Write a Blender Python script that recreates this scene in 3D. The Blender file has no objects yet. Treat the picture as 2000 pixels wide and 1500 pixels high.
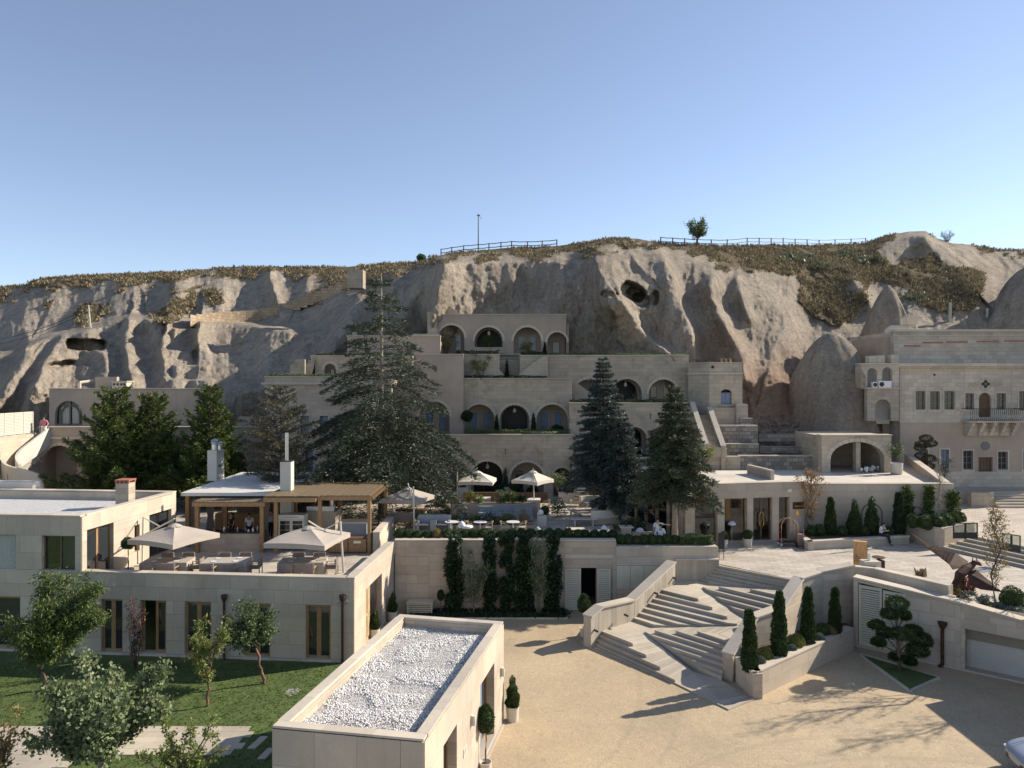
import bpy, math, random
import numpy as np
from mathutils import Vector, noise
from mathutils.geometry import tessellate_polygon
R = math.radians
random.seed(7); rng = np.random.default_rng(11)
S = bpy.context.scene
COL = S.collection
# ------------------------------------------------------------------ camera, sky, sun, exposure
HC = 12.0; FPX = 1440.0; HZ = 745.0
cam_d = bpy.data.cameras.new('camera'); cam = bpy.data.objects.new('camera', cam_d); COL.objects.link(cam)
cam.location = (0, 0, HC); cam.rotation_euler = (R(90), 0, 0)
cam_d.sensor_width = 36; cam_d.lens = 36 * FPX / 2000; cam_d.shift_y = -5 / 2000
cam_d.clip_start = 0.3; cam_d.clip_end = 3000
S.camera = cam
SUN_AZ, SUN_EL = 21.5, 30.5          # azimuth measured from +X towards +Y
w = bpy.data.worlds.new('World'); S.world = w; w.use_nodes = True
nt = w.node_tree; bg = nt.nodes['Background']
sky = nt.nodes.new('ShaderNodeTexSky'); sky.sky_type = 'NISHITA'; sky.sun_disc = False
sky.sun_elevation = R(SUN_EL); sky.sun_rotation = R(90 - SUN_AZ)
sky.air_density = 1.0; sky.dust_density = 0.1; sky.ozone_density = 3.2; sky.altitude = 1100
hs = nt.nodes.new('ShaderNodeHueSaturation'); hs.inputs['Saturation'].default_value = .80; hs.inputs['Hue'].default_value = .503; nt.links.new(sky.outputs[0], hs.inputs['Color']); nt.links.new(hs.outputs[0], bg.inputs[0]); bg.inputs[1].default_value = 0.110
sd = bpy.data.lights.new('sun', 'SUN'); sd.energy = 4.7; sd.angle = R(0.5); sd.color = (1.0, 0.905, 0.765)
sun = bpy.data.objects.new('sun', sd); COL.objects.link(sun)
sv = Vector((math.cos(R(SUN_EL)) * math.cos(R(SUN_AZ)), math.cos(R(SUN_EL)) * math.sin(R(SUN_AZ)), math.sin(R(SUN_EL))))
sun.rotation_euler = sv.to_track_quat('Z', 'Y').to_euler(); sun.location = (30, 20, 40)
S.view_settings.view_transform = 'Standard'; S.view_settings.look = 'None'
S.view_settings.exposure = 0.68; S.view_settings.gamma = 1.0
S.render.engine = 'CYCLES'
S.cycles.max_bounces = 5; S.cycles.diffuse_bounces = 3; S.cycles.glossy_bounces = 3; S.cycles.transparent_max_bounces = 6
S.cycles.use_denoising = True
# ------------------------------------------------------------------ helpers
def U(px, py, z):
 Y = (HC - z) * FPX / (py - HZ); return Vector(((px - 1000) / FPX * Y, Y, z))
def W(px, py, Y):
 return Vector(((px - 1000) / FPX * Y, Y, HC - (py - HZ) / FPX * Y))
def ZAT(py, Y): return HC - (py - HZ) / FPX * Y
def XAT(px, Y): return (px - 1000) / FPX * Y
def tag(o, label=None, cat=None, group=None, kind=None):
 if label: o['label'] = label
 if cat: o['category'] = cat
 if group: o['group'] = group
 if kind: o['kind'] = kind
 return o
def link(name, me, mat, parent=None):
 o = bpy.data.objects.new(name, me); COL.objects.link(o)
 if mat is not None and not me.materials: me.materials.append(mat)
 if parent is not None: o.parent = parent
 return o
def empty(name, loc=(0, 0, 0), label=None, cat=None, group=None, rz=0):
 o = bpy.data.objects.new(name, None); COL.objects.link(o); o.location = loc; o.rotation_euler = (0, 0, rz)
 o.empty_display_size = .2
 return tag(o, label, cat, group)
def children(o): return [c for c in COL.objects if c.parent == o]
def copy_tree(o, loc=None, rz=None, sc=None, label=None, group=None, kids=None):
 c = o.copy(); COL.objects.link(c)
 if loc is not None: c.location = loc
 if rz is not None: c.rotation_euler = (0, 0, rz)
 if sc is not None: c.scale = (sc, sc, sc) if not hasattr(sc, '__len__') else sc
 if label: c['label'] = label
 if group: c['group'] = group
 for ch in (kids if kids is not None else list(o.children)):
  d = ch.copy(); COL.objects.link(d); d.parent = c
  for g in list(ch.children):
   e = g.copy(); COL.objects.link(e); e.parent = d
 return c
def fast_mesh(name, V, Fc):
 me = bpy.data.meshes.new(name)
 V = np.asarray(V, dtype=np.float32); Fc = np.asarray(Fc, dtype=np.int32)
 n, k = Fc.shape
 me.vertices.add(len(V)); me.vertices.foreach_set('co', V.ravel())
 me.loops.add(n * k); me.loops.foreach_set('vertex_index', Fc.ravel())
 me.polygons.add(n); me.polygons.foreach_set('loop_start', np.arange(0, n * k, k, dtype=np.int32))
 me.polygons.foreach_set('loop_total', np.full(n, k, dtype=np.int32))
 me.update(calc_edges=True)
 return me
def shade(me, smooth=True):
 me.polygons.foreach_set('use_smooth', [smooth] * len(me.polygons))
class MB:
 def __init__(s): s.v = []; s.f = []
 def add(s, vs, fs):
  b = len(s.v); s.v += [tuple(v) for v in vs]; s.f += [tuple(i + b for i in f) for f in fs]; return s
 def box(s, x0, x1, y0, y1, z0, z1):
  return s.add([(x0,y0,z0),(x1,y0,z0),(x1,y1,z0),(x0,y1,z0),(x0,y0,z1),(x1,y0,z1),(x1,y1,z1),(x0,y1,z1)],
                     [(0,3,2,1),(4,5,6,7),(0,1,5,4),(1,2,6,5),(2,3,7,6),(3,0,4,7)])
 def prism(s, poly, z0, z1):
  """poly list of (x,y) or (x,y,ztop); counterclockwise or not"""
  n = len(poly); a = sum(poly[i][0]*poly[(i+1)%n][1]-poly[(i+1)%n][0]*poly[i][1] for i in range(n))
  if a < 0: poly = list(reversed(poly))
  lo = [(p[0], p[1], z0) for p in poly]; hi = [(p[0], p[1], p[2] if len(p) > 2 else z1) for p in poly]
  return s.add(lo + hi, [tuple(range(n-1,-1,-1)), tuple(range(n,2*n))] + [(i,(i+1)%n,n+(i+1)%n,n+i) for i in range(n)])
 def tube(s, pts, rad, seg=6, cap=True):
  pts = [Vector(p) for p in pts]; n = len(pts)
  if not hasattr(rad, '__len__'): rad = [rad] * n
  rings = []
  up = Vector((0,0,1))
  for i, p in enumerate(pts):
   d = (pts[min(i+1,n-1)] - pts[max(i-1,0)]).normalized()
   a = d.cross(up)
   if a.length < 1e-3: a = d.cross(Vector((1,0,0)))
   a.normalize(); b = d.cross(a).normalized()
   rings.append([p + (a*math.cos(t) + b*math.sin(t))*rad[i] for t in [2*math.pi*k/seg for k in range(seg)]])
  vs = [v for r in rings for v in r]; fs = []
  for i in range(n-1):
   for k in range(seg):
    k2 = (k+1)%seg; fs.append((i*seg+k, (i+1)*seg+k, (i+1)*seg+k2, i*seg+k2))
  if cap: fs.append(tuple(range(seg))); fs.append(tuple((n-1)*seg+k for k in range(seg-1,-1,-1)))
  return s.add(vs, fs)
 def lathe(s, prof, c=(0,0,0), seg=16):
  vs = []; fs = []; n = len(prof)
  for r, z in prof:
   for k in range(seg):
    t = 2*math.pi*k/seg; vs.append((c[0]+r*math.cos(t), c[1]+r*math.sin(t), c[2]+z))
  for i in range(n-1):
   for k in range(seg):
    k2=(k+1)%seg; fs.append((i*seg+k, i*seg+k2, (i+1)*seg+k2, (i+1)*seg+k))
  fs.append(tuple(range(seg-1,-1,-1))); fs.append(tuple((n-1)*seg+k for k in range(seg)))
  return s.add(vs, fs)
 def build(s, name, mat, parent=None, smooth=False):
  me = bpy.data.meshes.new(name); me.from_pydata(s.v, [], s.f); me.update()
  if smooth: shade(me)
  return link(name, me, mat, parent)
class Plane:
 """vertical working plane: O on the plan, unit direction along; outward normal n on the viewer's side"""
 def __init__(s, O, ux):
  s.O = Vector((O[0], O[1])); s.ux = Vector((ux[0], ux[1])).normalized(); s.n = Vector((s.ux.y, -s.ux.x))
 def P(s, u, n, z):
  q = s.O + s.ux*u + s.n*n; return Vector((q.x, q.y, z))
 def box(s, mb, u0, u1, n0, n1, z0, z1):
  vs = [s.P(u0,n1,z0),s.P(u1,n1,z0),s.P(u1,n0,z0),s.P(u0,n0,z0),s.P(u0,n1,z1),s.P(u1,n1,z1),s.P(u1,n0,z1),s.P(u0,n0,z1)]
  return mb.add(vs, [(0,3,2,1),(4,5,6,7),(0,1,5,4),(1,2,6,5),(2,3,7,6),(3,0,4,7)])
def front(Y): return Plane((0, Y), (1, 0))
def rect(u0,u1,z0,z1): return [(u0,z0),(u1,z0),(u1,z1),(u0,z1)]
def arch(u0,u1,z0,z1,seg=14,rise=None):
 w = (u1-u0)/2; c = (u0+u1)/2; rise = min(w, z1-z0) if rise is None else rise; zs = z1 - rise
 return [(u0,z0),(u1,z0)] + [(c+w*math.cos(math.pi*k/seg), zs+rise*math.sin(math.pi*k/seg)) for k in range(seg+1)]
def wall(name, mat, parent, pl, u0, u1, z0, z1, thick=.4, holes=(), outer=None):
 if outer is None and all(len(h)==4 for h in holes):
  us = sorted({u0,u1}|{p[0] for h in holes for p in h}); zs = sorted({z0,z1}|{p[1] for h in holes for p in h}); m = MB(); ix = {}
  us = [u for u in us if u0<=u<=u1]; zs = [z for z in zs if z0<=z<=z1]; solid = set()
  for i in range(len(us)-1):
   for j in range(len(zs)-1):
    c = ((us[i]+us[i+1])/2,(zs[j]+zs[j+1])/2)
    if not any(h[0][0]<c[0]<h[1][0] and h[0][1]<c[1]<h[2][1] for h in holes): solid.add((i,j))
  def V(i,j,b):
   if (i,j,b) not in ix: ix[i,j,b] = len(m.v); m.v.append(tuple(pl.P(us[i],-thick*b,zs[j])))
   return ix[i,j,b]
  for i,j in solid:
   a,b,c,d = (i,j),(i+1,j),(i+1,j+1),(i,j+1); m.f.append(tuple(V(*q,0) for q in (a,b,c,d))); m.f.append(tuple(V(*q,1) for q in (d,c,b,a)))
   for p,q,nb in ((a,b,(i,j-1)),(b,c,(i+1,j)),(c,d,(i,j+1)),(d,a,(i-1,j))):
    if nb not in solid: m.f.append((V(*p,0),V(*p,1),V(*q,1),V(*q,0)))
  return m.build(name, mat, parent)
 outer = outer or rect(u0,u1,z0,z1)
 loops = [outer] + [list(h) for h in holes]
 def area(l): return sum(l[i][0]*l[(i+1)%len(l)][1]-l[(i+1)%len(l)][0]*l[i][1] for i in range(len(l)))
 if area(loops[0]) < 0: loops[0].reverse()
 for i in range(1, len(loops)):
  if area(loops[i]) > 0: loops[i] = list(reversed(loops[i]))
  # remove duplicated points
 loops = [[p for i,p in enumerate(l) if (abs(p[0]-l[i-1][0])+abs(p[1]-l[i-1][1]))>1e-5] for l in loops]
 flat = [p for l in loops for p in l]; N = len(flat)
 tris = tessellate_polygon([[Vector((p[0],p[1],0)) for p in l] for l in loops])
 vs = [pl.P(p[0],0,p[1]) for p in flat] + [pl.P(p[0],-thick,p[1]) for p in flat]
 fs = []
 for t in tris:
  a,b,c = t
  ar = (flat[b][0]-flat[a][0])*(flat[c][1]-flat[a][1])-(flat[c][0]-flat[a][0])*(flat[b][1]-flat[a][1])
  if ar < 0: a,b,c = a,c,b
  fs.append((a,b,c)); fs.append((a+N,c+N,b+N))
 k = 0
 for l in loops:
  m = len(l)
  for i in range(m):
   i2 = (i+1)%m; fs.append((k+i, k+i+N, k+i2+N, k+i2))
  k += m
 mb = MB(); mb.add(vs, fs)
 return mb.build(name, mat, parent)
def clad(name, mat, parent, pl, u0, u1, z0, z1, ch, cw, holes=(), t=.02, gap=.008, jit=.003, maxn=300, rows=None):
 """stone panels in courses, each panel an object; holes = (u0,u1,z0,z1)"""
 zs = sorted(set([z0, z1] + [h[2] for h in holes if z0<h[2]<z1] + [h[3] for h in holes if z0<h[3]<z1]))
 bands = []
 for a, b in zip(zs, zs[1:]):
  k = max(1, round((b-a)/ch)); bands += [(a+(b-a)*i/k, a+(b-a)*(i+1)/k) for i in range(k)]
 cache = {}; n = 0; rest = MB()
 for ri, (a, b) in enumerate(reversed(bands)):
  segs = [(u0, u1)]
  for h in holes:
   if h[2] < b-1e-3 and h[3] > a+1e-3:
    ns = []
    for (p, q) in segs:
     if h[1] <= p or h[0] >= q: ns.append((p, q)); continue
     if h[0] > p: ns.append((p, h[0]))
     if h[1] < q: ns.append((h[1], q))
    segs = ns
  for (p, q) in segs:
   off = (ri % 2) * cw * .5
   cuts = [p]; x = u0 + off - cw
   while x < q:
    if x > p + .15 and x < q - .15: cuts.append(x)
    x += cw
   cuts.append(q)
   for c0, c1 in zip(cuts, cuts[1:]):
    wd, hh = round(c1-c0-gap, 3), round(b-a-gap, 3)
    o_n = random.uniform(0, jit)
    if n >= maxn:
     pl.box(rest, c0+gap/2, c1-gap/2, 0, t+o_n, a+gap/2, b-gap/2); continue
    key = (wd, hh)
    if key not in cache:
     m = MB(); m.box(0, wd, 0, t, 0, hh); me = bpy.data.meshes.new(name); me.from_pydata(m.v, [], m.f)
     me.materials.append(mat); cache[key] = me
    o = link(name, cache[key], None, parent); P = pl.P(c0+gap/2, t+o_n, a+gap/2)
    o.location = P; o.rotation_euler = (0,0,math.atan2(pl.ux.y, pl.ux.x)); n += 1
 if rest.v: tag(rest.build(name, mat, parent), kind='stuff')
# ------------------------------------------------------------------ materials
def newmat(name):
 m = bpy.data.materials.new(name); m.use_nodes = True; return m, m.node_tree, m.node_tree.nodes['Principled BSDF']
def nd(nt, t, **kw):
 n = nt.nodes.new(t)
 for k, v in kw.items(): setattr(n, k, v)
 return n
def ramp(nt, fac, c0, c1, p0=0.3, p1=0.7):
 r = nd(nt, 'ShaderNodeValToRGB'); r.color_ramp.elements[0].position = p0; r.color_ramp.elements[1].position = p1
 r.color_ramp.elements[0].color = (*c0, 1) if len(c0)==3 else c0; r.color_ramp.elements[1].color = (*c1, 1) if len(c1)==3 else c1
 nt.links.new(fac, r.inputs[0]); return r.outputs[0]
def mix(nt, fac, a, b, bt='MIX'):
 m = nd(nt, 'ShaderNodeMix', data_type='RGBA', blend_type=bt)
 for s, v in ((m.inputs[0], fac), (m.inputs[6], a), (m.inputs[7], b)):
  if hasattr(v, 'links') or hasattr(v, 'is_linked'): nt.links.new(v, s)
  else: s.default_value = v if not isinstance(v, tuple) else ((*v, 1) if len(v)==3 else v)
 return m.outputs[2]
def noise_t(nt, vec, scale, detail=4, rough=.55):
 n = nd(nt, 'ShaderNodeTexNoise'); n.inputs['Scale'].default_value = scale; n.inputs['Detail'].default_value = detail
 n.inputs['Roughness'].default_value = rough
 if vec is not None: nt.links.new(vec, n.inputs['Vector'])
 return n.outputs[0]
def bump(nt, bs, h, strength=.3, dist=.05, prev=None):
 b = nd(nt, 'ShaderNodeBump'); b.inputs['Strength'].default_value = strength; b.inputs['Distance'].default_value = dist
 nt.links.new(h, b.inputs['Height'])
 if prev is not None: nt.links.new(prev, b.inputs['Normal'])
 nt.links.new(b.outputs[0], bs.inputs['Normal']); return b.outputs[0]
def plain(name, col, rough=.6, metal=0, var=0.0, scale=3, bumpy=0, spec=None):
 m, nt, bs = newmat(name); bs.inputs['Roughness'].default_value = rough; bs.inputs['Metallic'].default_value = metal
 if spec is not None: bs.inputs['Specular IOR Level'].default_value = spec
 if var:
  g = nd(nt, 'ShaderNodeNewGeometry'); n = noise_t(nt, g.outputs['Position'], scale)
  c = ramp(nt, n, tuple(x*(1-var) for x in col), tuple(min(1, x*(1+var)) for x in col))
  nt.links.new(c, bs.inputs['Base Color'])
  if bumpy: bump(nt, bs, noise_t(nt, g.outputs['Position'], scale*8), bumpy, .02)
 else: bs.inputs['Base Color'].default_value = (*col, 1)
 return m
def stone(name, col, course=.3, width=.6, mortar=.75, stain=.35, var=.12, stain_col=(.20,.14,.085), bmp=.25, joint=.008, streak=.25, tint=.5):
 m, nt, bs = newmat(name); bs.inputs['Roughness'].default_value = .82; bs.inputs['Specular IOR Level'].default_value = .25
 g = nd(nt, 'ShaderNodeNewGeometry'); P = g.outputs['Position']
 cr = nd(nt, 'ShaderNodeVectorMath', operation='CROSS_PRODUCT'); nt.links.new(g.outputs['True Normal'], cr.inputs[0]); cr.inputs[1].default_value = (0,0,1)
 nm = nd(nt, 'ShaderNodeVectorMath', operation='NORMALIZE'); nt.links.new(cr.outputs[0], nm.inputs[0])
 dt = nd(nt, 'ShaderNodeVectorMath', operation='DOT_PRODUCT'); nt.links.new(P, dt.inputs[0]); nt.links.new(nm.outputs[0], dt.inputs[1])
 sx = nd(nt, 'ShaderNodeSeparateXYZ'); nt.links.new(P, sx.inputs[0])
 cb = nd(nt, 'ShaderNodeCombineXYZ'); nt.links.new(dt.outputs['Value'], cb.inputs[0]); nt.links.new(sx.outputs[2], cb.inputs[1])
 br = nd(nt, 'ShaderNodeTexBrick'); nt.links.new(cb.outputs[0], br.inputs['Vector']); br.inputs['Scale'].default_value = 1
 br.inputs['Mortar Size'].default_value = joint; br.inputs['Mortar Smooth'].default_value = .3
 br.inputs['Brick Width'].default_value = width; br.inputs['Row Height'].default_value = course
 br.inputs['Bias'].default_value = 0
 br.inputs['Color1'].default_value = (*[c*(1-var) for c in col], 1)
 br.inputs['Color2'].default_value = (*[min(1, c*(1+var)) for c in col], 1)
 br.inputs['Mortar'].default_value = (*[c*mortar for c in col], 1)
 sn = nd(nt, 'ShaderNodeSeparateXYZ'); nt.links.new(g.outputs['True Normal'], sn.inputs[0])
 up = nd(nt, 'ShaderNodeMath', operation='GREATER_THAN'); nt.links.new(sn.outputs[2], up.inputs[0]); up.inputs[1].default_value = .5
 c = mix(nt, up.outputs[0], br.outputs[0], tuple(col))
 # large tonal patches, brown stains, vertical streaks
 n1 = noise_t(nt, P, .35, 5, .6)
 c = mix(nt, 1.0, c, ramp(nt, n1, (.80,.80,.82), (1.12,1.10,1.05), .3, .72), 'MULTIPLY')
 n2 = noise_t(nt, P, .8, 6, .68)
 st = nd(nt, 'ShaderNodeMapRange'); nt.links.new(n2, st.inputs[0]); st.inputs[1].default_value = .55; st.inputs[2].default_value = .72; st.inputs[4].default_value = stain
 c = mix(nt, st.outputs[0], c, stain_col)
 mp = nd(nt, 'ShaderNodeMapping'); nt.links.new(P, mp.inputs[0]); mp.inputs['Scale'].default_value = (3.5,3.5,.22)
 n3 = noise_t(nt, mp.outputs[0], 1.0, 4, .6)
 ms = nd(nt, 'ShaderNodeMapRange'); nt.links.new(n3, ms.inputs[0]); ms.inputs[1].default_value = .55; ms.inputs[2].default_value = .78; ms.inputs[4].default_value = streak
 c = mix(nt, ms.outputs[0], c, tuple(x*.5 for x in col))
 n4 = noise_t(nt, P, 26, 4, .7)
 c = mix(nt, 1.0, c, ramp(nt, n4, (.86,.86,.86), (1.08,1.08,1.08), .25, .75), 'MULTIPLY')
 if tint:
  oi = nd(nt, 'ShaderNodeObjectInfo'); mr = nd(nt, 'ShaderNodeMapRange'); nt.links.new(oi.outputs['Random'], mr.inputs[0])
  mr.inputs[3].default_value = 1-.16*tint; mr.inputs[4].default_value = 1+.12*tint
  cbb = nd(nt, 'ShaderNodeCombineXYZ')
  for i in range(3): nt.links.new(mr.outputs[0], cbb.inputs[i])
  c = mix(nt, 1.0, c, cbb.outputs[0], 'MULTIPLY')
 nt.links.new(c, bs.inputs['Base Color'])
 b1 = bump(nt, bs, n4, bmp*.6, .01)
 inv = nd(nt, 'ShaderNodeMath', operation='SUBTRACT'); inv.inputs[0].default_value = 1; nt.links.new(br.outputs['Fac'], inv.inputs[1])
 bump(nt, bs, inv.outputs[0], bmp, .012, b1)
 return m
def foliage(name, c0, c1, c2=None, trans=.15, rough=.55):
 m, nt, bs = newmat(name); bs.inputs['Roughness'].default_value = rough; bs.inputs['Specular IOR Level'].default_value = .3
 g = nd(nt, 'ShaderNodeNewGeometry')
 c = mix(nt, g.outputs['Random Per Island'], c0, c1)
 if c2:
  n = noise_t(nt, g.outputs['Position'], 1.6, 3)
  mr = nd(nt, 'ShaderNodeMapRange'); nt.links.new(n, mr.inputs[0]); mr.inputs[1].default_value = .5; mr.inputs[2].default_value = .66; mr.inputs[4].default_value = .75
  c = mix(nt, mr.outputs[0], c, c2)
 nt.links.new(c, bs.inputs['Base Color'])
 if trans:
  t = nd(nt, 'ShaderNodeBsdfTranslucent'); nt.links.new(c, t.inputs[0]); ms = nd(nt, 'ShaderNodeMixShader'); ms.inputs[0].default_value = trans
  out = nt.nodes['Material Output']; nt.links.new(bs.outputs[0], ms.inputs[1]); nt.links.new(t.outputs[0], ms.inputs[2]); nt.links.new(ms.outputs[0], out.inputs[0])
 return m
def wood(name, col, scale=6, axis=(1,1,.15)):
 m, nt, bs = newmat(name); bs.inputs['Roughness'].default_value = .55
 g = nd(nt, 'ShaderNodeNewGeometry'); mp = nd(nt, 'ShaderNodeMapping'); nt.links.new(g.outputs['Position'], mp.inputs[0]); mp.inputs['Scale'].default_value = axis
 n = noise_t(nt, mp.outputs[0], scale*4, 5, .6); c = ramp(nt, n, tuple(x*.6 for x in col), tuple(x*1.2 for x in col))
 nt.links.new(c, bs.inputs['Base Color']); bump(nt, bs, n, .15, .01); return m
M = {}
M['lime'] = stone('limestone_cladding', (.54,.455,.355), .3, .9, stain=.2, bmp=.2)
M['lime_panel'] = stone('limestone_panel', (.56,.475,.375), 50, 50, mortar=1, stain=.22, var=0, bmp=.3, joint=0, tint=.6)
M['cut'] = stone('cut_limestone', (.44,.375,.29), .3, .75, stain=.45, bmp=.4, mortar=.7)
M['court'] = stone('old_limestone_masonry', (.49,.415,.32), .32, .8, stain=.6, bmp=.4, mortar=.72, joint=.01, var=.09)
M['plaster'] = stone('sand_plaster', (.46,.375,.30), 50, 50, stain=.15, var=0, mortar=1, joint=0)
M['white_stone'] = stone('pale_ashlar', (.54,.47,.385), .33, .7, stain=.3, bmp=.4, mortar=.72, joint=.012, streak=.15)
M['rubble'] = stone('rubble_masonry', (.34,.30,.25), .3, .45, stain=.35, var=.3, bmp=.9, mortar=.5, joint=.02)
M['coping'] = stone('coping_stone', (.58,.51,.415), 50, 50, mortar=1, stain=.1, var=0, bmp=.2, joint=0, tint=.8)
M['concrete'] = stone('board_marked_stone', (.47,.415,.33), 50, .28, mortar=.7, stain=.25, var=.16, bmp=.3, joint=.006, tint=.8)
M['step'] = stone('travertine_step', (.50,.44,.35), 50, 50, mortar=1, stain=.2, var=0, bmp=.3, joint=0, tint=1.0)
M['render'] = stone('white_render', (.62,.59,.52), 50, 50, mortar=1, stain=.05, var=0, bmp=.1, joint=0, streak=.12)
M['membrane'] = plain('white_roof_membrane', (.66,.63,.57), .5, var=.06, scale=.8)
M['deckroof'] = stone('pale_roof_paving', (.66,.60,.51), 50, 50, stain=.2, var=0, mortar=1, joint=0)
M['wood'] = wood('oiled_timber', (.36,.21,.095))
M['wood_dark'] = wood('dark_timber', (.15,.085,.045))
M['wood_pale'] = wood('pale_oak', (.50,.36,.20))
M['reed'] = wood('reed_roof', (.20,.145,.085), 5, (.3,3,1)); M['orange_wood'] = wood('orange_wood', (.62,.34,.13))
M['tan_block'] = stone('tan_block_masonry', (.40,.31,.21), .3, .5, stain=.4, var=.2, bmp=.6, mortar=.6, joint=.02)
M['bedsoil'] = stone('gravelly_bed', (.30,.26,.20), 50, 50, mortar=1, stain=.3, var=0, joint=0)
M['rust'] = plain('rusted_steel', (.075,.036,.023), .75, .3, .45, 5, .3)
M['copper'] = plain('copper_tube', (.62,.34,.22), .3, .9)
M['brass'] = plain('brass', (.75,.45,.16), .3, .9)
M['white_metal'] = plain('cream_painted_metal', (.62,.59,.50), .45, var=.04)
M['louvre'] = plain('cream_louvre_paint', (.56,.52,.39), .5, var=.05)
M['dark_metal'] = plain('black_metal', (.02,.02,.022), .45)
M['steel'] = plain('stainless_steel', (.6,.6,.6), .28, .9)
M['glass'] = plain('dark_window_glass', (.028,.032,.035), .04, spec=.8)
M['curtain'] = plain('grey_curtain', (.22,.24,.27), .8, var=.2, scale=14)
M['curtain_pale'] = plain('pale_curtain', (.42,.43,.38), .8, var=.12, scale=14)
M['blind'] = plain('blue_grey_curtain', (.20,.26,.36), .7, var=.15, scale=12)
M['frame_grey'] = plain('grey_window_frame', (.17,.165,.15), .55)
M['fabric'] = plain('taupe_canopy_canvas', (.42,.36,.30), .85, var=.05, scale=2)
M['fabric_white'] = plain('ecru_canopy_canvas', (.60,.54,.45), .85, var=.05, scale=2)
M['cloth'] = plain('ecru_tablecloth', (.40,.355,.30), .9, var=.05)
M['cushion'] = plain('taupe_cushion', (.24,.19,.165), .9, var=.1)
M['cushion_grey'] = plain('grey_cushion', (.27,.28,.29), .9, var=.1)
M['white'] = plain('white_china', (.75,.73,.70), .35)
M['pot'] = plain('cream_pot', (.58,.52,.43), .6, var=.06, scale=5)
M['terracotta'] = plain('terracotta', (.36,.13,.085), .8, var=.15, scale=8)
M['bark'] = plain('grey_brown_bark', (.13,.10,.075), .9, var=.35, scale=9, bumpy=.5)
M['bark_pale'] = plain('pale_bark', (.30,.25,.20), .9, var=.3, scale=9, bumpy=.5)
M['bark_red'] = plain('red_brown_bark', (.19,.10,.07), .9, var=.35, scale=9, bumpy=.5)
M['dusty'] = None
M['soil'] = plain('planting_soil', (.07,.05,.035), .95, var=.3, scale=6)
M['skin'] = plain('skin', (.45,.27,.19), .6)
M['hair'] = plain('dark_hair', (.02,.015,.012), .6)
M['pink'] = plain('pink_shirt', (.55,.20,.24), .85)
M['white_shirt'] = plain('white_shirt', (.72,.72,.74), .85)
M['navy'] = plain('navy_cloth', (.018,.022,.04), .85)
M['tan'] = plain('tan_cloth', (.42,.30,.17), .85)
M['black_cloth'] = plain('black_cloth', (.015,.015,.018), .85)
M['car'] = plain('silver_blue_car_paint', (.36,.39,.44), .25, .3)
M['rubber'] = plain('black_rubber', (.02,.02,.02), .7)
M['red_leaf'] = foliage('red_leaves', (.20,.02,.02), (.34,.05,.04))
M['spruce'] = foliage('blue_spruce_needles', (.046,.062,.054), (.10,.125,.108), (.115,.10,.07), .08)
M['spruce2'] = foliage('green_spruce_needles', (.045,.062,.036), (.10,.125,.07), (.13,.095,.05), .08)
M['cedar'] = foliage('cedar_needles', (.045,.056,.036), (.10,.12,.075), None, .08)
M['pine'] = foliage('pine_needles', (.06,.085,.022), (.15,.185,.05), (.04,.06,.02), .2)
M['brown_pine'] = foliage('dry_pine_needles', (.065,.065,.038), (.13,.125,.07), (.16,.105,.05), .08)
M['box'] = foliage('box_leaves', (.035,.06,.018), (.085,.125,.04), None, .15)
M['box_yellow'] = foliage('yellow_box_leaves', (.14,.15,.03), (.24,.24,.06), None, .15)
M['cypress'] = foliage('cypress_sprays', (.028,.052,.018), (.07,.11,.035), None, .12)
M['ivy'] = foliage('dark_climber_leaves', (.018,.036,.016), (.045,.075,.03), None, .12)
M['leaf_a'] = foliage('plane_leaves', (.12,.155,.065), (.28,.32,.16), None, .25)
M['leaf_b'] = foliage('peach_leaves', (.055,.085,.022), (.15,.19,.05), None, .2)
M['leaf_c'] = foliage('olive_green_leaves', (.07,.105,.04), (.17,.22,.10), None, .25)
M['leaf_y'] = foliage('yellow_green_leaves', (.14,.19,.04), (.26,.30,.09), (.28,.18,.07), .3)
M['purple'] = foliage('purple_leaves', (.045,.022,.025), (.10,.05,.055), None, .2)
M['autumn'] = foliage('dry_orange_leaves', (.20,.12,.05), (.36,.22,.10), None, .25)
M['autumn_g'] = foliage('yellowing_leaves', (.16,.14,.05), (.30,.24,.09), (.30,.17,.07), .25)
M['silver'] = foliage('silver_shrub_leaves', (.13,.16,.13), (.25,.28,.23), None, .15)
M['ochre'] = foliage('ochre_shrub_leaves', (.22,.16,.06), (.34,.24,.10), None, .15)
M['dry'] = foliage('dry_grass', (.18,.14,.08), (.40,.32,.19), (.09,.075,.045), .08, .9)
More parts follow.
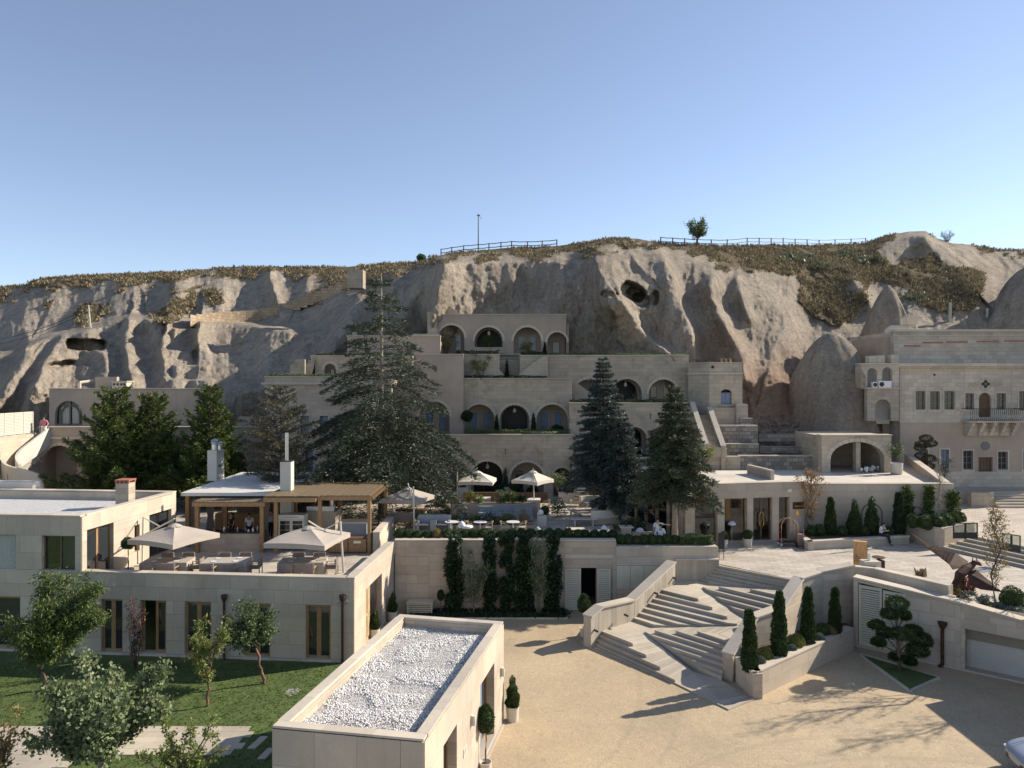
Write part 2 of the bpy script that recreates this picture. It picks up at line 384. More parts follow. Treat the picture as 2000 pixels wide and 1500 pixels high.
# ------------------------------------------------------------------ ground and hill
def ground_mats():
 m, nt, bs = newmat('cobble_paving'); bs.inputs['Roughness'].default_value = .8
 g = nd(nt, 'ShaderNodeNewGeometry'); P = g.outputs['Position']
 v = nd(nt, 'ShaderNodeTexVoronoi'); v.feature = 'DISTANCE_TO_EDGE'; v.inputs['Scale'].default_value = 9.5; v.inputs['Randomness'].default_value = .55
 wv = nd(nt, 'ShaderNodeTexNoise'); wv.inputs['Scale'].default_value = .8; nt.links.new(P, wv.inputs['Vector'])
 ad = nd(nt, 'ShaderNodeVectorMath', operation='ADD'); nt.links.new(P, ad.inputs[0]); nt.links.new(wv.outputs[1], ad.inputs[1])
 nt.links.new(ad.outputs[0], v.inputs['Vector'])
 v2 = nd(nt, 'ShaderNodeTexVoronoi'); v2.inputs['Scale'].default_value = 9.5; v2.inputs['Randomness'].default_value = .55; nt.links.new(ad.outputs[0], v2.inputs['Vector'])
 c = ramp(nt, v.outputs['Distance'], (.36,.275,.175), (.47,.37,.235), .0, .09)
 hs = nd(nt, 'ShaderNodeSeparateColor'); nt.links.new(v2.outputs['Color'], hs.inputs[0])
 c = mix(nt, 1.0, c, ramp(nt, hs.outputs[0], (.93,.93,.94), (1.06,1.05,1.03), 0, 1), 'MULTIPLY')
 n = noise_t(nt, P, .25, 5, .6); c = mix(nt, 1.0, c, ramp(nt, n, (.84,.83,.84), (1.13,1.12,1.1), .3, .7), 'MULTIPLY')
 n5 = noise_t(nt, P, .55, 6, .7); mr = nd(nt, 'ShaderNodeMapRange'); nt.links.new(n5, mr.inputs[0]); mr.inputs[1].default_value = .62; mr.inputs[2].default_value = .72; mr.inputs[4].default_value = .3
 c = mix(nt, mr.outputs[0], c, (.50,.46,.40))
 for cx_,cy_,rr_ in ((-9,31,14.2),(-9,31,15.7),(12,14,9.5),(12,14,11.0)):
  d_ = nd(nt,'ShaderNodeVectorMath',operation='DISTANCE'); nt.links.new(P,d_.inputs[0]); d_.inputs[1].default_value = (cx_,cy_,0)
  s_ = nd(nt,'ShaderNodeMath',operation='SUBTRACT'); nt.links.new(d_.outputs['Value'],s_.inputs[0]); s_.inputs[1].default_value = rr_
  a_ = nd(nt,'ShaderNodeMath',operation='ABSOLUTE'); nt.links.new(s_.outputs[0],a_.inputs[0]); q_ = nd(nt,'ShaderNodeMapRange'); nt.links.new(a_.outputs[0],q_.inputs[0]); q_.inputs[1].default_value = .04; q_.inputs[2].default_value = .16; q_.inputs[3].default_value = .16; q_.inputs[4].default_value = 0
  c = mix(nt, q_.outputs[0], c, (.20,.16,.11))
 nt.links.new(c, bs.inputs['Base Color']); bump(nt, bs, v.outputs['Distance'], .5, .015)
 M['cobble'] = m
 m, nt, bs = newmat('lawn_turf'); bs.inputs['Roughness'].default_value = .9
 g = nd(nt, 'ShaderNodeNewGeometry'); P = g.outputs['Position']
 c = ramp(nt, noise_t(nt, P, 1.2, 6, .7), (.06,.095,.02), (.13,.18,.045), .3, .7)
 c = mix(nt, 1.0, c, ramp(nt, noise_t(nt, P, 30, 3, .7), (.6,.6,.6), (1.3,1.3,1.2), .3, .7), 'MULTIPLY')
 nt.links.new(c, bs.inputs['Base Color']); bump(nt, bs, noise_t(nt, P, 40, 3, .8), .8, .05)
 M['lawn'] = m
 m, nt, bs = newmat('plaza_paving'); bs.inputs['Roughness'].default_value = .6
 g = nd(nt, 'ShaderNodeNewGeometry'); P = g.outputs['Position']
 mp = nd(nt, 'ShaderNodeMapping'); nt.links.new(P, mp.inputs[0]); mp.inputs['Rotation'].default_value = (0,0,R(12))
 br = nd(nt, 'ShaderNodeTexBrick'); nt.links.new(mp.outputs[0], br.inputs['Vector']); br.inputs['Scale'].default_value = 1; br.inputs['Brick Width'].default_value = .75; br.inputs['Row Height'].default_value = .35
 br.inputs['Mortar Size'].default_value = .012; br.inputs['Color1'].default_value = (.43,.37,.30,1); br.inputs['Color2'].default_value = (.56,.50,.42,1); br.inputs['Mortar'].default_value = (.25,.21,.17,1)
 c = mix(nt, 1.0, br.outputs[0], ramp(nt, noise_t(nt, P, .5, 5, .6), (.86,.85,.84), (1.1,1.1,1.08), .3, .7), 'MULTIPLY')
 nt.links.new(c, bs.inputs['Base Color'])
 inv = nd(nt, 'ShaderNodeMath', operation='SUBTRACT'); inv.inputs[0].default_value = 1; nt.links.new(br.outputs['Fac'], inv.inputs[1]); bump(nt, bs, inv.outputs[0], .3, .01)
 M['plaza'] = m
 # tuff of the hill: attributes tone (red), veg (scrub), pale
 m, nt, bs = newmat('volcanic_tuff'); bs.inputs['Roughness'].default_value = .95; bs.inputs['Specular IOR Level'].default_value = .15
 g = nd(nt, 'ShaderNodeNewGeometry'); P = g.outputs['Position']
 def at(n):
  a = nd(nt, 'ShaderNodeAttribute', attribute_name=n); return a.outputs['Fac']
 c = ramp(nt, noise_t(nt, P, .16, 5, .6), (.475,.41,.34), (.62,.54,.445), .35, .68)
 mp = nd(nt, 'ShaderNodeMapping'); nt.links.new(P, mp.inputs[0]); mp.inputs['Scale'].default_value = (1.1,1.1,.16)
 c = mix(nt, 1.0, c, ramp(nt, noise_t(nt, mp.outputs[0], .9, 5, .65), (.74,.72,.70), (1.14,1.13,1.10), .32, .6), 'MULTIPLY')
 n = noise_t(nt, P, .33, 6, .65); mr = nd(nt, 'ShaderNodeMapRange'); nt.links.new(n, mr.inputs[0]); mr.inputs[1].default_value = .54; mr.inputs[2].default_value = .68; mr.inputs[4].default_value = .55
 c = mix(nt, mr.outputs[0], c, (.52,.50,.41))
 n = noise_t(nt, P, .5, 6, .6); tm = nd(nt, 'ShaderNodeMath', operation='MULTIPLY_ADD'); nt.links.new(n, tm.inputs[0]); tm.inputs[1].default_value = .8; tm.inputs[2].default_value = -.4
 ta = nd(nt, 'ShaderNodeMath', operation='ADD'); nt.links.new(tm.outputs[0], ta.inputs[0]); nt.links.new(at('tone'), ta.inputs[1]); ta.use_clamp = True
 tt = nd(nt, 'ShaderNodeMath', operation='MULTIPLY'); nt.links.new(ta.outputs[0], tt.inputs[0]); nt.links.new(at('tone'), tt.inputs[1])
 c = mix(nt, tt.outputs[0], c, (.54,.36,.26))
 nf = noise_t(nt, P, 3.5, 6, .75); c = mix(nt, 1.0, c, ramp(nt, nf, (.72,.71,.70), (1.14,1.14,1.13), .32, .66), 'MULTIPLY')
 sp = noise_t(nt, P, 1.3, 5, .8); pk = nd(nt, 'ShaderNodeMapRange'); nt.links.new(sp, pk.inputs[0]); pk.inputs[1].default_value = .70; pk.inputs[2].default_value = .74; pk.inputs[4].default_value = .55
 c = mix(nt, pk.outputs[0], c, (.10,.08,.06))
 vg = mix(nt, noise_t(nt, P, 1.1, 6, .75), (.11,.085,.05), (.34,.265,.16))
 c = mix(nt, at('veg'), c, vg)
 nt.links.new(c, bs.inputs['Base Color'])
 b1 = bump(nt, bs, noise_t(nt, P, 1.8, 8, .8), 1.0, .6)
 bump(nt, bs, noise_t(nt, P, 7, 5, .8), 1.0, .2, b1)
 M['tuff'] = m
 # white gravel
 m, nt, bs = newmat('white_marble_gravel'); bs.inputs['Roughness'].default_value = .7
 g = nd(nt, 'ShaderNodeNewGeometry'); c = ramp(nt, g.outputs['Random Per Island'], (.50,.48,.46), (.84,.82,.79), 0, .6)
 nt.links.new(c, bs.inputs['Base Color']); M['gravel'] = m
 m, nt, bs = newmat('far_gravel'); g = nd(nt, 'ShaderNodeNewGeometry'); n = noise_t(nt, g.outputs['Position'], 14, 4, .8)
 nt.links.new(ramp(nt, n, (.40,.38,.36), (.72,.70,.68), .35, .6), bs.inputs['Base Color']); bump(nt, bs, n, 1, .06); M['gravel_far'] = m
ground_mats()
tag(MB().add([(-900,-60,-.06),(900,-60,-.06),(900,1500,-.06),(-900,1500,-.06)], [(0,1,2,3)]).build('ground', M['soil']), kind='structure')
# courtyard of cobbles and lawn as thin sheets
tag(MB().prism([(-6.9,31.3),(-4.1,26.6),(-7.4,10),(40,10),(40,34),(22,45),(-7,45)], -.05, 0).build('courtyard', M['cobble']), kind='structure')
lawn = tag(MB().prism([(-45,10),(-7.3,10),(-4.4,26.9),(-6.8,31.4),(-7,45),(-45,45)], -.05, .012).build('lawn', M['lawn']), kind='structure')
CW = [  # px, [(py,Y)...] seven knots bottom to top (the skyline is appended)
 (-600, [(1000,58),(850,63),(780,66),(722,71),(716,80),(640,90)]),
 (0,    [(1000,58),(850,62),(770,65),(692,71),(686,80),(610,90)]),
 (120,  [(1000,58),(850,61.5),(765,64),(654,75),(647,82),(600,89)]),
 (260,  [(1000,58),(850,61.5),(765,63.5),(622,76),(614,83),(572,89)]),
 (450,  [(1000,58),(850,61.5),(765,64),(632,77),(624,83),(565,89)]),
 (600,  [(1000,58),(850,61.5),(755,66),(650,73),(640,79),(575,86)]),
 (700,  [(1000,58),(850,64),(740,68),(650,72),(585,77),(545,83)]),
 (800,  [(1000,58),(850,66),(740,68.5),(650,70.5),(560,75),(530,80)]),
 (870,  [(1000,60),(850,66),(740,70),(625,71),(560,71.6),(512,73.2)]),
 (1000,  [(1000,60),(850,66),(740,70),(625,71),(560,71.6),(512,73.2)]),
 (1120, [(1000,60),(850,66),(740,68),(650,69),(560,71),(510,72.8)]),
 (1340, [(1000,58),(850,62.8),(740,66),(650,68),(560,71),(510,74)]),
 (1450, [(1000,57.5),(850,62),(760,66),(650,69.5),(570,73),(530,77)]),
 (1600, [(1000,57.5),(860,61.5),(800,65),(690,72),(600,79),(520,87)]),
 (1750, [(1000,57.5),(880,62),(800,66),(690,73),(600,81),(530,88)]),
 (1950, [(1000,62),(880,68),(800,72),(660,78),(600,82),(560,88)]),
 (2600, [(1000,62),(880,68),(800,72),(660,78),(600,82),(560,88)]),
]
SKY = [(-600,575),(0,560),(50,556),(62,548),(100,541),(200,536),(300,532),(350,530),(430,523),(480,521),(680,521),(700,519),(760,513),(810,512),(850,500),(900,492),(960,487),(1000,483),(1040,484),(1090,480),(1150,472),(1200,465),(1245,466),(1290,475),(1340,478),(1400,480),(1500,479),(1600,479),(1690,475),(1730,460),(1775,452),(1808,451),(1830,465),(1860,475),(1900,478),(1950,487),(2000,487),(2100,500),(2600,520)]
SKYY = [(-600,98),(0,97),(700,95),(850,84),(1000,82),(1200,81),(1400,84),(1550,92),(1700,100),(1800,102),(2000,104),(2600,104)]
def build_hill():
 px = np.concatenate([np.arange(-600,-20,20), np.arange(-20,2020,2.6), np.arange(2020,2600,20)]).astype(float)
 nc = len(px); nr = 230
 cols = np.array([c[0] for c in CW], float)
 kpy = np.array([[k[0] for k in c[1]] for c in CW], float); kY = np.array([[k[1] for k in c[1]] for c in CW], float)
 skp = np.interp(px, [a for a,_ in SKY], [b for _,b in SKY]); skY = np.interp(px, [a for a,_ in SKYY], [b for _,b in SKYY])
 def cosi(a):  # smooth interpolation between control columns
  idx = np.clip(np.searchsorted(cols, px)-1, 0, len(cols)-2); t = (px-cols[idx])/(cols[idx+1]-cols[idx]); t = t*t*(3-2*t)
  return a[idx]*(1-t)+a[idx+1]*t
 KP = np.stack([cosi(kpy[:,i]) for i in range(6)] + [skp]); KY = np.stack([cosi(kY[:,i]) for i in range(6)] + [skY])
 tt = np.linspace(0, 1, nr)
 PY = np.zeros((nr,nc)); Y = np.zeros((nr,nc))
 for j in range(nc):
  PY[:,j] = 1000 + (skp[j]-1000)*tt
  Y[:,j] = np.interp(-PY[:,j], -KP[:,j], KY[:,j])
 for _ in range(3):
  Y[1:-1] = (Y[:-2]+2*Y[1:-1]+Y[2:])/4
 PX = np.broadcast_to(px, (nr,nc)).copy()
 fade = np.clip((PY-skp)/14, 0, 1); fade = fade*fade*(3-2*fade)
 def vn(sx, sy, seed, oct=4, rough=.55, warp=0):
  out = np.zeros((nr,nc)); amp = 1; tot = 0
  g = np.random.default_rng(seed)
  for o in range(oct):
   nx, ny = int(3400/sx)+4, int(800/sy)+4; L = g.random((ny,nx))*2-1
   x = (PX+700)/sx; y = (PY-300)/sy; x = np.clip(x,0,nx-2.01); y = np.clip(y,0,ny-2.01)
   xi = x.astype(int); yi = y.astype(int); fx = x-xi; fy = y-yi; fx = fx*fx*(3-2*fx); fy = fy*fy*(3-2*fy)
   v = (L[yi,xi]*(1-fx)+L[yi,xi+1]*fx)*(1-fy)+(L[yi+1,xi]*(1-fx)+L[yi+1,xi+1]*fx)*fy
   out += v*amp; tot += amp; amp *= rough; sx /= 2; sy /= 2
  return out/tot
 D = np.zeros((nr,nc))
 wx = vn(60, 40, 5, 3)*9
 def ridge(pts, amp, wl, wr, end=25):
  best = np.full((nr,nc), 1e9); sgn = np.zeros((nr,nc))
  for (x0,y0),(x1,y1) in zip(pts, pts[1:]):
   dx, dy = x1-x0, y1-y0; L2 = dx*dx+dy*dy
   t = np.clip(((PX+wx-x0)*dx+(PY-y0)*dy)/L2, 0, 1); qx = PX+wx-(x0+t*dx); qy = PY-(y0+t*dy)
   d = np.hypot(qx,qy); m = d < best; best = np.where(m,d,best)
   cr = (qx*dy-qy*dx); cr = cr*(1 if dy>0 else -1); sgn = np.where(m, cr, sgn)
  wd = np.where(sgn < 0, wl, wr*.9)
  k = best/wd
  D[:] -= amp*np.where(k<3, 1/(1+k*k*1.6)-.065, 0).clip(0)
 # left hillocks
 ridge([(250,622),(244,680),(258,765)], 2.8, 8, 34)
 ridge([(292,626),(312,690),(328,760)], 2.6, 16, 50)
 ridge([(165,632),(170,650),(200,690),(205,760)], 2.2, 26, 26)
 ridge([(130,650),(88,710),(50,800)], 3.6, 14, 60)
 ridge([(392,624),(390,672)], 3.6, 6, 34); ridge([(60,668),(20,740),(-10,800)], 3.0, 20, 40)
 ridge([(60,700),(10,760),(-40,830)], 2.0, 20, 40)
 ridge([(560,640),(520,720),(440,800)], 2.5, 60, 50)
 ridge([(645,600),(600,700),(560,800)], 3.0, 40, 50); ridge([(700,585),(640,690),(600,800)], 2.5, 14, 30)
 ridge([(120,560),(60,600),(20,640)], 2.0, 40, 50)
 ridge([(250,560),(240,600)], 2.0, 30, 30)
 ridge([(345,548),(328,612)], 4.5, 12, 46)
 ridge([(430,548),(430,600)], 1.6, 30, 30)
 ridge([(528,535),(540,590)], 3.4, 8, 24)
 ridge([(605,540),(600,570)], 2.0, 14, 26)
 # central cliff
 ridge([(760,540),(700,620),(650,700)], 2.6, 26, 40)
 ridge([(840,520),(800,590),(770,650)], 3.0, 16, 36)
 ridge([(872,500),(862,560),(848,615)], 6.5, 10, 95)
 ridge([(1090,520),(1080,600),(1075,680)], 1.4, 60, 34)
 ridge([(1165,478),(1172,530),(1190,590)], 6.0, 24, 90)
 ridge([(1215,590),(1248,640),(1306,694)], 2.6, 60, 7)
 ridge([(1290,490),(1318,560),(1345,640),(1356,700)], 3.0, 44, 13)
 ridge([(1230,490),(1270,540)], 1.2, 10, 22)
 ridge([(1388,548),(1402,610),(1440,680),(1455,740)], 4.2, 22, 26)
 ridge([(1440,545),(1462,620)], 2.2, 14, 14)
 ridge([(1540,560),(1530,640),(1500,720)], 2.2, 30, 50)
 ridge([(1720,500),(1800,470),(1830,466)], 3.0, 30, 20)
 ridge([(1800,452),(1850,500),(1900,560)], 4.0, 30, 60)
 for x in (1870,1890,1912,1935,1960,1985): ridge([(x-30,478),(x+16,520)], .9, 6, 7)
 ridge([(1665,548),(1680,570),(1700,600)], 3, 16, 20)
 # caves
 wz = vn(9, 9, 31, 3)*3.5
 def hole(cx, cy, rx, ry, dep, soft=.18, p=2.0, rot=0):
  a, b = PX-cx+wz, PY-cy+wz*.6; a, b = a*math.cos(rot)+b*math.sin(rot), -a*math.sin(rot)+b*math.cos(rot)
  r = (np.abs(a/rx)**p+np.abs(b/ry)**p)**(1/p)
  D[:] += dep*np.clip((1+soft-r)/soft/2, 0, 1)
 D -= 1.0*np.exp(-(((PX-1238)/60)**2+((PY-575)/36)**2))
 hole(1236, 570, 25, 17, 2.2, .05, 2.6, .45); hole(1240, 574, 18, 13, 2.0, .07, 2.6, .45); hole(1252, 586, 18, 13, 1.6, .08, 2.2, .3); hole(1279, 582, 9, 15, 1.4, .12)
 hole(1190, 575, 17, 6, 1.5, .1, 2.4, .1)
 hole(169, 673, 38, 11, 2.6, .06, 5, .03); hole(120, 711, 26, 6, 1.5, .2, 2.5, -.15)
 # terraces cut in the left hill
 for x0,x1,y in ((335,392,640),(310,380,682),(335,410,712),(330,420,740)):
  m = np.clip((PX-x0)/5,0,1)*np.clip((x1-PX)/5,0,1)*np.clip((PY-y)/3,0,1)*np.clip((y+30-PY)/30,0,1); D -= m*1.5
 flute = vn(70, 90, 2, 3)*1.1 + vn(34, 120, 3, 4)*.65 + vn(13, 30, 4, 3)*.26 + vn(6, 6, 8, 2)*.16
 # scrub mask
 veg = np.zeros((nr,nc))
 band = np.interp(px, [-600,0,60,150,250,330,370,420,480,520,600,660,700,760,820,850,900,1000,1100,1200,1250,1300,1340,1380,1440,1500,1560,1700,1740,1830,1900,1960,2600],
                         [30,32,22,35,32,48,22,18,28,14,28,44,45,40,18,14,12,28,30,32,14,10,22,45,50,60,70,40,0,0,6,8,10])
 nz = vn(26, 14, 9, 4)
 veg = np.maximum(veg, np.clip((band*.85-(PY-skp)+nz*30)/10, 0, 1))
 def poly_in(pts):
  ins = np.zeros((nr,nc), bool)
  for (x0,y0),(x1,y1) in zip(pts, pts[1:]+pts[:1]):
   c = ((y0 > PY+nz*14) != (y1 > PY+nz*14)); xx = (x1-x0)*(PY+nz*14-y0)/((y1-y0) if y1!=y0 else 1e-6)+x0
   ins ^= c & (PX+nz*14 < xx)
  return ins.astype(float)
 for pl in ([(1380,480),(1700,478),(1740,515),(1830,500),(1862,525),(1925,530),(1915,600),(1850,612),(1800,600),(1770,560),(1700,545),(1690,585),(1640,640),(1590,620),(1562,590),(1560,540),(1500,528),(1420,522),(1380,500)],
               [(135,635),(165,600),(210,590),(215,612),(160,640)], [(290,625),(360,580),(400,548),(380,600),(330,630)],
               [(400,580),(415,568),(432,572),(434,590),(410,596)], [(600,580),(680,540),(700,548),(640,578),(590,600)],
               [(88,598),(105,588),(108,602),(92,610)]):
  veg = np.maximum(veg, poly_in(pl))
 veg *= 1-np.exp(-(((PX-1668)/24)**2+((PY-560)/16)**2)*1.2)
 tone = 1.0*np.exp(-(((PX-1560)/190)**2+((PY-790)/95)**2)) + .55*np.exp(-(((PX-1400)/60)**2+((PY-680)/60)**2)) + .3*np.exp(-(((PX-1900)/200)**2+((PY-540)/40)**2))+.15
 Yf = Y + D*np.clip(fade+.2,0,1) + flute*(.35+.65*fade)*(1-.5*veg) - veg*(.25+vn(9,6,21,3)*.5)
 X3 = (PX-1000)/FPX*Yf; Z3 = HC-(PY-HZ)/FPX*Yf
 V = np.stack([X3, Yf, Z3], -1)
 # plateau behind the skyline
 top = V[-1]
 back = []
 for dy, dz in ((4,-.3),(14,-1.2),(60,-5),(300,-12)):
  b = top.copy(); b[:,0] *= (b[:,1]+dy)/b[:,1]; b[:,1] += dy; b[:,2] += dz; back.append(b)
 V = np.concatenate([V, np.array(back)]); NR = nr+4
 veg = np.concatenate([veg, np.ones((4,nc))]); tone = np.concatenate([tone, np.zeros((4,nc))])
 idx = np.arange(NR*nc).reshape(NR,nc)
 Fc = np.stack([idx[:-1,:-1], idx[:-1,1:], idx[1:,1:], idx[1:,:-1]], -1).reshape(-1,4)
 me = fast_mesh('hill', V.reshape(-1,3), Fc); shade(me)
 for nm, arr in (('veg',veg),('tone',tone)):
  a = me.attributes.new(nm, 'FLOAT', 'POINT'); a.data.foreach_set('value', arr.ravel().astype(np.float32))
 tag(link('hill', me, M['tuff']), kind='structure')
 return V[:nr], veg[:nr], PX, PY
HV, HVEG, HPX, HPY = build_hill()
def hill_at(px, py):
 """point of the hill surface seen at a pixel"""
 j = int(np.argmin(np.abs(HPX[0]-px))); i = int(np.argmin(np.abs(HPY[:,j]-py))); return Vector(HV[i,j])
def tufts(name, pts, size, mat, blades=5, up=1.0):
 pts = np.asarray(pts); n = len(pts); nb = n*blades
 c = np.repeat(pts, blades, 0) + rng.normal(0, .5, (nb,3))*np.repeat(size,blades)[:,None]*[1,1,.15]
 h = np.repeat(size, blades)*rng.uniform(.5,1.2,nb); az = rng.uniform(0, 2*np.pi, nb); ww = h*rng.uniform(.25,.5,nb)
 ax = np.stack([np.cos(az), np.sin(az), np.zeros(nb)], -1); lean = rng.normal(0,.45,(nb,3)); lean[:,2] = up
 a = c-ax*ww[:,None]; b = c+ax*ww[:,None]; d = c+lean*h[:,None]
 V = np.stack([a,b,d],1).reshape(-1,3); Fc = np.arange(nb*3).reshape(-1,3)
 return link(name, fast_mesh(name, V, Fc), mat)
def scrub():
 vis = (HPX>-30)&(HPX<2030)&(HVEG>.5)
 ids = np.argwhere(vis); sel = ids[rng.choice(len(ids), min(42000,len(ids)), replace=False)]
 pts = HV[sel[:,0],sel[:,1]]; keep = [noise.noise(Vector(p)*.35) > -.28 for p in pts]; pts = pts[np.array(keep)]
 tag(tufts('dry_scrub', pts, rng.uniform(.1,.3,len(pts)), M['dry'], 5), 'dry brown grass and low scrub covering the top of the hill', 'scrub', kind='stuff')
 g = rng.choice(len(ids), 60); p2 = []
 for (x,y,r,k) in ((1560,500,26,90),(1660,490,22,60),(1690,505,20,50),(1600,520,14,30),(1780,575,22,40)):
  for _ in range(k):
   q = hill_at(x+rng.normal(0,r*.6), y+abs(rng.normal(0,r*.3))); p2.append(q+Vector((0,-.3,.1)))
 tag(tufts('green_scrub', np.array(p2), rng.uniform(.2,.45,len(p2)), foliage('dusty_scrub', (.12,.13,.07), (.25,.25,.15)), 7), 'grey green scrub bushes on the slope under the rail fence', 'scrub', kind='stuff')
scrub()
def rubble():
 n = 700; c = [hill_at(px,py) for px,py in zip(rng.uniform(1470,1740,n), 800+85*rng.random(n)**.6)]; c = np.array(c)+[0,-.25,-.05]; s = rng.uniform(.05,.26,n)**1.2
 base = np.array([(1,0,0),(0,1,0),(-1,0,0),(0,-1,0),(0,0,1),(0,0,-1)],float)[None]*s[:,None,None]*rng.uniform(.6,1.3,(n,6,1)); V = (c[:,None,:]+base).reshape(-1,3)
 fc = np.array([(0,1,4),(1,2,4),(2,3,4),(3,0,4),(1,0,5),(2,1,5),(3,2,5),(0,3,5)]); tag(link('rubble', fast_mesh('rubble', V, (fc[None]+6*np.arange(n)[:,None,None]).reshape(-1,3)), M['tuff']), 'loose stones lying at the foot of the reddish cliff and rock cones', 'rubble', kind='stuff')
rubble()
def dome(name, cx, top, base, hw, Y, label, seed, lean=0, pw=2.2):
 zt, zb = ZAT(top,Y), ZAT(base,Y); r = hw/FPX*Y; x0 = XAT(cx,Y); H = zt-zb
 nu, nv = 110, 90; V = []; tn = []
 for i in range(nv+1):
  t = i/nv; rr = r*(1-t**pw)**(1/1.55) if t < 1 else 0
  for k in range(nu):
   a = 2*math.pi*k/nu; p = Vector((math.cos(a), math.sin(a), t*H/r))
   n = noise.noise(p*1.3+Vector((seed,0,0)))*.13+noise.noise(Vector((p.x*3,p.y*3,p.z*1.2+seed)))*.07+noise.noise(p*9)*.012
   q = rr*(1+n)+ .3*(1-t)**3*r
   V.append((x0+lean*t*r+math.cos(a)*q, Y+math.sin(a)*q, zb+t*H)); tn.append(max(0,.6-abs(t-.3)*1.3))
 Fc = [(i*nu+k, i*nu+(k+1)%nu, (i+1)*nu+(k+1)%nu, (i+1)*nu+k) for i in range(nv) for k in range(nu)]
 me = fast_mesh(name, V, Fc); shade(me); a = me.attributes.new('tone','FLOAT','POINT'); a.data.foreach_set('value', np.array(tn,np.float32))
 tag(link(name, me, M['tuff']), label, 'rock')
dome('rock_cone', 1624, 648, 885, 78, 64.5, 'reddish beehive shaped rock cone left of the pale hotel wing', 3, 0, 3.0)
dome('rock_cone', 1728, 557, 780, 66, 73, 'tall pointed tuff rock behind the kiosk hood of the pale hotel wing', 9, .1, 1.35)
dome('rock_cone', 2010, 520, 760, 92, 80, 'broad rounded rock at the right edge above the pale hotel wing roof', 14)
# ------------------------------------------------------------------ windows and doors
def window(parent, pl, u0, u1, z0, z1, n=-.12, nx=2, ny=1, fr='wood', pane='glass', bar=.07, mun=.05, name='window', thick=.06, behind=None, kids=True):
 """frame object with pane sub-parts"""
 mb = MB()
 for a,b,c,d in ((u0,u0+bar,z0,z1),(u1-bar,u1,z0,z1),(u0+bar,u1-bar,z0,z0+bar),(u0+bar,u1-bar,z1-bar,z1)): pl.box(mb,a,b,n-thick,n,c,d)
 us = [u0+bar+(u1-u0-2*bar)*i/nx for i in range(nx+1)]; zs = [z0+bar+(z1-z0-2*bar)*i/ny for i in range(ny+1)]
 for x in us[1:-1]: pl.box(mb, x-mun/2, x+mun/2, n-thick+.004, n-.004, z0+bar, z1-bar)
 for x in zs[1:-1]: pl.box(mb, u0+bar, u1-bar, n-thick+.008, n-.008, x-mun/2, x+mun/2)
 f = mb.build(name, M[fr], parent)
 for i in range(nx):
  for j in range(ny):
   g = MB(); pl.box(g, us[i]+(mun/2 if i else 0), us[i+1]-(mun/2 if i<nx-1 else 0), n-thick+.014, n-thick+.026, zs[j]+(mun/2 if j else 0), zs[j+1]-(mun/2 if j<ny-1 else 0))
   g.build('pane', M[pane], f)
 if behind:
  g = MB(); k = 14; vs = []; W_ = u1-u0-2*bar
  for i in range(k+1):
   u = u0+bar+W_*i/k; vs += [pl.P(u, n-thick-.05-.03*(i%2), z0+bar), pl.P(u, n-thick-.05-.03*(i%2), z1-bar)]
  g.add(vs, [(2*i,2*i+2,2*i+3,2*i+1) for i in range(k)]); g.build('curtain', M[behind], f)
 return f
M['clear'] = None
def clear_glass():
 m, nt, bs = newmat('reflective_glass'); bs.inputs['Base Color'].default_value = (.02,.022,.022,1); bs.inputs['Roughness'].default_value = .03
 bs.inputs['Specular IOR Level'].default_value = 1.0; bs.inputs['Coat Weight'].default_value = .3; bs.inputs['Coat Roughness'].default_value = .02
 tr = nd(nt,'ShaderNodeBsdfTransparent'); tr.inputs[0].default_value = (.75,.78,.78,1); ms = nd(nt,'ShaderNodeMixShader'); out = nt.nodes['Material Output']
 gl = nd(nt,'ShaderNodeBsdfGlossy'); gl.inputs['Roughness'].default_value = .02; fr = nd(nt,'ShaderNodeFresnel'); fr.inputs[0].default_value = 1.55
 nt.links.new(fr.outputs[0], ms.inputs[0]); nt.links.new(tr.outputs[0], ms.inputs[1]); nt.links.new(gl.outputs[0], ms.inputs[2]); nt.links.new(ms.outputs[0], out.inputs[0])
 M['clear'] = m
clear_glass()
def coping_run(parent, pts, width, z, h=.06, seg=1.2, mat='coping', name='coping', over=.03, zs=None):
 """coping slabs along a plan polyline (centre line), each slab an object"""
 for i in range(len(pts)-1):
  a = Vector(pts[i][:2]); b = Vector(pts[i+1][:2]); L = (b-a).length
  if L < .05: continue
  d = (b-a)/L; nn = Vector((d.y,-d.x)); k = max(1, round(L/seg))
  za = zs[i] if zs else z; zb = zs[i+1] if zs else z
  for j in range(k):
   g = .004; p = a+d*(L*j/k+g); q = a+d*(L*(j+1)/k-g); z0 = za+(zb-za)*j/k; z1 = za+(zb-za)*(j+1)/k; w = width/2+over
   vs = [(p+nn*w).to_3d(), (q+nn*w).to_3d(), (q-nn*w).to_3d(), (p-nn*w).to_3d()]
   zz = [z0, z1, z1, z0]; m = MB()
   m.add([(v.x,v.y,t) for v,t in zip(vs,zz)]+[(v.x,v.y,t+h) for v,t in zip(vs,zz)], [(0,1,2,3),(7,6,5,4),(0,4,5,1),(1,5,6,2),(2,6,7,3),(3,7,4,0)])
   o = m.build(name, M[mat], parent)
def run_wall(parent, name, mat, pts, thick, z0, ztops):
 """wall along a polyline with a sloping top; thickness centred"""
 for i in range(len(pts)-1):
  a = Vector(pts[i][:2]); b = Vector(pts[i+1][:2]); d = (b-a).normalized(); nn = Vector((d.y,-d.x))*thick/2
  zb = z0 if not hasattr(z0,'__len__') else z0[i]
  m = MB(); m.prism([(*(a+nn),ztops[i]),(*(b+nn),ztops[i+1]),(*(b-nn),ztops[i+1]),(*(a-nn),ztops[i])], zb, 0); m.build(name, M[mat], parent)
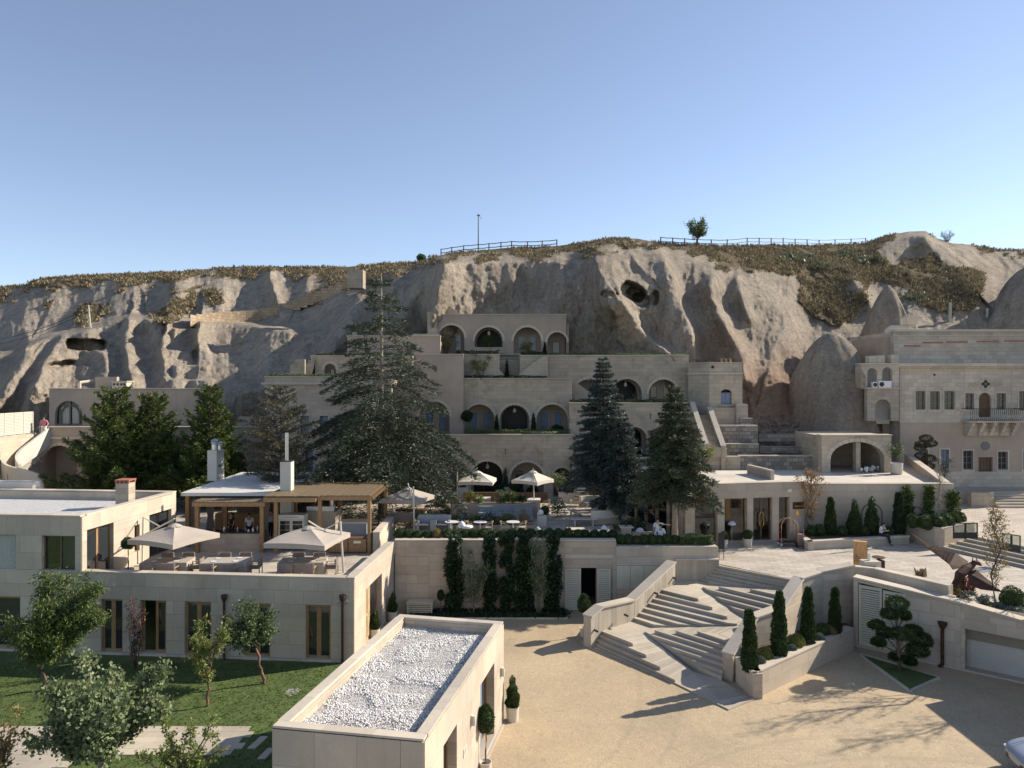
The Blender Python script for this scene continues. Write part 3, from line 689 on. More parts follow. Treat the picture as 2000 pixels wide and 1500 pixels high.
# ------------------------------------------------------------------ annex with gravel roof
def annex():
 A = Vector((-5.9,18.19)); B = Vector((-2.09,17.49)); C = Vector((-.31,26.04)); D = Vector((-4.1,26.86)); zt = 3.44
 r = empty('annex_building', (A.x,A.y,0), 'low limestone annex with a white gravel roof beside the cobbled court', 'building')
 loc = Vector((A.x,A.y,0))
 class LP(Plane):
  def P(s,u,n,z): return Plane.P(s,u,n,z)
 def sub(parent_fn): return parent_fn
 pf = Plane(A, B-A); Lf = (B-A).length; ps = Plane(B, C-B); Ls = (C-B).length
 pb = Plane(C, D-C); Lb = (C-D).length; pw = Plane(D, A-D); Lw = (A-D).length
 fu0 = .72; fu1 = 2.95
 wall('wall', M['lime'], r, pf, .02, Lf-.02, -.05, zt-.02, .3, [rect(fu0,fu1,-.02,2.55)])
 so = [(1.5,2.75),(5.35,7.25)]
 sz = 2.62
 hs = [rect(a,b,.25,sz) for a,b in so]
 wall('wall', M['lime'], r, ps, .32, Ls-.32, -.05, zt-.02, .3, hs)
 wall('wall', M['lime'], r, pb, .02, Lb-.02, -.05, zt-.02, .3); wall('wall', M['lime'], r, pw, .32, Lw-.32, -.05, zt-.02, .3)
 clad('stone_panel', M['lime_panel'], r, pf, 0, Lf, 0, zt, .62, 1.1, [(fu0,fu1,-.1,2.55)])
 clad('stone_panel', M['lime_panel'], r, ps, 0, Ls, 0, zt, .62, .95, [(a,b,.25,sz) for a,b in so])
 clad('stone_panel', M['lime_panel'], r, pw, 0, Lw, 0, zt, .62, .95)
 clad('stone_panel', M['lime_panel'], r, pb, 0, Lb, 0, zt, .62, .95)
 # roof deck and copings
 m = MB(); inn = [A+(B-A)*.06+(D-A)*.03, B+(A-B)*.06+(C-B)*.03, C+(D-C)*.06+(B-C)*.03, D+(C-D)*.06+(A-D)*.03]
 m.prism([tuple(q) for q in inn], 2.9, 3.12); m.build('roof', M['gravel_far'], r)
 t = .13; nf = lambda p,q: ((q-p).normalized())
 ins = lambda P0, a, b: P0 + nf(P0,a)*t + nf(P0,b)*t
 cs = [ins(A,B,D), ins(B,A,C), ins(C,B,D), ins(D,C,A)]
 for a,b in ((0,1),(1,2),(2,3),(3,0)):
  e = nf(cs[a],cs[b])*.18 if a in (1,3) else Vector((0,0))
  coping_run(r, [cs[a]-nf(cs[a],cs[b])*.13+e*1.5, cs[b]+nf(cs[a],cs[b])*.13-e*1.5], .24, zt+.025, .055, 1.3)
 # parapet inner faces
 for a,b in ((0,1),(1,2),(2,3),(3,0)):
  d = nf(cs[a],cs[b]); q0 = cs[a]+d*.1; q1 = cs[b]-d*.1; pl2 = Plane(q0, q1-q0)
  m = MB(); pl2.box(m, 0, (q1-q0).length, -.13, -.09, 3.0, zt+.02); m.build('parapet_face', M['coping'], r)
 # gravel stones
 N = 42000; a_ = rng.random(N); b_ = rng.random(N); e0 = (B-A); e1 = (D-A); V = []; F = []
 base = np.array([(1,0,0),(0,1,0),(-1,0,0),(0,-1,0),(0,0,1),(0,0,-1)], float); fc = np.array([(0,1,4),(1,2,4),(2,3,4),(3,0,4),(1,0,5),(2,1,5),(3,2,5),(0,3,5)])
 s_ = rng.uniform(.014,.036,N)
 thin = np.array([noise.noise(Vector((a*4,b*9,2))) for a,b in zip(a_,b_)]); s_ = np.where(thin>.12, s_*.55, s_)
 aa = .045+a_*.91; bb = .02+b_*.962
 P0 = np.stack([A.x+e0.x*aa+((C.x-B.x)-(D.x-A.x))*aa*bb+e1.x*bb, A.y+e0.y*aa+((C.y-B.y)-(D.y-A.y))*aa*bb+e1.y*bb, 3.12+s_*.35+rng.random(N)*.05+np.where(thin<0,.03,0)], -1)
 Q = base[None]*s_[:,None,None]*rng.uniform(.6,1.3,(N,6,1)); th = rng.uniform(0,6.28,N); c, s = np.cos(th)[:,None], np.sin(th)[:,None]
 Q = np.stack([Q[...,0]*c-Q[...,1]*s, Q[...,0]*s+Q[...,1]*c, Q[...,2]*.75], -1); ph = rng.uniform(-.8,.8,N); c, s = np.cos(ph)[:,None], np.sin(ph)[:,None]
 Q = np.stack([Q[...,0], Q[...,1]*c-Q[...,2]*s, Q[...,1]*s+Q[...,2]*c], -1)
 V = (P0[:,None,:]+Q).reshape(-1,3); Fc = (fc[None]+6*np.arange(N)[:,None,None]).reshape(-1,3)
 tag(link('gravel', fast_mesh('gravel', V, Fc), M['gravel'], r), kind='stuff')
 # openings
 window(r, pf, fu0, fu1, 0, 2.55, -.2, 2, 1, 'wood', 'glass', .1, .12)
 for i,(a,b) in enumerate(so):
  window(r, ps, a, b, .25, sz, -.24, 2, 1, 'wood', 'glass', .07, .07, behind=None)
  m = MB(); ps.box(m, a-.02, b+.02, -.3, .05, .17, .245); m.build('sill', M['coping'], r)
  m = MB(); k = 10; vs = []
  u0, u1 = a+.1, a+(b-a)*.5
  for j in range(k+1): u = u0+(u1-u0)*j/k; vs += [ps.P(u, -.17-.03*(j%2), .3), ps.P(u, -.17-.03*(j%2), sz-.05)]
  m.add(vs, [(2*j,2*j+2,2*j+3,2*j+1) for j in range(k)]); m.build('curtain', M['blind'], r)
 for u,z in ((4.25,2.05),(8.2,1.95)):
  m = MB(); ps.box(m, u-.05, u+.05, .022, .06, z-.16, z+.16); m.lathe([(.05,-.14),(.06,0),(.05,.14)], ps.P(u,.11,z), 8); m.build('wall_light', M['white_metal'], r)
 m = MB(); ps.box(m, 3.4, 3.75, .022, .04, 1.35, 1.6); pq = m.build('plaque', M['pot'], r)
 m = MB()
 for k in range(3): ps.box(m, 3.46, 3.69-.04*k, .042, .046, 1.53-.055*k, 1.545-.055*k)
 m.build('plaque_lettering', M['wood_dark'], pq)
 m = MB(); ps.box(m, 0, Ls, .03, .10, -.01, .04); m.build('plinth', M['step'], r)
 # interior back so the glass shows depth
 m = MB(); m.prism([tuple(q) for q in inn], -.02, .05); m.build('floor', M['plaza'], r)
 return r
_wl = [None]
# parts are built in world coordinates; this shifts them under their thing's empty
def settle():
 for o in list(COL.objects):
  if o.parent is not None and o.get('_s') is None and o.type != 'EMPTY':
   top = o.parent
   while top.parent is not None: top = top.parent
   if top.type == 'EMPTY' and not o.get('copied') and o.parent == top:
    o.matrix_parent_inverse = (__import__('mathutils').Matrix.Translation(top.location) @ __import__('mathutils').Matrix.Rotation(top.rotation_euler.z,4,'Z')).inverted()
   o['_s'] = 1
ANNEX = annex()
# ------------------------------------------------------------------ terrace building (two storeys) on the left
TC = Vector((-6.75,31.47)); TN = Vector((-6.19,38.49)); TW = Vector((-19.0,32.57)); FL = 2.9; PT = 3.58
tdir = (TW-TC).normalized(); TFW = TC+tdir*36
def terrace_house():
 r = empty('terrace_building', (TFW.x,TFW.y,0), 'two storey limestone building with a dining terrace on its lower roof', 'building')
 pf = Plane(TFW, -tdir); Lf = 36.0
 def uf(px):   # pixel column to u on the front plane (at depth of the plane)
  s_ = (px-1000)/FPX; O, d = pf.O, pf.ux; return (s_*O.y-O.x)/(d.x-s_*d.y)
 def zf(px,py): u = uf(px); Y = (pf.O+pf.ux*u).y; return ZAT(py,Y)
 wins = [(-60,40),(198,240),(274,325),(361,413),(476,528),(597,646)]
 wu = [(uf(a),uf(b)) for a,b in wins]; z0, z1 = .12, 2.42
 uL = uf(159.5); zl2 = 6.02
 wall('wall', M['lime'], r, pf, 0, Lf-.02, -.05, PT-.02, .35, [rect(a,b,z0,z1) for a,b in wu])
 clad('stone_panel', M['lime_panel'], r, pf, uf(-40), Lf, 0, PT, .58, 1.3, [(a,b,-.1 if 0 else z0,z1) for a,b in wu])
 for i,(a,b) in enumerate(wu):
  if i == 2:
   window(r, pf, a+(b-a)*.55, b, z0, z1, -.1, 1, 1, 'wood', 'glass', .12, .12, name='door')
   window(r, pf, a, a+.14, z0, z1, -.1, 1, 1, 'wood', 'glass', .06, .06, name='door')
  else: window(r, pf, a, b, z0, z1, -.1, 2, 1, 'wood', 'glass', .1, .2, name='door')
  m = MB(); pf.box(m, a-.08, b+.08, -.3, .12, -.02, z0-.004); m.build('doorstep', M['coping'], r)
 m = MB(); pf.box(m, uf(-40), Lf, .03, .10, 0, .1); m.build('plinth', M['coping'], r)
 # east side
 pe = Plane(TC, TN-TC); Le = (TN-TC).length
 d0, d1 = 1.75, 4.6
 wall('wall', M['lime'], r, pe, .37, Le, -.05, PT-.02, .35, [rect(d0,d1,.05,2.62)])
 clad('stone_panel', M['lime_panel'], r, pe, 0, Le, 0, PT, .58, 1.1, [(d0,d1,-.1,2.62)])
 m = MB(); pe.box(m, d0, d0+1.2, -.18, -.12, .05, 2.6); o = m.build('door', M['wood_pale'], r)
 for k in range(2):
  for zz in ((.25,1.2),(1.35,2.45)):
   m = MB(); pe.box(m, d0+.12+.55*k, d0+.55+.55*k, -.115, -.09, *zz); m.build('door_panel', M['wood_pale'], o)
 window(r, pe, d0+1.25, d1-.02, .05, 2.6, -.22, 1, 1, 'wood', 'glass', .1, .12, name='door')
 m = MB(); pe.box(m, d0, d1, -.35, .05, 0, .045); m.build('doorstep', M['coping'], r)
 # lower roof = terrace floor
 NW = TN+tdir*12.4; m = MB(); m.prism([tuple(TC+tdir*.3), tuple(TN), (-6.3,45), tuple(NW+Vector((0,8))), tuple(TFW+Vector((0,9)))], FL-.25, FL); m.build('terrace_floor', M['plaza'], r)
 cen = TC+Vector((-.17,.17))
 coping_run(r, [TFW+Vector((0,.17)), cen+tdir*.15], .36, PT, .05, 1.5); coping_run(r, [cen-Vector((0,.17)), TN-Vector((.17,0))], .36, PT, .05, 1.5)
 m = MB(); pf.box(m, 0, Lf-.4, -.34, -.30, FL, PT-.01); m.build('parapet_face', M['lime'], r)
 m = MB(); pe.box(m, .3, Le, -.34, -.30, FL, PT-.01); m.build('parapet_face', M['lime'], r)
 # drain pipes
 for px,tp in ((671,1160),(441,1160)):
  u = uf(px); zt = zf(px,tp); m = MB(); m.tube([pf.P(u,.16,.02),pf.P(u,.16,zt-.3)], .055, 8); m.lathe([(.06,-.3),(.13,-.12),(.14,0)], pf.P(u,.16,zt), 8); m.build('drain_pipe', M['rust'], r)
 # cherub-like plaster relief behind the right pipe: plain scroll ornament
 u = uf(671); m = MB()
 for sx in (-1,1):
  m.tube([pf.P(u+sx*t, .05, zf(671,1178)+z) for t,z in ((.03,.1),(.15,.14),(.24,.06),(.22,-.06),(.12,-.05),(.06,-.15))], [.03,.05,.05,.04,.03,.02], 6)
 m.build('relief_ornament', M['render'], r)
 # upper storey
 P0 = TFW+pf.ux*uL; east = Vector((.112,.9937)); pu = Plane(TFW, -tdir)
 q = [(uf(-70),uf(32)),(uf(82),uf(147))]; zz0 = zf(100,1142); zz1 = zf(100,1046)
 wall('wall', M['lime'], r, pu, 0, uL-.02, PT+.06, zl2-.02, .3, [rect(a,b,zz0,zz1) for a,b in q])
 clad('stone_panel', M['lime_panel'], r, pu, uf(-40), uL, PT+.06, zl2, .62, 1.3, [(a,b,zz0,zz1) for a,b in q])
 window(r, pu, *q[0], zz0, zz1, -.15, 2, 1, 'wood', 'glass', .06, .06); window(r, pu, *q[1], zz0, zz1, -.15, 2, 1, 'wood_dark', 'clear', .07, .07)
 m = MB(); a,b = q[0]; k = 40; vs = []
 for j in range(k+1): u = a+.1+(b-a-.2)*j/k; vs += [pu.P(u, -.145-.03*(j%2)+.01, zz0+.06), pu.P(u, -.145-.03*(j%2)+.01, zz1-.06)]
 m.add(vs, [(2*j,2*j+2,2*j+3,2*j+1) for j in range(k)]); m.build('curtain', M['curtain_pale'], r)
 m = MB(); a,b = q[1]; pu.box(m, a, b, -1.2, -1.15, zz0, zz1); m.build('blind', M['curtain_pale'], r)
 p2 = Plane(P0, east); L2 = 7.35
 def u2(px):
  s_ = (px-1000)/FPX; O, d = p2.O, p2.ux; return (s_*O.y-O.x)/(d.x-s_*d.y)
 ho = [(u2(169),u2(221),FL+.1,ZAT(1030,33.5)),(u2(291),u2(334),FL+.1,5.2),(u2(262),u2(272),3.6,4.9)]
 wall('wall', M['lime'], r, p2, .32, L2, FL, zl2-.02, .3, [rect(*h) for h in ho])
 clad('stone_panel', M['lime_panel'], r, p2, 0, L2, FL, zl2, .62, 1.2, ho)
 window(r, p2, *ho[0], -.15, 2, 1, 'wood', 'glass', .08, .14, name='door'); window(r, p2, *ho[1], -.15, 2, 1, 'wood_dark', 'glass', .08, .1); window(r, p2, *ho[2], -.15, 1, 1, 'wood_dark', 'glass', .05, .05)
 Q = P0+east*L2; bw = Q+tdir*22
 wall('wall', M['lime'], r, Plane(Q, tdir), 0, 22, FL, zl2-.02, .3)
 m = MB(); m.prism([tuple(P0+tdir*.2+east*.1), tuple(Q+tdir*.2-east*.1), tuple(bw), tuple(P0+tdir*17)], zl2-.7, zl2-.42); m.build('roof', M['gravel_far'], r)
 for a,b in ((TFW+Vector((0,.16)), P0+Vector((-.16,.16))-tdir*.14), (P0+Vector((-.15,.33)), Q+Vector((-.15,-.32))), (Q+Vector((0,-.15)), bw)):
  coping_run(r, [a,b], .34, zl2, .06, 1.4)
 for (a,b) in ((P0+tdir*.32, P0+tdir*.32+east*L2),):
  pl3 = Plane(a, b-a); m = MB(); pl3.box(m, .3, L2-.3, 0, .03, zl2-.45, zl2-.01); m.build('parapet_face', M['lime'], r)
 # chimney with tiled cap
 c = W(245,975,37.6); zt = ZAT(938,37.6); m = MB(); m.prism([(c.x-.33,c.y-.33),(c.x+.33,c.y-.33),(c.x+.33,c.y+.33),(c.x-.33,c.y+.33)], zl2-.5, zt-.12); ch = m.build('chimney', M['cut'], r)
 m = MB();
 for sx in (-.3,-.1,.1,.3):
  for sy in (-.3,.3): m.box(c.x+sx-.05,c.x+sx+.05,c.y+sy-.05,c.y+sy+.05,zt-.118,zt)
 m.box(c.x-.37,c.x+.37,c.y-.37,c.y+.37,zt+.003,zt+.06); m.build('tiled_cap', M['terracotta'], ch)
 # small roof hatch wall
 m = MB(); h = W(30,945,41.5); m.box(h.x-1.6,h.x+1.2,h.y-.4,h.y+.4,zl2-.3,ZAT(940,41.5)); m.build('roof_upstand', M['render'], r)
 return r, pf, uf, p2, u2
TH, TPF, TUF, TP2, TU2 = terrace_house()
# ------------------------------------------------------------------ retaining wall between court and restaurant terrace
YR = 38.6
def retaining():
 r = empty('retaining_wall', (0,YR,0), 'long limestone retaining wall with climbers and louvred doors below the restaurant terrace', 'wall')
 pl = front(YR); X0, X1, X2 = -6.15, XAT(1203,YR), XAT(1401,YR)
 zt1 = ZAT(1056,YR); zt2 = ZAT(1069,YR); ux = lambda px: XAT(px,YR)
 dh = (ux(1135),ux(1165),0.02,ZAT(1109,YR))
 holes = [rect(*dh)]
 wall('wall', M['lime'], r, pl, X0, X1, -.05, zt1, .4, holes); wall('wall', M['lime'], r, pl, X1, X2+.05, -.05, zt2, .4)
 clad('stone_panel', M['lime_panel'], r, pl, X0+.02, ux(838), 0, ZAT(1087,YR), .45, 1.2, t=.05)
 clad('stone_panel', M['lime_panel'], r, pl, ux(838), ux(1103), 0, ZAT(1082,YR), .45, 1.2, t=.03)
 clad('stone_panel', M['lime_panel'], r, pl, ux(1197), X1, 0, ZAT(1083,YR), .45, 1.2, t=.03)
 clad('stone_panel', M['lime_panel'], r, pl, X1+.01, X2, .9, zt2, .45, 1.2, t=.03)
 m = MB(); pl.box(m, ux(1103), ux(1197), 0, .06, ZAT(1090,YR), ZAT(1083,YR)); m.build('string_course', M['coping'], r)
 coping_run(r, [(X0,YR+.2),(X1,YR+.2)], .44, zt1, .05, 1.4); coping_run(r, [(X1+.01,YR+.2),(X2,YR+.2)], .44, zt2, .05, 1.4)
 # louvred doors: left leaf open flat, right leaf
 for k,(a,b) in enumerate(((ux(1103),ux(1134)),(ux(1166),ux(1192)))):
  z0, z1 = .05, ZAT(1110,YR); m = MB(); n0 = .07
  for q in ((a,a+.08,z0,z1),(b-.08,b,z0,z1),(a+.08,b-.08,z0,z0+.08),(a+.08,b-.08,z1-.08,z1)): pl.box(m, q[0],q[1],n0,n0+.05,q[2],q[3])
  d = m.build('louvred_door', M['louvre'], r); n = 20
  for j in range(n):
   z = z0+.1+(z1-z0-.2)*j/n; me = MB(); h = (z1-z0-.2)/n
   vs = [pl.P(a+.08,n0+.05,z),pl.P(b-.08,n0+.05,z),pl.P(b-.08,n0+.015,z+h*.62),pl.P(a+.08,n0+.015,z+h*.62)]
   vs += [pl.P(a+.08,n0+.04,z-.012),pl.P(b-.08,n0+.04,z-.012),pl.P(b-.08,n0,z+h*.62-.012),pl.P(a+.08,n0,z+h*.62-.012)]
   me.add(vs, [(0,1,2,3),(7,6,5,4),(0,4,5,1),(2,6,7,3),(1,5,6,2),(3,7,4,0)]); me.build('slat', M['louvre'], d)
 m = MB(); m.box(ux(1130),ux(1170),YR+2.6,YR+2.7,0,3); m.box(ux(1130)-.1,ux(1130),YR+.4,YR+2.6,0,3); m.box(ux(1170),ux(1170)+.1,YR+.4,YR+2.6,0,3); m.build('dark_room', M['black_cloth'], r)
 # service cabinet doors to the right
 for k in range(3):
  a = ux(1204+k*27); b = ux(1204+k*27+26); m = MB(); pl.box(m, a, b, .035, .07, ZAT(1149,YR), ZAT(1104,YR)); o = m.build('cabinet_door', M['louvre'], r)
 m = MB(); pl.box(m, ux(1203), ux(1300), .03, .1, ZAT(1103,YR), ZAT(1100,YR)); m.build('string_course', M['coping'], r)
 # cracks: plaster panels reveal
 return r
retaining()
def upper_terrace():
 m = MB(); x1 = XAT(1203,YR)
 m.prism([(-6.2,YR+.42),(XAT(1401,YR)-.02,YR+.42),(XAT(1401,YR)-.02,40.8),(9,44.5),(9,58),(12,60),(-32,60),(-32,40),(-18,40),(-6.3,39.8)], 2.3, FL-.01)
 tag(m.build('restaurant_terrace', M['plaza']), kind='structure')
 m = MB(); m.prism([(-60,44),(-18.5,44),(-18.5,66),(-60,66)], 1.0, 2.7); tag(m.build('garden_terrace', M['plaza']), kind='structure')
upper_terrace()
m = MB(); m.prism([(-6.1,YR+.44),(XAT(1200,YR),YR+.44),(6.3,46),(7.2,53),(-6.1,53)], FL+.004, 3.25); tag(m.build('raised_terrace', M['plaza']), kind='structure')
def service_box():
 c = U(821,1199,0); r = empty('ventilation_box', c, 'slatted cream metal ventilation box standing below the retaining wall', 'cabinet')
 w2, d2, h = .62, .3, .62; m = MB()
 for sx in (-1,1):
  for sy in (-1,1): m.box(c.x+sx*w2-.03,c.x+sx*w2+.03,c.y+sy*d2-.03,c.y+sy*d2+.03,0,h)
 m.build('frame', M['louvre'], r); m = MB(); m.box(c.x-w2-.06,c.x+w2+.06,c.y-d2-.06,c.y+d2+.06,h+.003,h+.05); m.build('lid', M['louvre'], r)
 for k in range(6):
  z = .06+k*.095; m = MB(); m.box(c.x-w2+.032,c.x+w2-.032,c.y-d2-.02,c.y-d2+.02,z,z+.06); m.build('slat', M['louvre'], r)
 m = MB(); m.box(c.x-w2+.05,c.x+w2-.05,c.y-d2+.04,c.y+d2-.02,0,h-.02); m.build('inner_case', M['dark_metal'], r)
service_box()
# ------------------------------------------------------------------ the zigzag stair between court and plaza
PZ = 2.4
zL1, zR1, zL2, zR2 = .6, 1.08, 1.6, 1.98
def stair():
 r = empty('zigzag_staircase', U(1420,1385,0), 'travertine staircase with zigzag ramps climbing from the court to the plaza', 'staircase')
 L1 = U(1173,1228,zL1); L2 = U(1235,1211,zL1); L3 = U(1277,1225,zL1); L4 = U(1212,1241,zL1); L5 = U(1259,1236,zL1)
 G0 = U(1136,1253,0); G1 = U(1319,1335,.0); G2 = U(1421,1385,0); G3 = U(1469,1366,0); G4 = U(1408,1328,.12); T1 = U(1353,1312,.1)
 R1 = U(1440,1222,zR1); R2 = U(1405,1239,zR1); R3 = U(1430,1249,zR1)
 U1 = U(1296,1147,zL2); U2 = Vector((XAT(1323,YR-.02),YR-.02,zL2)); U3 = Vector((XAT(1368,YR-.02),YR-.02,zL2)); U4 = U(1387,1141,zL2); U5 = U(1372,1149,zL2); U6 = U(1338,1158,zL2)
 V1 = U(1545,1150,zR2); V2 = U(1530,1160,zR2)
 P0 = Vector((XAT(1404,YR-.02),YR-.02,PZ)); P1 = U(1556,1133,PZ)
 def rail(pts, z):
  if z <= pts[0].z: return pts[0]
  for a,b in zip(pts, pts[1:]):
   if a.z <= z <= b.z and b.z > a.z: return a.lerp(b,(z-a.z)/(b.z-a.z))
  return pts[-1]
 def flight(A, B, z0, z1, n, drop=.35):
  for k in range(n):
   za = z0+(z1-z0)*k/n; zb = z0+(z1-z0)*(k+1)/n; zt = zb-.004 if k==n-1 else zb
   a0, b0, a1, b1 = rail(A,za), rail(B,za), rail(A,zb), rail(B,zb)
   poly = [(a0.x,a0.y),(b0.x,b0.y)] ;
   # follow intermediate rail points between the two heights
   poly += [(p.x,p.y) for p in B if za < p.z < zb] + [(b1.x,b1.y)]
   poly += [(a1.x,a1.y)] + [(p.x,p.y) for p in reversed(A) if za < p.z < zb]
   pp = [];
   for p in poly:
    if not pp or (abs(p[0]-pp[-1][0])+abs(p[1]-pp[-1][1])) > 1e-3: pp.append(p)
   if (abs(pp[0][0]-pp[-1][0])+abs(pp[0][1]-pp[-1][1])) < 1e-3: pp.pop()
   if len(pp) < 3: continue
   # nosing: front edge moved 2 cm
   m = MB(); m.prism(pp, max(za-drop,-.05), zt-.045); st = m.build('step', M['step'], r)
   c = Vector((sum(p[0] for p in pp)/len(pp), sum(p[1] for p in pp)/len(pp))); m = MB()
   f = (Vector((a0.x,a0.y))-Vector((b0.x,b0.y))); f = Vector((f.y,-f.x)); f = f.normalized() if f.length else Vector((0,-1))
   if f.dot(Vector((a1.x-a0.x+b1.x-b0.x, a1.y-a0.y+b1.y-b0.y))) > 0: f = -f
   q = [(p[0]+f.x*.025, p[1]+f.y*.025) if i < 2 else p for i,p in enumerate(pp)]
   m.prism(q, zt-.044, zt); m.build('tread', M['step'], st)
 def plate(name, pts, thick=.5, boards=None, mat='step'):
  """ramp or landing: polygon with sloping top. boards: number of slabs cut across from edge (0-1) to edge (3-2)"""
  if not boards:
   m = MB(); n = len(pts); m.add([tuple(p) for p in pts]+[(p.x,p.y,p.z-thick) for p in pts], [tuple(range(n)), tuple(range(2*n-1,n-1,-1))]+[(i,n+i,n+(i+1)%n,(i+1)%n) for i in range(n)])
   me = m.build(name, M[mat], r); return
  a,b,c,d = pts
  for k in range(boards):
   t0, t1 = (k+.02)/boards, (k+.98)/boards
   q = [a.lerp(d,t0), b.lerp(c,t0), b.lerp(c,t1), a.lerp(d,t1)]; dz = random.uniform(-.002,.004)
   m = MB(); m.add([(p.x,p.y,p.z+dz) for p in q]+[(p.x,p.y,p.z-thick) for p in q], [(0,1,2,3),(7,6,5,4),(0,4,5,1),(1,5,6,2),(2,6,7,3),(3,7,4,0)])
   m.build(name, M[mat], r)
 lift = lambda p, h=.006: Vector((p.x,p.y,p.z+h))
 # ramp 1, landing 1, arm 1, ramp 2, landing 2, arm 2
 plate('ramp_slab', [lift(L4),lift(L5),lift(T1),lift(G1)], .4, 22)
 plate('ramp_slab', [lift(T1,-.0),lift(G4,-.0),lift(G3),lift(G2)], .3, 9)
 plate('ramp_slab', [lift(T1,-.001),lift(G2,.001),lift(G1.lerp(G2,.5)),lift(G1)], .3)
 plate('landing_slab', [L1,L2,L3,L5,L4], .45)
 plate('ramp_slab', [lift(L5,.002),lift(L3,.002),lift(R1),lift(R2)], .5, 26)
 plate('landing_slab', [lift(R2,.004),lift(R1,.004),lift(U(1462,1232,zR1),.004),lift(R3,.004)], .5)
 plate('ramp_slab', [lift(R1,.006),lift(U(1463,1214,zR1),.006),lift(U5),lift(U6)], .6, 16)
 plate('landing_slab', [U1,U2,U3,U4,U5,U6], .6)
 plate('ramp_slab', [lift(U5,.002),lift(U4,.002),lift(V1),lift(V2)], .6, 22)
 # flights
 flight([U(1140,1253,0),lift(L1,0)], [U(1319,1335,0),L4], 0, zL1, 4)
 flight([G4.copy(),L5,R2], [Vector((G4.x+.02,G4.y,.12)),R3], .12, zR1, 7)
 flight([L2,U1], [L3,R1,U6], zL1, zL2, 7)
 flight([U(1463,1214,zR1),U5,V2], [U(1466,1216,zR1),V2+Vector((.3,-.2,0))], zR1, zR2, 6)
 flight([U3,P0], [U4,V1,P1], zL2, PZ, 6)
 m = MB(); m.prism([(G0.x-.06,G0.y+.05),(G0.x-.03,G0.y-.12),(G1.x,G1.y-.1),(G2.x,G2.y-.12),(G3.x+.1,G3.y-.05),(G3.x,G3.y+.1),(G2.x,G2.y+.05),(G1.x,G1.y+.1),(G0.x+.5,G0.y)], -.03, .05); m.build('plinth', M['step'], r)
 # fill under everything
 m = MB(); m.prism([(L1.x,L1.y+.0),(L3.x,L3.y),(R3.x,R3.y),(R3.x+.2,R3.y+1.5),(L2.x,L2.y)], -.04, .35); m.build('stair_core', M['step'], r)
 m = MB(); m.prism([(U1.x,U1.y),(U6.x,U6.y),(U(1463,1214,zR1).x,U(1463,1214,zR1).y+.3),(12.2,33.9),(11,36),(P0.x,YR-.05),(U2.x,U2.y-.02)], -.04, .95); m.build('stair_core', M['step'], r)
 for (px,py,z) in ((1161,1231,1.0),(1220,1200,1.1),(1278,1158,1.7),(1313,1128,2.0),(1384,1105,2.2)): pass
 return r
stair()
def stair_left_wall():
 pts = [U(1148,1204,1.22), U(1181,1184,1.42), U(1241,1171,1.5), U(1321,1099,2.62)]
 pts = [W(1147,1205,33.3), W(1170,1186,33.9), W(1232,1172,35.3), W(1312,1098,37.9)]
 r = empty('stair_side_wall', (pts[0].x,pts[0].y,0), 'board marked stone parapet on the left side of the zigzag staircase', 'wall')
 t = .42
 sub = []
 for i in range(3):
  a, b = pts[i], pts[i+1]; L = (b.xy-a.xy).length; n = max(1, round(L/.3))
  for k in range(n):
   p, q = a.lerp(b,k/n), a.lerp(b,(k+1)/n); d = (q.xy-p.xy).normalized(); nn = Vector((d.y,-d.x))*(t/2+random.uniform(0,.006)); g = d*.004
   m = MB(); m.prism([(*(p.xy+nn+g),p.z),(*(q.xy+nn-g),q.z),(*(q.xy-nn-g),q.z),(*(p.xy-nn+g),p.z)], -.03, 0); m.build('stone_board', M['concrete'], r)
 coping_run(r, pts, t, 0, .07, 1.6, zs=[p.z+.01 for p in pts], over=.07)
 # wall continuing along the retaining wall
 r2 = empty('stair_head_wall', (pts[3].x,YR-.2,0), 'board marked stone wall under the hedge at the head of the zigzag staircase', 'wall')
 x0, x1 = XAT(1318,YR-.12), XAT(1404,YR-.12); z = ZAT(1093,YR-.12); n = 12
 for k in range(n):
  a = x0+(x1-x0)*k/n; m = MB(); m.box(a+.003, a+(x1-x0)/n-.003, YR-.15-random.uniform(0,.006), YR-.035, 0, z); m.build('stone_board', M['concrete'], r2)
 coping_run(r2, [(x0,YR-.12),(x1,YR-.12)], .2, z+.003, .05, 1.3)
 for i,(px,py,Y) in enumerate(((1161,1231,33.25),(1220,1201,34.35),(1278,1158,36.3),(1313,1128,37.6))):
  p = W(px,py,Y); m = MB(); m.tube([p+Vector((.12,-.18,0)),p+Vector((.0,.06,0))], .05, 8); m.build('step_light', M['dark_metal'], r)
stair_left_wall()
RW = {}
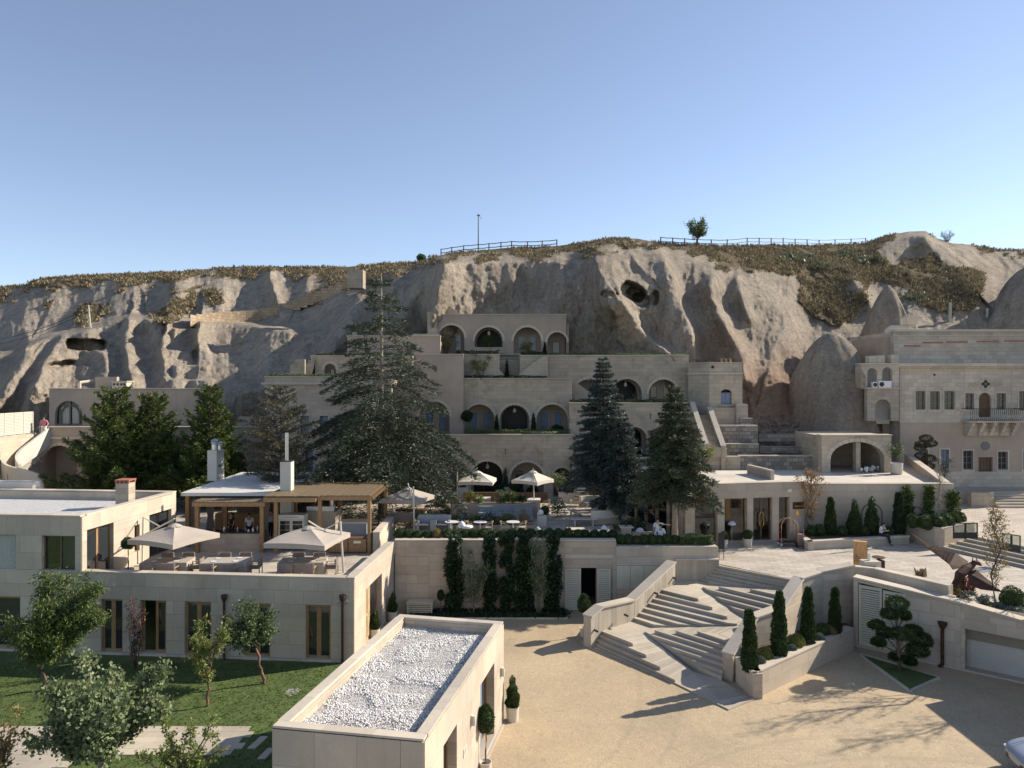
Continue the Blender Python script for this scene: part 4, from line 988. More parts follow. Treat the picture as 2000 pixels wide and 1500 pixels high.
def stair_right():
 # parapet wall to the right of the stair
 cen = [W(1421,1279,29.55), W(1470,1206,31.3), W(1520,1188,32.0), W(1560,1130,33.6), W(1600,1117,34.2), W(1664,1104,34.4)]
 r = empty('stair_parapet', (cen[0].x,cen[0].y,0), 'limestone parapet stepping up on the right side of the zigzag staircase behind cypresses', 'wall')
 t = .42
 for i in range(len(cen)-1):
  a,b = cen[i],cen[i+1]; d = (b.xy-a.xy).normalized(); L = (b.xy-a.xy).length; nn = Vector((d.y,-d.x))
  m = MB(); m.prism([(*(a.xy+nn*t/2),a.z),(*(b.xy+nn*t/2),b.z),(*(b.xy-nn*t/2),b.z),(*(a.xy-nn*t/2),a.z)], -.04, 0); m.build('wall', M['lime'], r)
  # panels on the planter side, clipped by the sloping top
  pl = Plane(a.xy, d); pl.O = pl.O+pl.n*(t/2)
  ztop = min(a.z,b.z); clad('stone_panel', M['lime_panel'], r, pl, .0, L, .3, ztop-.05, .32, .8, t=.02)
 coping_run(r, cen, t, 0, .07, 1.5, zs=[p.z+.01 for p in cen], over=.06)
 # planter wall in front of it
 c = [U(1436,1330,.62), U(1470,1338,.62), U(1560,1292,.62), U(1652,1250,.62)]
 c = [W(1432,1322,29.4), W(1469,1330,28.0), W(1655,1247,32.0)]
 z = .95
 base = [Vector((cen[0].x+.3,cen[0].y-.12)), U(1472,1366,0).xy, U(1667,1270,0).xy, Vector((cen[4].x+1.5,cen[4].y-.6))]
 r = empty('cypress_planter', (base[1].x,base[1].y,0), 'raised limestone planter of cypresses and box balls right of the zigzag staircase', 'planter')
 for i in range(2):
  a,b = base[i],base[i+1]; d = (b-a).normalized(); nn = Vector((d.y,-d.x)); m = MB()
  if i==1: a = a - d*.0
  m.prism([tuple(a),tuple(b),tuple(b-nn*.35),tuple(a-nn*.35+d*(.34 if i==1 else 0))], -.04, z); m.build('wall', M['lime'], r)
  pl = Plane(a,d); clad('stone_panel', M['lime_panel'], r, pl, 0, (b-a).length, .0, z, .45, 1.0, t=.02)
  coping_run(r, [a-nn*.17+(d*.2 if i==1 else d*0), b-nn*.17-(d*.12 if i==0 else d*0)], .35, z+.003, .06, 1.2, over=.04)
 m = MB(); m.prism([tuple(base[0]+Vector((.2,.1))),tuple(base[1]+Vector((0,.15))),tuple(base[2]+Vector((-.1,.25))),tuple(cen[4].xy+Vector((1.2,-.2))),tuple(cen[4].xy),tuple(cen[2].xy),tuple(cen[1].xy)], 0, z-.1); m.build('soil', M['soil'], r)
 RW['base'] = base; RW['z'] = z; RW['cen'] = cen
 # big retaining wall on the right with louvred doors
 A = U(1667,1262,0).xy; B = U(2080,1352,0).xy; d = (B-A).normalized()
 pl = Plane(A, d); Lw = (B-A).length
 def uu(px): s_ = (px-1000)/FPX; return (s_*pl.O.y-pl.O.x)/(pl.ux.x-s_*pl.ux.y)
 def zz(px,py): u = uu(px); return ZAT(py,(pl.O+pl.ux*u).y)
 r = empty('court_wall', (A.x,A.y,0), 'high limestone wall with cream louvred doors on the right of the court', 'wall')
 zt = [zz(1676,1130), zz(1880,1180), zz(2000,1211)]; u_ = [uu(1668), uu(1880), uu(2000)]
 out = [(0,-.05),(Lw,-.05),(Lw,zt[2]-.25),(uu(1880),zt[1]),(0,zt[0])]
 lo = [(uu(1675),zz(1675,1132)-.0),(uu(1770),zz(1770,1155))]
 hol = [(uu(1676),.12),(uu(1769),.12),(uu(1769),zz(1769,1160)),(uu(1676),zz(1676,1137))]
 bay = [(uu(1885),.05),(Lw-.3,.05),(Lw-.3,zz(2060,1262)),(uu(1885),zz(1885,1228))]
 wall('wall', M['lime'], r, pl, 0, Lw, 0, 0, .45, [hol,bay], outer=out)
 clad('stone_panel', M['lime_panel'], r, pl, uu(1772), uu(1877), 0, zz(1877,1182)-.02, .5, .9, t=.025)
 zb = zz(1885,1228); clad('stone_panel', M['lime_panel'], r, pl, uu(1884), Lw, zb+.02, zt[2]-.35, .5, 1.1, t=.03)
 m = MB(); pl.box(m, uu(1883), Lw, -.6, -.46, 0, 1.75); m.build('rendered_bay', M['render'], r)
 cc = [Vector((A+pl.ux*u-pl.n*.2)).to_3d() for u in (0,uu(1880),Lw)]; coping_run(r, cc, .5, 0, .07, 1.3, zs=[zt[0]+.003,zt[1]+.003,zt[2]-.25], over=.04)
 for k in range(2):
  a = uu(1677+47*k); b = uu(1677+47*k+45); za, zb_ = zz(1677+47*k,1138+k*11), zz(1722+47*k,1149+k*11); m = MB()
  for (p,q,z0,z1) in ((a,a+.1,.13,za),(b-.1,b,.13,zb_)): pl.box(m, p,q,-.12,-.03,z0,min(z1,zb_)-.01)
  pl.box(m, a+.1,b-.1,-.12,-.03,.13,.25); pl.box(m, a+.1,b-.1,-.12,-.03,min(za,zb_)-.16,min(za,zb_)-.02); d_ = m.build('louvred_door', M['louvre'], r)
  n = 24; H = min(za,zb_)-.44
  for j in range(n):
   z = .27+H*j/n; h = H/n; me = MB(); vs = [pl.P(a+.1,-.04,z),pl.P(b-.1,-.04,z),pl.P(b-.1,-.075,z+h*.6),pl.P(a+.1,-.075,z+h*.6)]
   vs += [pl.P(a+.1,-.05,z-.012),pl.P(b-.1,-.05,z-.012),pl.P(b-.1,-.09,z+h*.6-.014),pl.P(a+.1,-.09,z+h*.6-.014)]
   me.add(vs, [(0,1,2,3),(7,6,5,4),(0,4,5,1),(2,6,7,3),(1,5,6,2),(3,7,4,0)]); me.build('slat', M['louvre'], d_)
 m = MB(); pl.box(m, uu(1676)+.02, uu(1769)-.02, -.2, -.16, 0, 2.5); m.build('slat_shade_backing', M['cushion'], r)  # darker than the louvres, colouring in the shade between the slats
 m = MB(); u = uu(1842); m.tube([pl.P(u,.16,.1),pl.P(u,.16,zz(1842,1213)-.25)], .07, 8); m.lathe([(.07,-.3),(.17,-.12),(.19,0)], pl.P(u,.16,zz(1842,1213)), 8); m.tube([pl.P(u,.16,.1),pl.P(u-.1,.3,.02)], .07, 8); m.build('drain_pipe', M['rust'], r)
 m = MB(); pl.box(m, uu(1772), Lw, .03, .1, -.01, .07); m.build('plinth', M['coping'], r)
 RW['pl'] = pl; RW['uu'] = uu; RW['zz'] = zz; RW['L'] = Lw; RW['zt'] = zt
 rs_ = empty('unseen_shade_wall', (21.3,20,0), 'unseen limestone wall added beyond the right edge to shade the court and parked car', 'wall'); m = MB(); m.box(21.0,21.45,8,29.6,-.05,3.5); m.build('wall', M['lime'], rs_); coping_run(rs_, [(21.22,8),(21.22,29.6)], .5, 3.502, .07, 1.6)  # unseen wall, placed and sized to cast shade over the court corner
 # triangular grass bed with kerb
 tri = [U(1675,1277,0).xy, U(1836,1325,0).xy, U(1777,1351,0).xy]; kb = empty('grass_bed', (tri[0].x,tri[0].y,0), 'triangular grass bed with a stone kerb under the cloud pruned pine', 'flower bed')
 for a,b in zip(tri, tri[1:]+tri[:1]): coping_run(kb, [a,b], .12, -.02, .08, .8, name='kerb', over=0)
 m = MB(); m.prism([tuple(p) for p in tri], 0, .045); m.build('turf', M['lawn'], kb)
 # inner parapet on the plaza
 r = empty('plaza_parapet', (RW['cen'][5].x,RW['cen'][5].y,PZ), 'low stone parapet between the plaza and the ledge over the louvred doors', 'wall')
 a = RW['cen'][5]; b = W(1708,1108,34.5); c = W(1857,1142,31.6)
 cp = [a, b, c]; run_wall(r, 'wall', 'lime', cp, .35, 0, [p.z-.07 for p in cp]); coping_run(r, cp, .35, 0, .06, 1.3, zs=[p.z-.065 for p in cp], over=.03)
 m = MB(); q = [(a.x-.6,a.y-.9),(A.x,A.y+.1),tuple(A+pl.ux*uu(1885)-pl.n*.3),(c.x+.3,c.y-.2),(b.x,b.y)]
 e_ = A+pl.ux*Lw-pl.n*.42; s0 = A-pl.n*.42; m.prism([(s0.x,s0.y,zt[0]-.25),(*(A+pl.ux*uu(1880)-pl.n*.42),zt[1]-.06),(e_.x,e_.y,zt[2]-.32),(c.x+7,c.y-4.4,2.3),(c.x,c.y,2.43),(b.x,b.y,2.5),(a.x,a.y-.1,2.5)], 1.2, 2.42); tag(m.build('planted_ledge', M['bedsoil']), kind='structure'); m = MB(); m.prism([(s0.x,s0.y),tuple((A+pl.ux*uu(1862)-pl.n*.42)),(c.x+.1,c.y-.2),(b.x,b.y-.2),(a.x,a.y-.4)], 1.2, zt[0]-.22); tag(m.build('paved_ledge', M['coping']), kind='structure')
stair_right()
def plaza():
 a = RW['cen']; P0 = (XAT(1404,YR),YR+.3); P1 = U(1556,1133,PZ)
 m = MB(); m.prism([P0,(P1.x,P1.y),(a[4].x,a[4].y),(a[5].x,a[5].y),(W(1708,1108,34.5).x,34.6),(W(1857,1142,31.6).x,31.8),(40,28),(40,64),(8,64),(8,YR+.4)], 1.3, PZ)
 tag(m.build('plaza', M['plaza']), kind='structure')
plaza()
# ------------------------------------------------------------------ lobby
def lobby():
 Y = U(1410,1063,PZ).y; A = Vector((XAT(1335,Y),Y)); B = Vector((XAT(1570,Y+1.3),Y+1.3)); d = B-A
 r = empty('lobby_building', (A.x,A.y,PZ), 'single storey limestone lobby with a white flat roof and tall bronze doors on the plaza', 'building')
 pl = Plane(A, d); L = d.length
 def uu(px): s_ = (px-1000)/FPX; return (s_*pl.O.y-pl.O.x)/(pl.ux.x-s_*pl.ux.y)
 zt = ZAT(947,Y)-.02; hz = PZ+2.62
 op = [(uu(1357),uu(1401)),(uu(1415),uu(1459)),(uu(1471),uu(1508)),(uu(1521),uu(1542))]
 wall('wall', M['lime'], r, pl, uu(1346), L, PZ-.05, zt, .45, [rect(a,b,PZ+.03,hz) for a,b in op])
 clad('stone_panel', M['lime_panel'], r, pl, uu(1346), L, PZ, zt, .4, 1.2, [(a,b,PZ+.03,hz) for a,b in op], t=.02)
 for i,(a,b) in enumerate(op):
  f = window(r, pl, a, b, PZ+.03, hz, -.2, 2 if i==2 else 1, 1, 'wood_dark' if i==2 else 'wood', 'clear', .06, .1, name='door' if i==2 else 'window')
  if i==2:
   c = (a+b)/2
   for s_ in (-1,1):
    m = MB(); m.tube([pl.P(c+s_*.05,-.17,PZ+.85),pl.P(c+s_*.13,-.12,PZ+.95),pl.P(c+s_*.13,-.12,PZ+1.6),pl.P(c+s_*.05,-.17,PZ+1.7)], .035, 6); m.build('handle', M['brass'], f)
 # roof slab, side walls and interior
 bk = 9.5; m = MB(); q0 = pl.P(uu(1346),-.1,0).xy; q1 = pl.P(L,-.1,0).xy
 m.prism([tuple(q0),tuple(q1),(q1.x+.1,q1.y+1.5),(XAT(1434,51)+1.2,50.5),(XAT(1300,50),50.5),(XAT(1325,Y),Y+.1)], zt-.3, zt+.02); m.build('roof', M['deckroof'], r)
 m = MB(); m.box(A.x-1.2,B.x,Y+6,Y+6.2,PZ,zt-.3); m.build('back_wall', M['plaster'], r)
 m = MB(); m.prism([(A.x-.5,Y+.6),(B.x,Y+1.6),(B.x,Y+6),(A.x-.5,Y+6)], PZ-.02, PZ+.02); m.build('floor', M['wood_pale'], r)
 coping_run(r, [pl.P(uu(1346),-.2,0).xy, pl.P(L,-.2,0).xy], .44, zt+.004, .045, 1.5, name='coping', over=.03)
 for px in (1340,):
  m = MB(); m.box(XAT(1338,Y),XAT(1352,Y),Y-.05,Y+.6,FL-.5,zt-.31); m.build('pillar', M['lime'], r)
 # glazed return wall going back along the restaurant terrace
 pr = Plane((XAT(1336,Y),Y+.4), (-.35,1)); mb = MB()
 for k in range(6):
  mb = MB(); pr.box(mb, k*1.35, k*1.35+.28, -.1, .2, FL-.4, zt-.32); mb.build('pillar', M['lime'], r)
  window(r, pr, k*1.35+.28, k*1.35+1.35, FL-.4, zt-.35, 0, 1, 1, 'wood', 'clear', .08, .08)
 # wall plates: camera, sign, disc
 u = uu(1541); m = MB(); pl.box(m, u-.12,u+.12,.03,.12,ZAT(966,Y),ZAT(960,Y)); m.tube([pl.P(u-.2,.1,ZAT(965,Y)),pl.P(u-.1,.1,ZAT(964,Y))],.05,8); m.build('security_camera', M['white'], r)
 m = MB(); pl.box(m, uu(1548), uu(1570), .03, .07, ZAT(1001,Y), ZAT(987,Y)); s_ = m.build('name_plate', M['rust'], r)
 m = MB()
 for k in range(9): pl.box(m, uu(1551)+k*.055, uu(1551)+k*.055+.035, .075, .08, ZAT(996,Y), ZAT(996,Y)+.06)
 m.build('raised_lettering', M['brass'], s_)
 m = MB(); p = pl.P(uu(1557),.08,ZAT(1008,Y)); m.tube([p,p+pl.n.to_3d()*-.05], .15, 16); m.build('round_plate', M['brass'], r)
 # solar-like louvre block on the roof edge
 a, b = W(1459,903,48.8), W(1505,930,45.7); z0 = zt; pk = Plane(a.xy, (b-a).xy); m = MB(); pk.box(m, 0, (b-a).length, -.22, 0, z0, z0+.62); w_ = m.build('roof_bench', M['coping'], r)
 for k in range(6):
  m = MB(); s = (b-a).length/6; pk.box(m, k*s+.06,(k+1)*s-.06, .0, .03, z0+.1, z0+.5); m.build('vent_panel', M['cut'], w_)
 return Y, zt, pl, uu
LY, LZT, LPL, LUU = lobby()
def long_wall():
 Y = 45.2; pl = front(Y); zt = ZAT(946,Y); x0, x1 = XAT(1570,Y)-.6, XAT(1863,Y)
 r = empty('long_plaza_wall', (x0,Y,PZ), 'long plain limestone wall behind the cypress planters at the back of the plaza', 'wall')
 wall('wall', M['lime'], r, pl, x0, x1, PZ-.05, zt, .5); clad('stone_panel', M['lime_panel'], r, pl, x0+.6, x1, PZ, zt, .42, 1.3, t=.02)
 coping_run(r, [(x0,Y+.22),(x1,Y+.22)], .5, zt+.003, .05, 1.5)
 # side return going back and up
 b = Vector((XAT(1772,59),59)); run_wall(r, 'wall', 'lime', [(x1-.2,Y+.2),(b.x,b.y)], .4, PZ, [zt-.01,zt+.4]); coping_run(r, [(x1-.2,Y+.5),(b.x,b.y)], .4, 0, .06, 1.6, zs=[zt+.03,zt+.44])
 m = MB(); m.prism([(XAT(1434,51)+.6,50.4),(q_:=XAT(1560,Y)),(x0,Y+.1)] if False else [(x0-.6,Y+.45),(x1-.3,Y+.45),(b.x,b.y),(b.x,62),(10,62),(10,51)], zt-.6, zt-.28); tag(m.build('upper_deck', M['deckroof']), kind='structure')
 # arch trims on the wall (round climbing frames)
 for px in (1702,1788):
  m = MB(); x = XAT(px,Y); rr = .62 if px<1750 else .42; zc = PZ+1.5
  m.tube([(x-rr,Y-.06,PZ+.5)]+[(x-rr*math.cos(t),Y-.06,zc+rr*math.sin(t)) for t in [math.pi*k/10 for k in range(11)]]+[(x+rr,Y-.06,PZ+.5)], .02, 5); m.build('hoop', M['dark_metal'], r)
 # low planter bench in front
 rb = empty('bench_planter', (XAT(1566,Y),Y-1.5,PZ), 'low travertine planter bench with clipped cypresses along the long plaza wall', 'planter')
 a = U(1578,1075,PZ).xy; c = U(1776,1062,PZ).xy; a2 = U(1566,1062,PZ).xy; z = PZ+.5
 pts = [Vector((a2.x-.1,Y-.9)), a, c, Vector((c.x+.4,Y-.1))]
 for i in range(3):
  p,q = pts[i],pts[i+1]; dd = (q-p).normalized(); nn = Vector((dd.y,-dd.x)); L = (q-p).length; n = max(1,round(L/1.1))
  for k in range(n):
   s0, s1 = L*k/n+.004, L*(k+1)/n-.004; m = MB(); m.prism([tuple(p+dd*s0),tuple(p+dd*s1),tuple(p+dd*s1-nn*.3),tuple(p+dd*s0-nn*.3)], PZ, z-.12); m.build('side_slab', M['step'], rb)
   m = MB(); m.prism([tuple(p+dd*s0+nn*.04),tuple(p+dd*s1+nn*.04),tuple(p+dd*s1-nn*.34),tuple(p+dd*s0-nn*.34)], z-.118, z); m.build('seat_slab', M['coping'], rb)
 m = MB(); m.prism([tuple(pts[0]+Vector((.2,.1))),tuple(pts[1]+Vector((.2,.3))),tuple(pts[2]+Vector((0,.3))),(pts[3].x,Y-.02),(pts[0].x,Y-.02)], PZ, z-.05); m.build('soil', M['soil'], rb)
 return Y, zt, z
WY, WZT, BZ = long_wall()
def box_planter():
 # raised planter with round box balls at the end of the wall
 z = ZAT(1016,43.5)
 pts = [U(1763,1020,z).xy*1.0, U(1836,1030,z).xy, U(1905,1020,z).xy, U(1878,1000,z).xy]
 z = 3.55; pts = [Vector((XAT(1763,WY-.1),WY-.1)), W(1836,1031,42.2).xy, W(1903,1021,44.0).xy, W(1872,1004,46.5).xy]
 r = empty('box_ball_planter', (pts[1].x,pts[1].y,PZ), 'pointed limestone planter filled with round box balls at the end of the long wall', 'planter')
 for i in range(3):
  p,q = pts[i],pts[i+1]; dd = (q-p).normalized(); nn = Vector((dd.y,-dd.x)); m = MB(); m.prism([tuple(p),tuple(q),tuple(q-nn*.3),tuple(p-nn*.3)], PZ-.02, z-.002*i); m.build('wall', M['lime'], r)
  pl = Plane(p,dd); clad('stone_panel', M['lime_panel'], r, pl, 0, (q-p).length, PZ, z, .4, .9, t=.02)
  coping_run(r, [p-nn*.15+dd*(.1 if i else 0),q-nn*.15-dd*.1], .3, z+.004, .05, 1.1)
 m = MB(); m.prism([tuple(p+(Vector((pts[1].x+.3,pts[1].y+2))-p)*.1) for p in pts], PZ, z-.1); m.build('soil', M['soil'], r)
 # broad steps to the right
 rs = empty('plaza_steps', (pts[2].x,pts[2].y,PZ), 'broad limestone steps with black balustrade gates right of the box ball planter', 'steps')
 o = W(1841,1060,42.0).xy;
 a0 = U(1838,1072,PZ).xy; b0 = U(2010,1112,PZ).xy; dd = (b0-a0).normalized(); back = Vector((-dd.y, dd.x))
 for k in range(5):
  p = a0+back*(.42*k)+dd*.15*k; q = b0+dd*4+back*.42*k; m = MB(); m.prism([tuple(p),tuple(q),tuple(q+back*(8 if k==4 else .5)),tuple(p+back*(8 if k==4 else .5))], PZ-.02, PZ+.15*(k+1)); m.build('step', M['step'], rs)
 RW['gate'] = (a0+back*2.0, dd, PZ+.75)
box_planter()
# ------------------------------------------------------------------ facades cut into the hill
def arcade(r, pxl, pxr, pyt, pyb, Y, arches, mat='court', deep=1.6, thick=.45, name='wall', cop=True, surround=True, back=True, slab=5.5, ztop=None):
 """frontal facade with arched niches; arch = dict(px0,px1,top,bot, kind)"""
 pl = front(Y); x0, x1, z1, z0 = XAT(pxl,Y), XAT(pxr,Y), ZAT(pyt,Y), ZAT(pyb,Y)
 hs = [];
 for a in arches:
  u0,u1,t,b = XAT(a['x'][0],Y), XAT(a['x'][1],Y), ZAT(a['y'][0],Y), max(ZAT(a['y'][1],Y), z0+.03)
  a['_'] = (u0,u1,b,t); hs.append(arch(u0,u1,b,t,14,min((u1-u0)/2,t-b)*a.get('rise',1)))
 wall(name, M[mat], r, pl, x0, x1, z0, z1, thick, hs)
 if cop: coping_run(r, [(x0-.03,Y+.15),(x1+.03,Y+.15)], .42, z1+.003, .07, 1.6, over=.05)
 # roof slab and floor behind the face
 m = MB(); m.box(x0+.02, x1-.02, Y+.47, Y+slab, z1-.75, z1-.42); m.build('terrace_slab', M['plaster'], r)
 m = MB(); m.box(x0+.02, x1-.02, Y+.47, Y+slab, z0-.3, z0+.015); m.build('niche_floor', M['deckroof'], r)
 if back:
  bh = [];
  for a in arches:
   u0,u1,b,t = a['_']
   if a['k'] == 'dark': bh.append(arch(u0+.12,u1-.12,z0+.04,t-.15,10))
  wall('back_wall', M['plaster'], r, front(Y+deep), x0+.02, x1-.02, z0+.02, z1-.76, .25, bh)
  for a in arches:
   u0,u1,b,t = a['_']; pb = front(Y+deep); c = (u0+u1)/2; w_ = u1-u0
   # cheeks of the niche
   for q0,q1 in ((u0-.22,u0-.02),(u1+.02,u1+.22)): m = MB(); m.box(q0,q1,Y+.46,Y+deep-.01,z0+.02,z1-.77); m.build('niche_cheek', M['plaster'], r)
   if a['k'] == 'win':
    for k in (-1,1):
     cc = c+k*w_*.22; hw = w_*.115; top = b+(t-b)*.70
     m = MB(); pb.box(m, cc-hw-.06, cc+hw+.06, .0, .05, b+.28, top+.06); m.build('window_surround', M['coping'], r)
     window(r, pb, cc-hw, cc+hw, b+.33, top, .12, 1, 1, a.get('fr','frame_grey'), a.get('pane','blind'), .045, .04)
   elif a['k'] == 'onewin':
    window(r, pb, c-w_*.2, c+w_*.2, b+.1, b+(t-b)*.6, .1, 1, 1, 'wood_dark', 'glass', .05, .04)
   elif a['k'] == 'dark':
    window(r, front(Y+deep+1.6), u0-.1, u1+.1, z0+.03, t, 0, 3, 1, 'wood_dark', 'dark_metal', .06, .05, name='arch_shade_door'); m = MB(); m.box(u0-.35,u0-.12,Y+deep+.26,Y+deep+1.8,z0+.02,t+.1); m.build('inner_cheek', M['wood_dark'], r); m = MB(); m.box(u1+.12,u1+.35,Y+deep+.26,Y+deep+1.8,z0+.02,t+.1); m.build('inner_cheek', M['wood_dark'], r)  # black panes in place of glass paint the arch's dark, shaded inside
    m = MB(); m.tube([(c,Y+.7,t-.02),(c,Y+.7,t-.35)],.015,4); m.lathe([(.05,0),(.13,-.1),(.13,-.3),(.05,-.38)], (c,Y+.7,t-.3), 8); m.build('lantern', M['render'], r)
   elif a['k'] == 'door':
    window(r, front(Y), u0, u1, b, t-(u1-u0)*.3, -.2, 2, 1, 'wood', 'glass', .09, .1, name='door')
 if surround:
  for a in arches:
   u0,u1,b,t = a['_']; w_ = (u1-u0)/2; rise = min(w_, t-b)*a.get('rise',1); n = 13; c = (u0+u1)/2; zs = t-rise; m = MB(); bw = .19
   for k in range(n):
    t0, t1 = math.pi*k/n+.012, math.pi*(k+1)/n-.012; ri, ro = (w_-.0, rise), (w_+bw, rise+bw)
    q = [(c+ri[0]*math.cos(t0),zs+ri[1]*math.sin(t0)),(c+ro[0]*math.cos(t0),zs+ro[1]*math.sin(t0)),(c+ro[0]*math.cos(t1),zs+ro[1]*math.sin(t1)),(c+ri[0]*math.cos(t1),zs+ri[1]*math.sin(t1))]
    m.add([(x,Y-.025,z) for x,z in q]+[(x,Y+.01,z) for x,z in q], [(0,3,2,1),(0,1,5,4),(1,2,6,5),(2,3,7,6),(3,0,4,7)])
   m.build('arch_surround', M['coping'], r)
 return (x0,x1,z0,z1)
def AR(x0,x1,t,b,k,**kw): return dict(x=(x0,x1), y=(t,b), k=k, **kw)
def hotel():
 r = empty('stepped_cave_hotel', (XAT(1000,58),58,FL), 'tall stepped sandstone hotel of arched terraces built into the cliff at the centre', 'building')
 B = {}
 B['L1'] = arcade(r, 760, 1119, 850, 974, 58, [AR(770,830,900,972,'win'),AR(845,896,900,972,'win'),AR(920,983,901,972,'dark'),AR(997,1062,903,972,'win',pane='glass',fr='dark_metal'),AR(1080,1115,914,971.5,'door')])
 B['L1r'] = arcade(r, 1117, 1345, 895, 976, 57.2, [AR(1140,1180,925,975,'win')], slab=3)
 B['L2'] = arcade(r, 903, 1118, 740, 852, 60.8, [AR(907,966,790,845,'win'),AR(976,1034,791,845,'dark'),AR(1048,1109,790,845,'win')])
 B['L2r'] = arcade(r, 1112, 1352, 788, 898, 59.6, [AR(1150,1200,834,893,'win'),AR(1216,1263,834,893,'dark'),AR(1279,1330,832,893,'win',pane='glass')])
 B['L3'] = arcade(r, 1015, 1345, 695, 790, 62.6, [AR(1121,1176,741,787,'win',pane='glass'),AR(1194,1254,740,786,'dark'),AR(1267,1325,741,786,'win',pane='glass')])
 B['L3l'] = arcade(r, 887, 976, 693, 742, 62.4, [], slab=4)
 B['L4'] = arcade(r, 853, 1106, 615, 694, 65.5, [AR(856,907,635,690,'win',pane='glass'),AR(927,982,639,690,'dark'),AR(1003,1057,639,690,'win',pane='glass'),AR(1069,1107,649,691,'onewin')], mat='plaster', slab=4)
 arcade(r, 752, 905, 693, 855, 60.2, [AR(818,878,784,850,'win')], mat='plaster', slab=3, surround=True)
 # low sill walls inside the dark niche of the top level
 m = MB(); Y = 65.45; m.box(XAT(925,Y),XAT(984,Y),Y-.05,Y+.1,ZAT(690,Y),ZAT(678,Y)); m.build('sill_wall', M['plaster'], r)
 # stair ramps seen as triangular stone cheeks
 def cheek(pts, Y, t=.3, mat='court'):
  q = [(XAT(x,Y), ZAT(y,Y)) for x,y in pts]
  m = MB(); n = len(q); m.add([(x,Y,z) for x,z in q]+[(x,Y+t,z) for x,z in q], [tuple(range(n)),tuple(range(2*n-1,n-1,-1))]+[(i,n+i,n+(i+1)%n,(i+1)%n) for i in range(n)])
  m.build('stair_cheek', M[mat], r)
 cheek([(944,700),(952,700),(984,731),(984,739),(912,739)], 61.9, .5)
 cheek([(1014,729),(1062,695),(1070,697),(1070,740),(1014,740)], 62.0, .4)
 cheek([(1119,742),(1165,776),(1165,788),(1119,788)], 62.1, .3)
 cheek([(845,612),(845,583),(852,582),(900,613)], 66.2, .4, 'plaster')
 m = MB(); Y=61.5; m.box(XAT(976,Y),XAT(1015,Y),Y+2.6,Y+2.8,ZAT(741,Y),ZAT(700,Y)); m.build('back_wall', M['court'], r)
 # stepped pylon at the left of the top level
 Y = 64.6
 for (a,b,t,bo,dy) in ((833,852,608,656,.6),(836,854,640,668,.3),(806,858,652,676,0),(812,862,670,694,-.3)):
  m = MB(); m.box(XAT(a,Y),XAT(b,Y),Y+dy,Y+2.2,ZAT(bo,Y),ZAT(t,Y)); m.build('pylon_block', M['court'], r)
 # stains pipes and lamp brackets
 for px,py,Y in ((987,877,57.95),(1270,808,59.55),(939,733,60.75)):
  p = W(px,py,Y); m = MB(); m.tube([p,p+Vector((0,-.08,-.05)),p+Vector((0,-.08,-.4))],.03,5); m.build('pipe', M['dark_metal'], r)
 return B
HB = hotel()
def left_wing():
 r = empty('left_wing_building', (XAT(590,56),56,FL), 'pale limestone wing with tall curtained windows behind the brown pine', 'building')
 Y = 56; pl = front(Y); x0, x1 = XAT(517,Y), XAT(765,Y); z1, z0 = ZAT(736,Y), FL-.1
 ws = [(587,604,812,851),(625,641,812,852),(652,668,812,852),(680,696,812,852),(716,732,812,852),(560,578,880,920),(596,612,880,925),(640,656,880,925)]
 hs = [(XAT(a,Y),XAT(b,Y),ZAT(d,Y),ZAT(c,Y)) for a,b,c,d in ws]
 wall('wall', M['lime'], r, pl, x0, x1, z0, z1, .4, [rect(*h) for h in hs])
 for i,h in enumerate(hs):
  for (a,b,c,d) in ((h[0]-.1,h[0],h[2]-.1,h[3]+.1),(h[1],h[1]+.1,h[2]-.1,h[3]+.1),(h[0],h[1],h[3],h[3]+.1),(h[0],h[1],h[2]-.1,h[2])):
   m = MB(); pl.box(m,a,b,-.05,.05,c,d); m.build('window_surround', M['coping'], r)
  window(r, pl, *h, -.18, 1, 1, 'frame_grey', 'blind' if 0 < i < 5 else 'curtain', .05, .04)
 m = MB(); m.box(x0-.2,x1,Y-.18,Y+.1,ZAT(751,Y),ZAT(747.5,Y)); m.build('cornice', M['coping'], r)
 coping_run(r, [(x0-.05,Y+.15),(x1,Y+.15)], .4, z1, .07, 1.6)
 m = MB(); m.box(x0+.02,x0+.42,Y+.42,Y+5,z0,z1-.02); m.build('side_wall', M['lime'], r)
 m = MB(); m.box(x0+.44,x1,Y+.42,Y+4.5,z1-.6,z1-.25); m.build('terrace_slab', M['plaster'], r)
 # next level up
 Y2 = 59.4; arcade(r, 607, 806, 696, 738, Y2, [AR(633,656,710,736,'onewin')], slab=4, deep=.9)
 Y3 = 62.5; arcade(r, 678, 860, 657, 698, Y3, [AR(712,724,672,696,'onewin'),AR(792,804,672,697,'onewin')], mat='plaster', slab=4, deep=.9)
 m = MB(); m.box(XAT(688,Y3+1),XAT(697,Y3+1),Y3+1,Y3+1.4,ZAT(660,Y3+1),ZAT(648,Y3+1)); ch = m.build('chimney', M['plaster'], r)
 m = MB(); m.box(XAT(686.5,Y3+1),XAT(698.5,Y3+1),Y3+.95,Y3+1.45,ZAT(648,Y3+1)+.003,ZAT(646,Y3+1)); m.build('chimney_cap', M['dark_metal'], ch)
 # stairs beside the level
 for k in range(7):
  Y = 58.2; a = 575+k*4; m = MB(); m.box(XAT(a,Y),XAT(607,Y),Y+.22*k,Y+.22*k+2,z1-.3,ZAT(733-k*6,Y)); m.build('step', M['court'], r)
 for (a,b,t) in ((569,579,712),(579,597,702),):
  m = MB(); Y=58; m.box(XAT(a,Y),XAT(b,Y),Y-.25,Y-.02,z1-.3,ZAT(t,Y)); m.build('stair_cheek', M['court'], r)
left_wing()
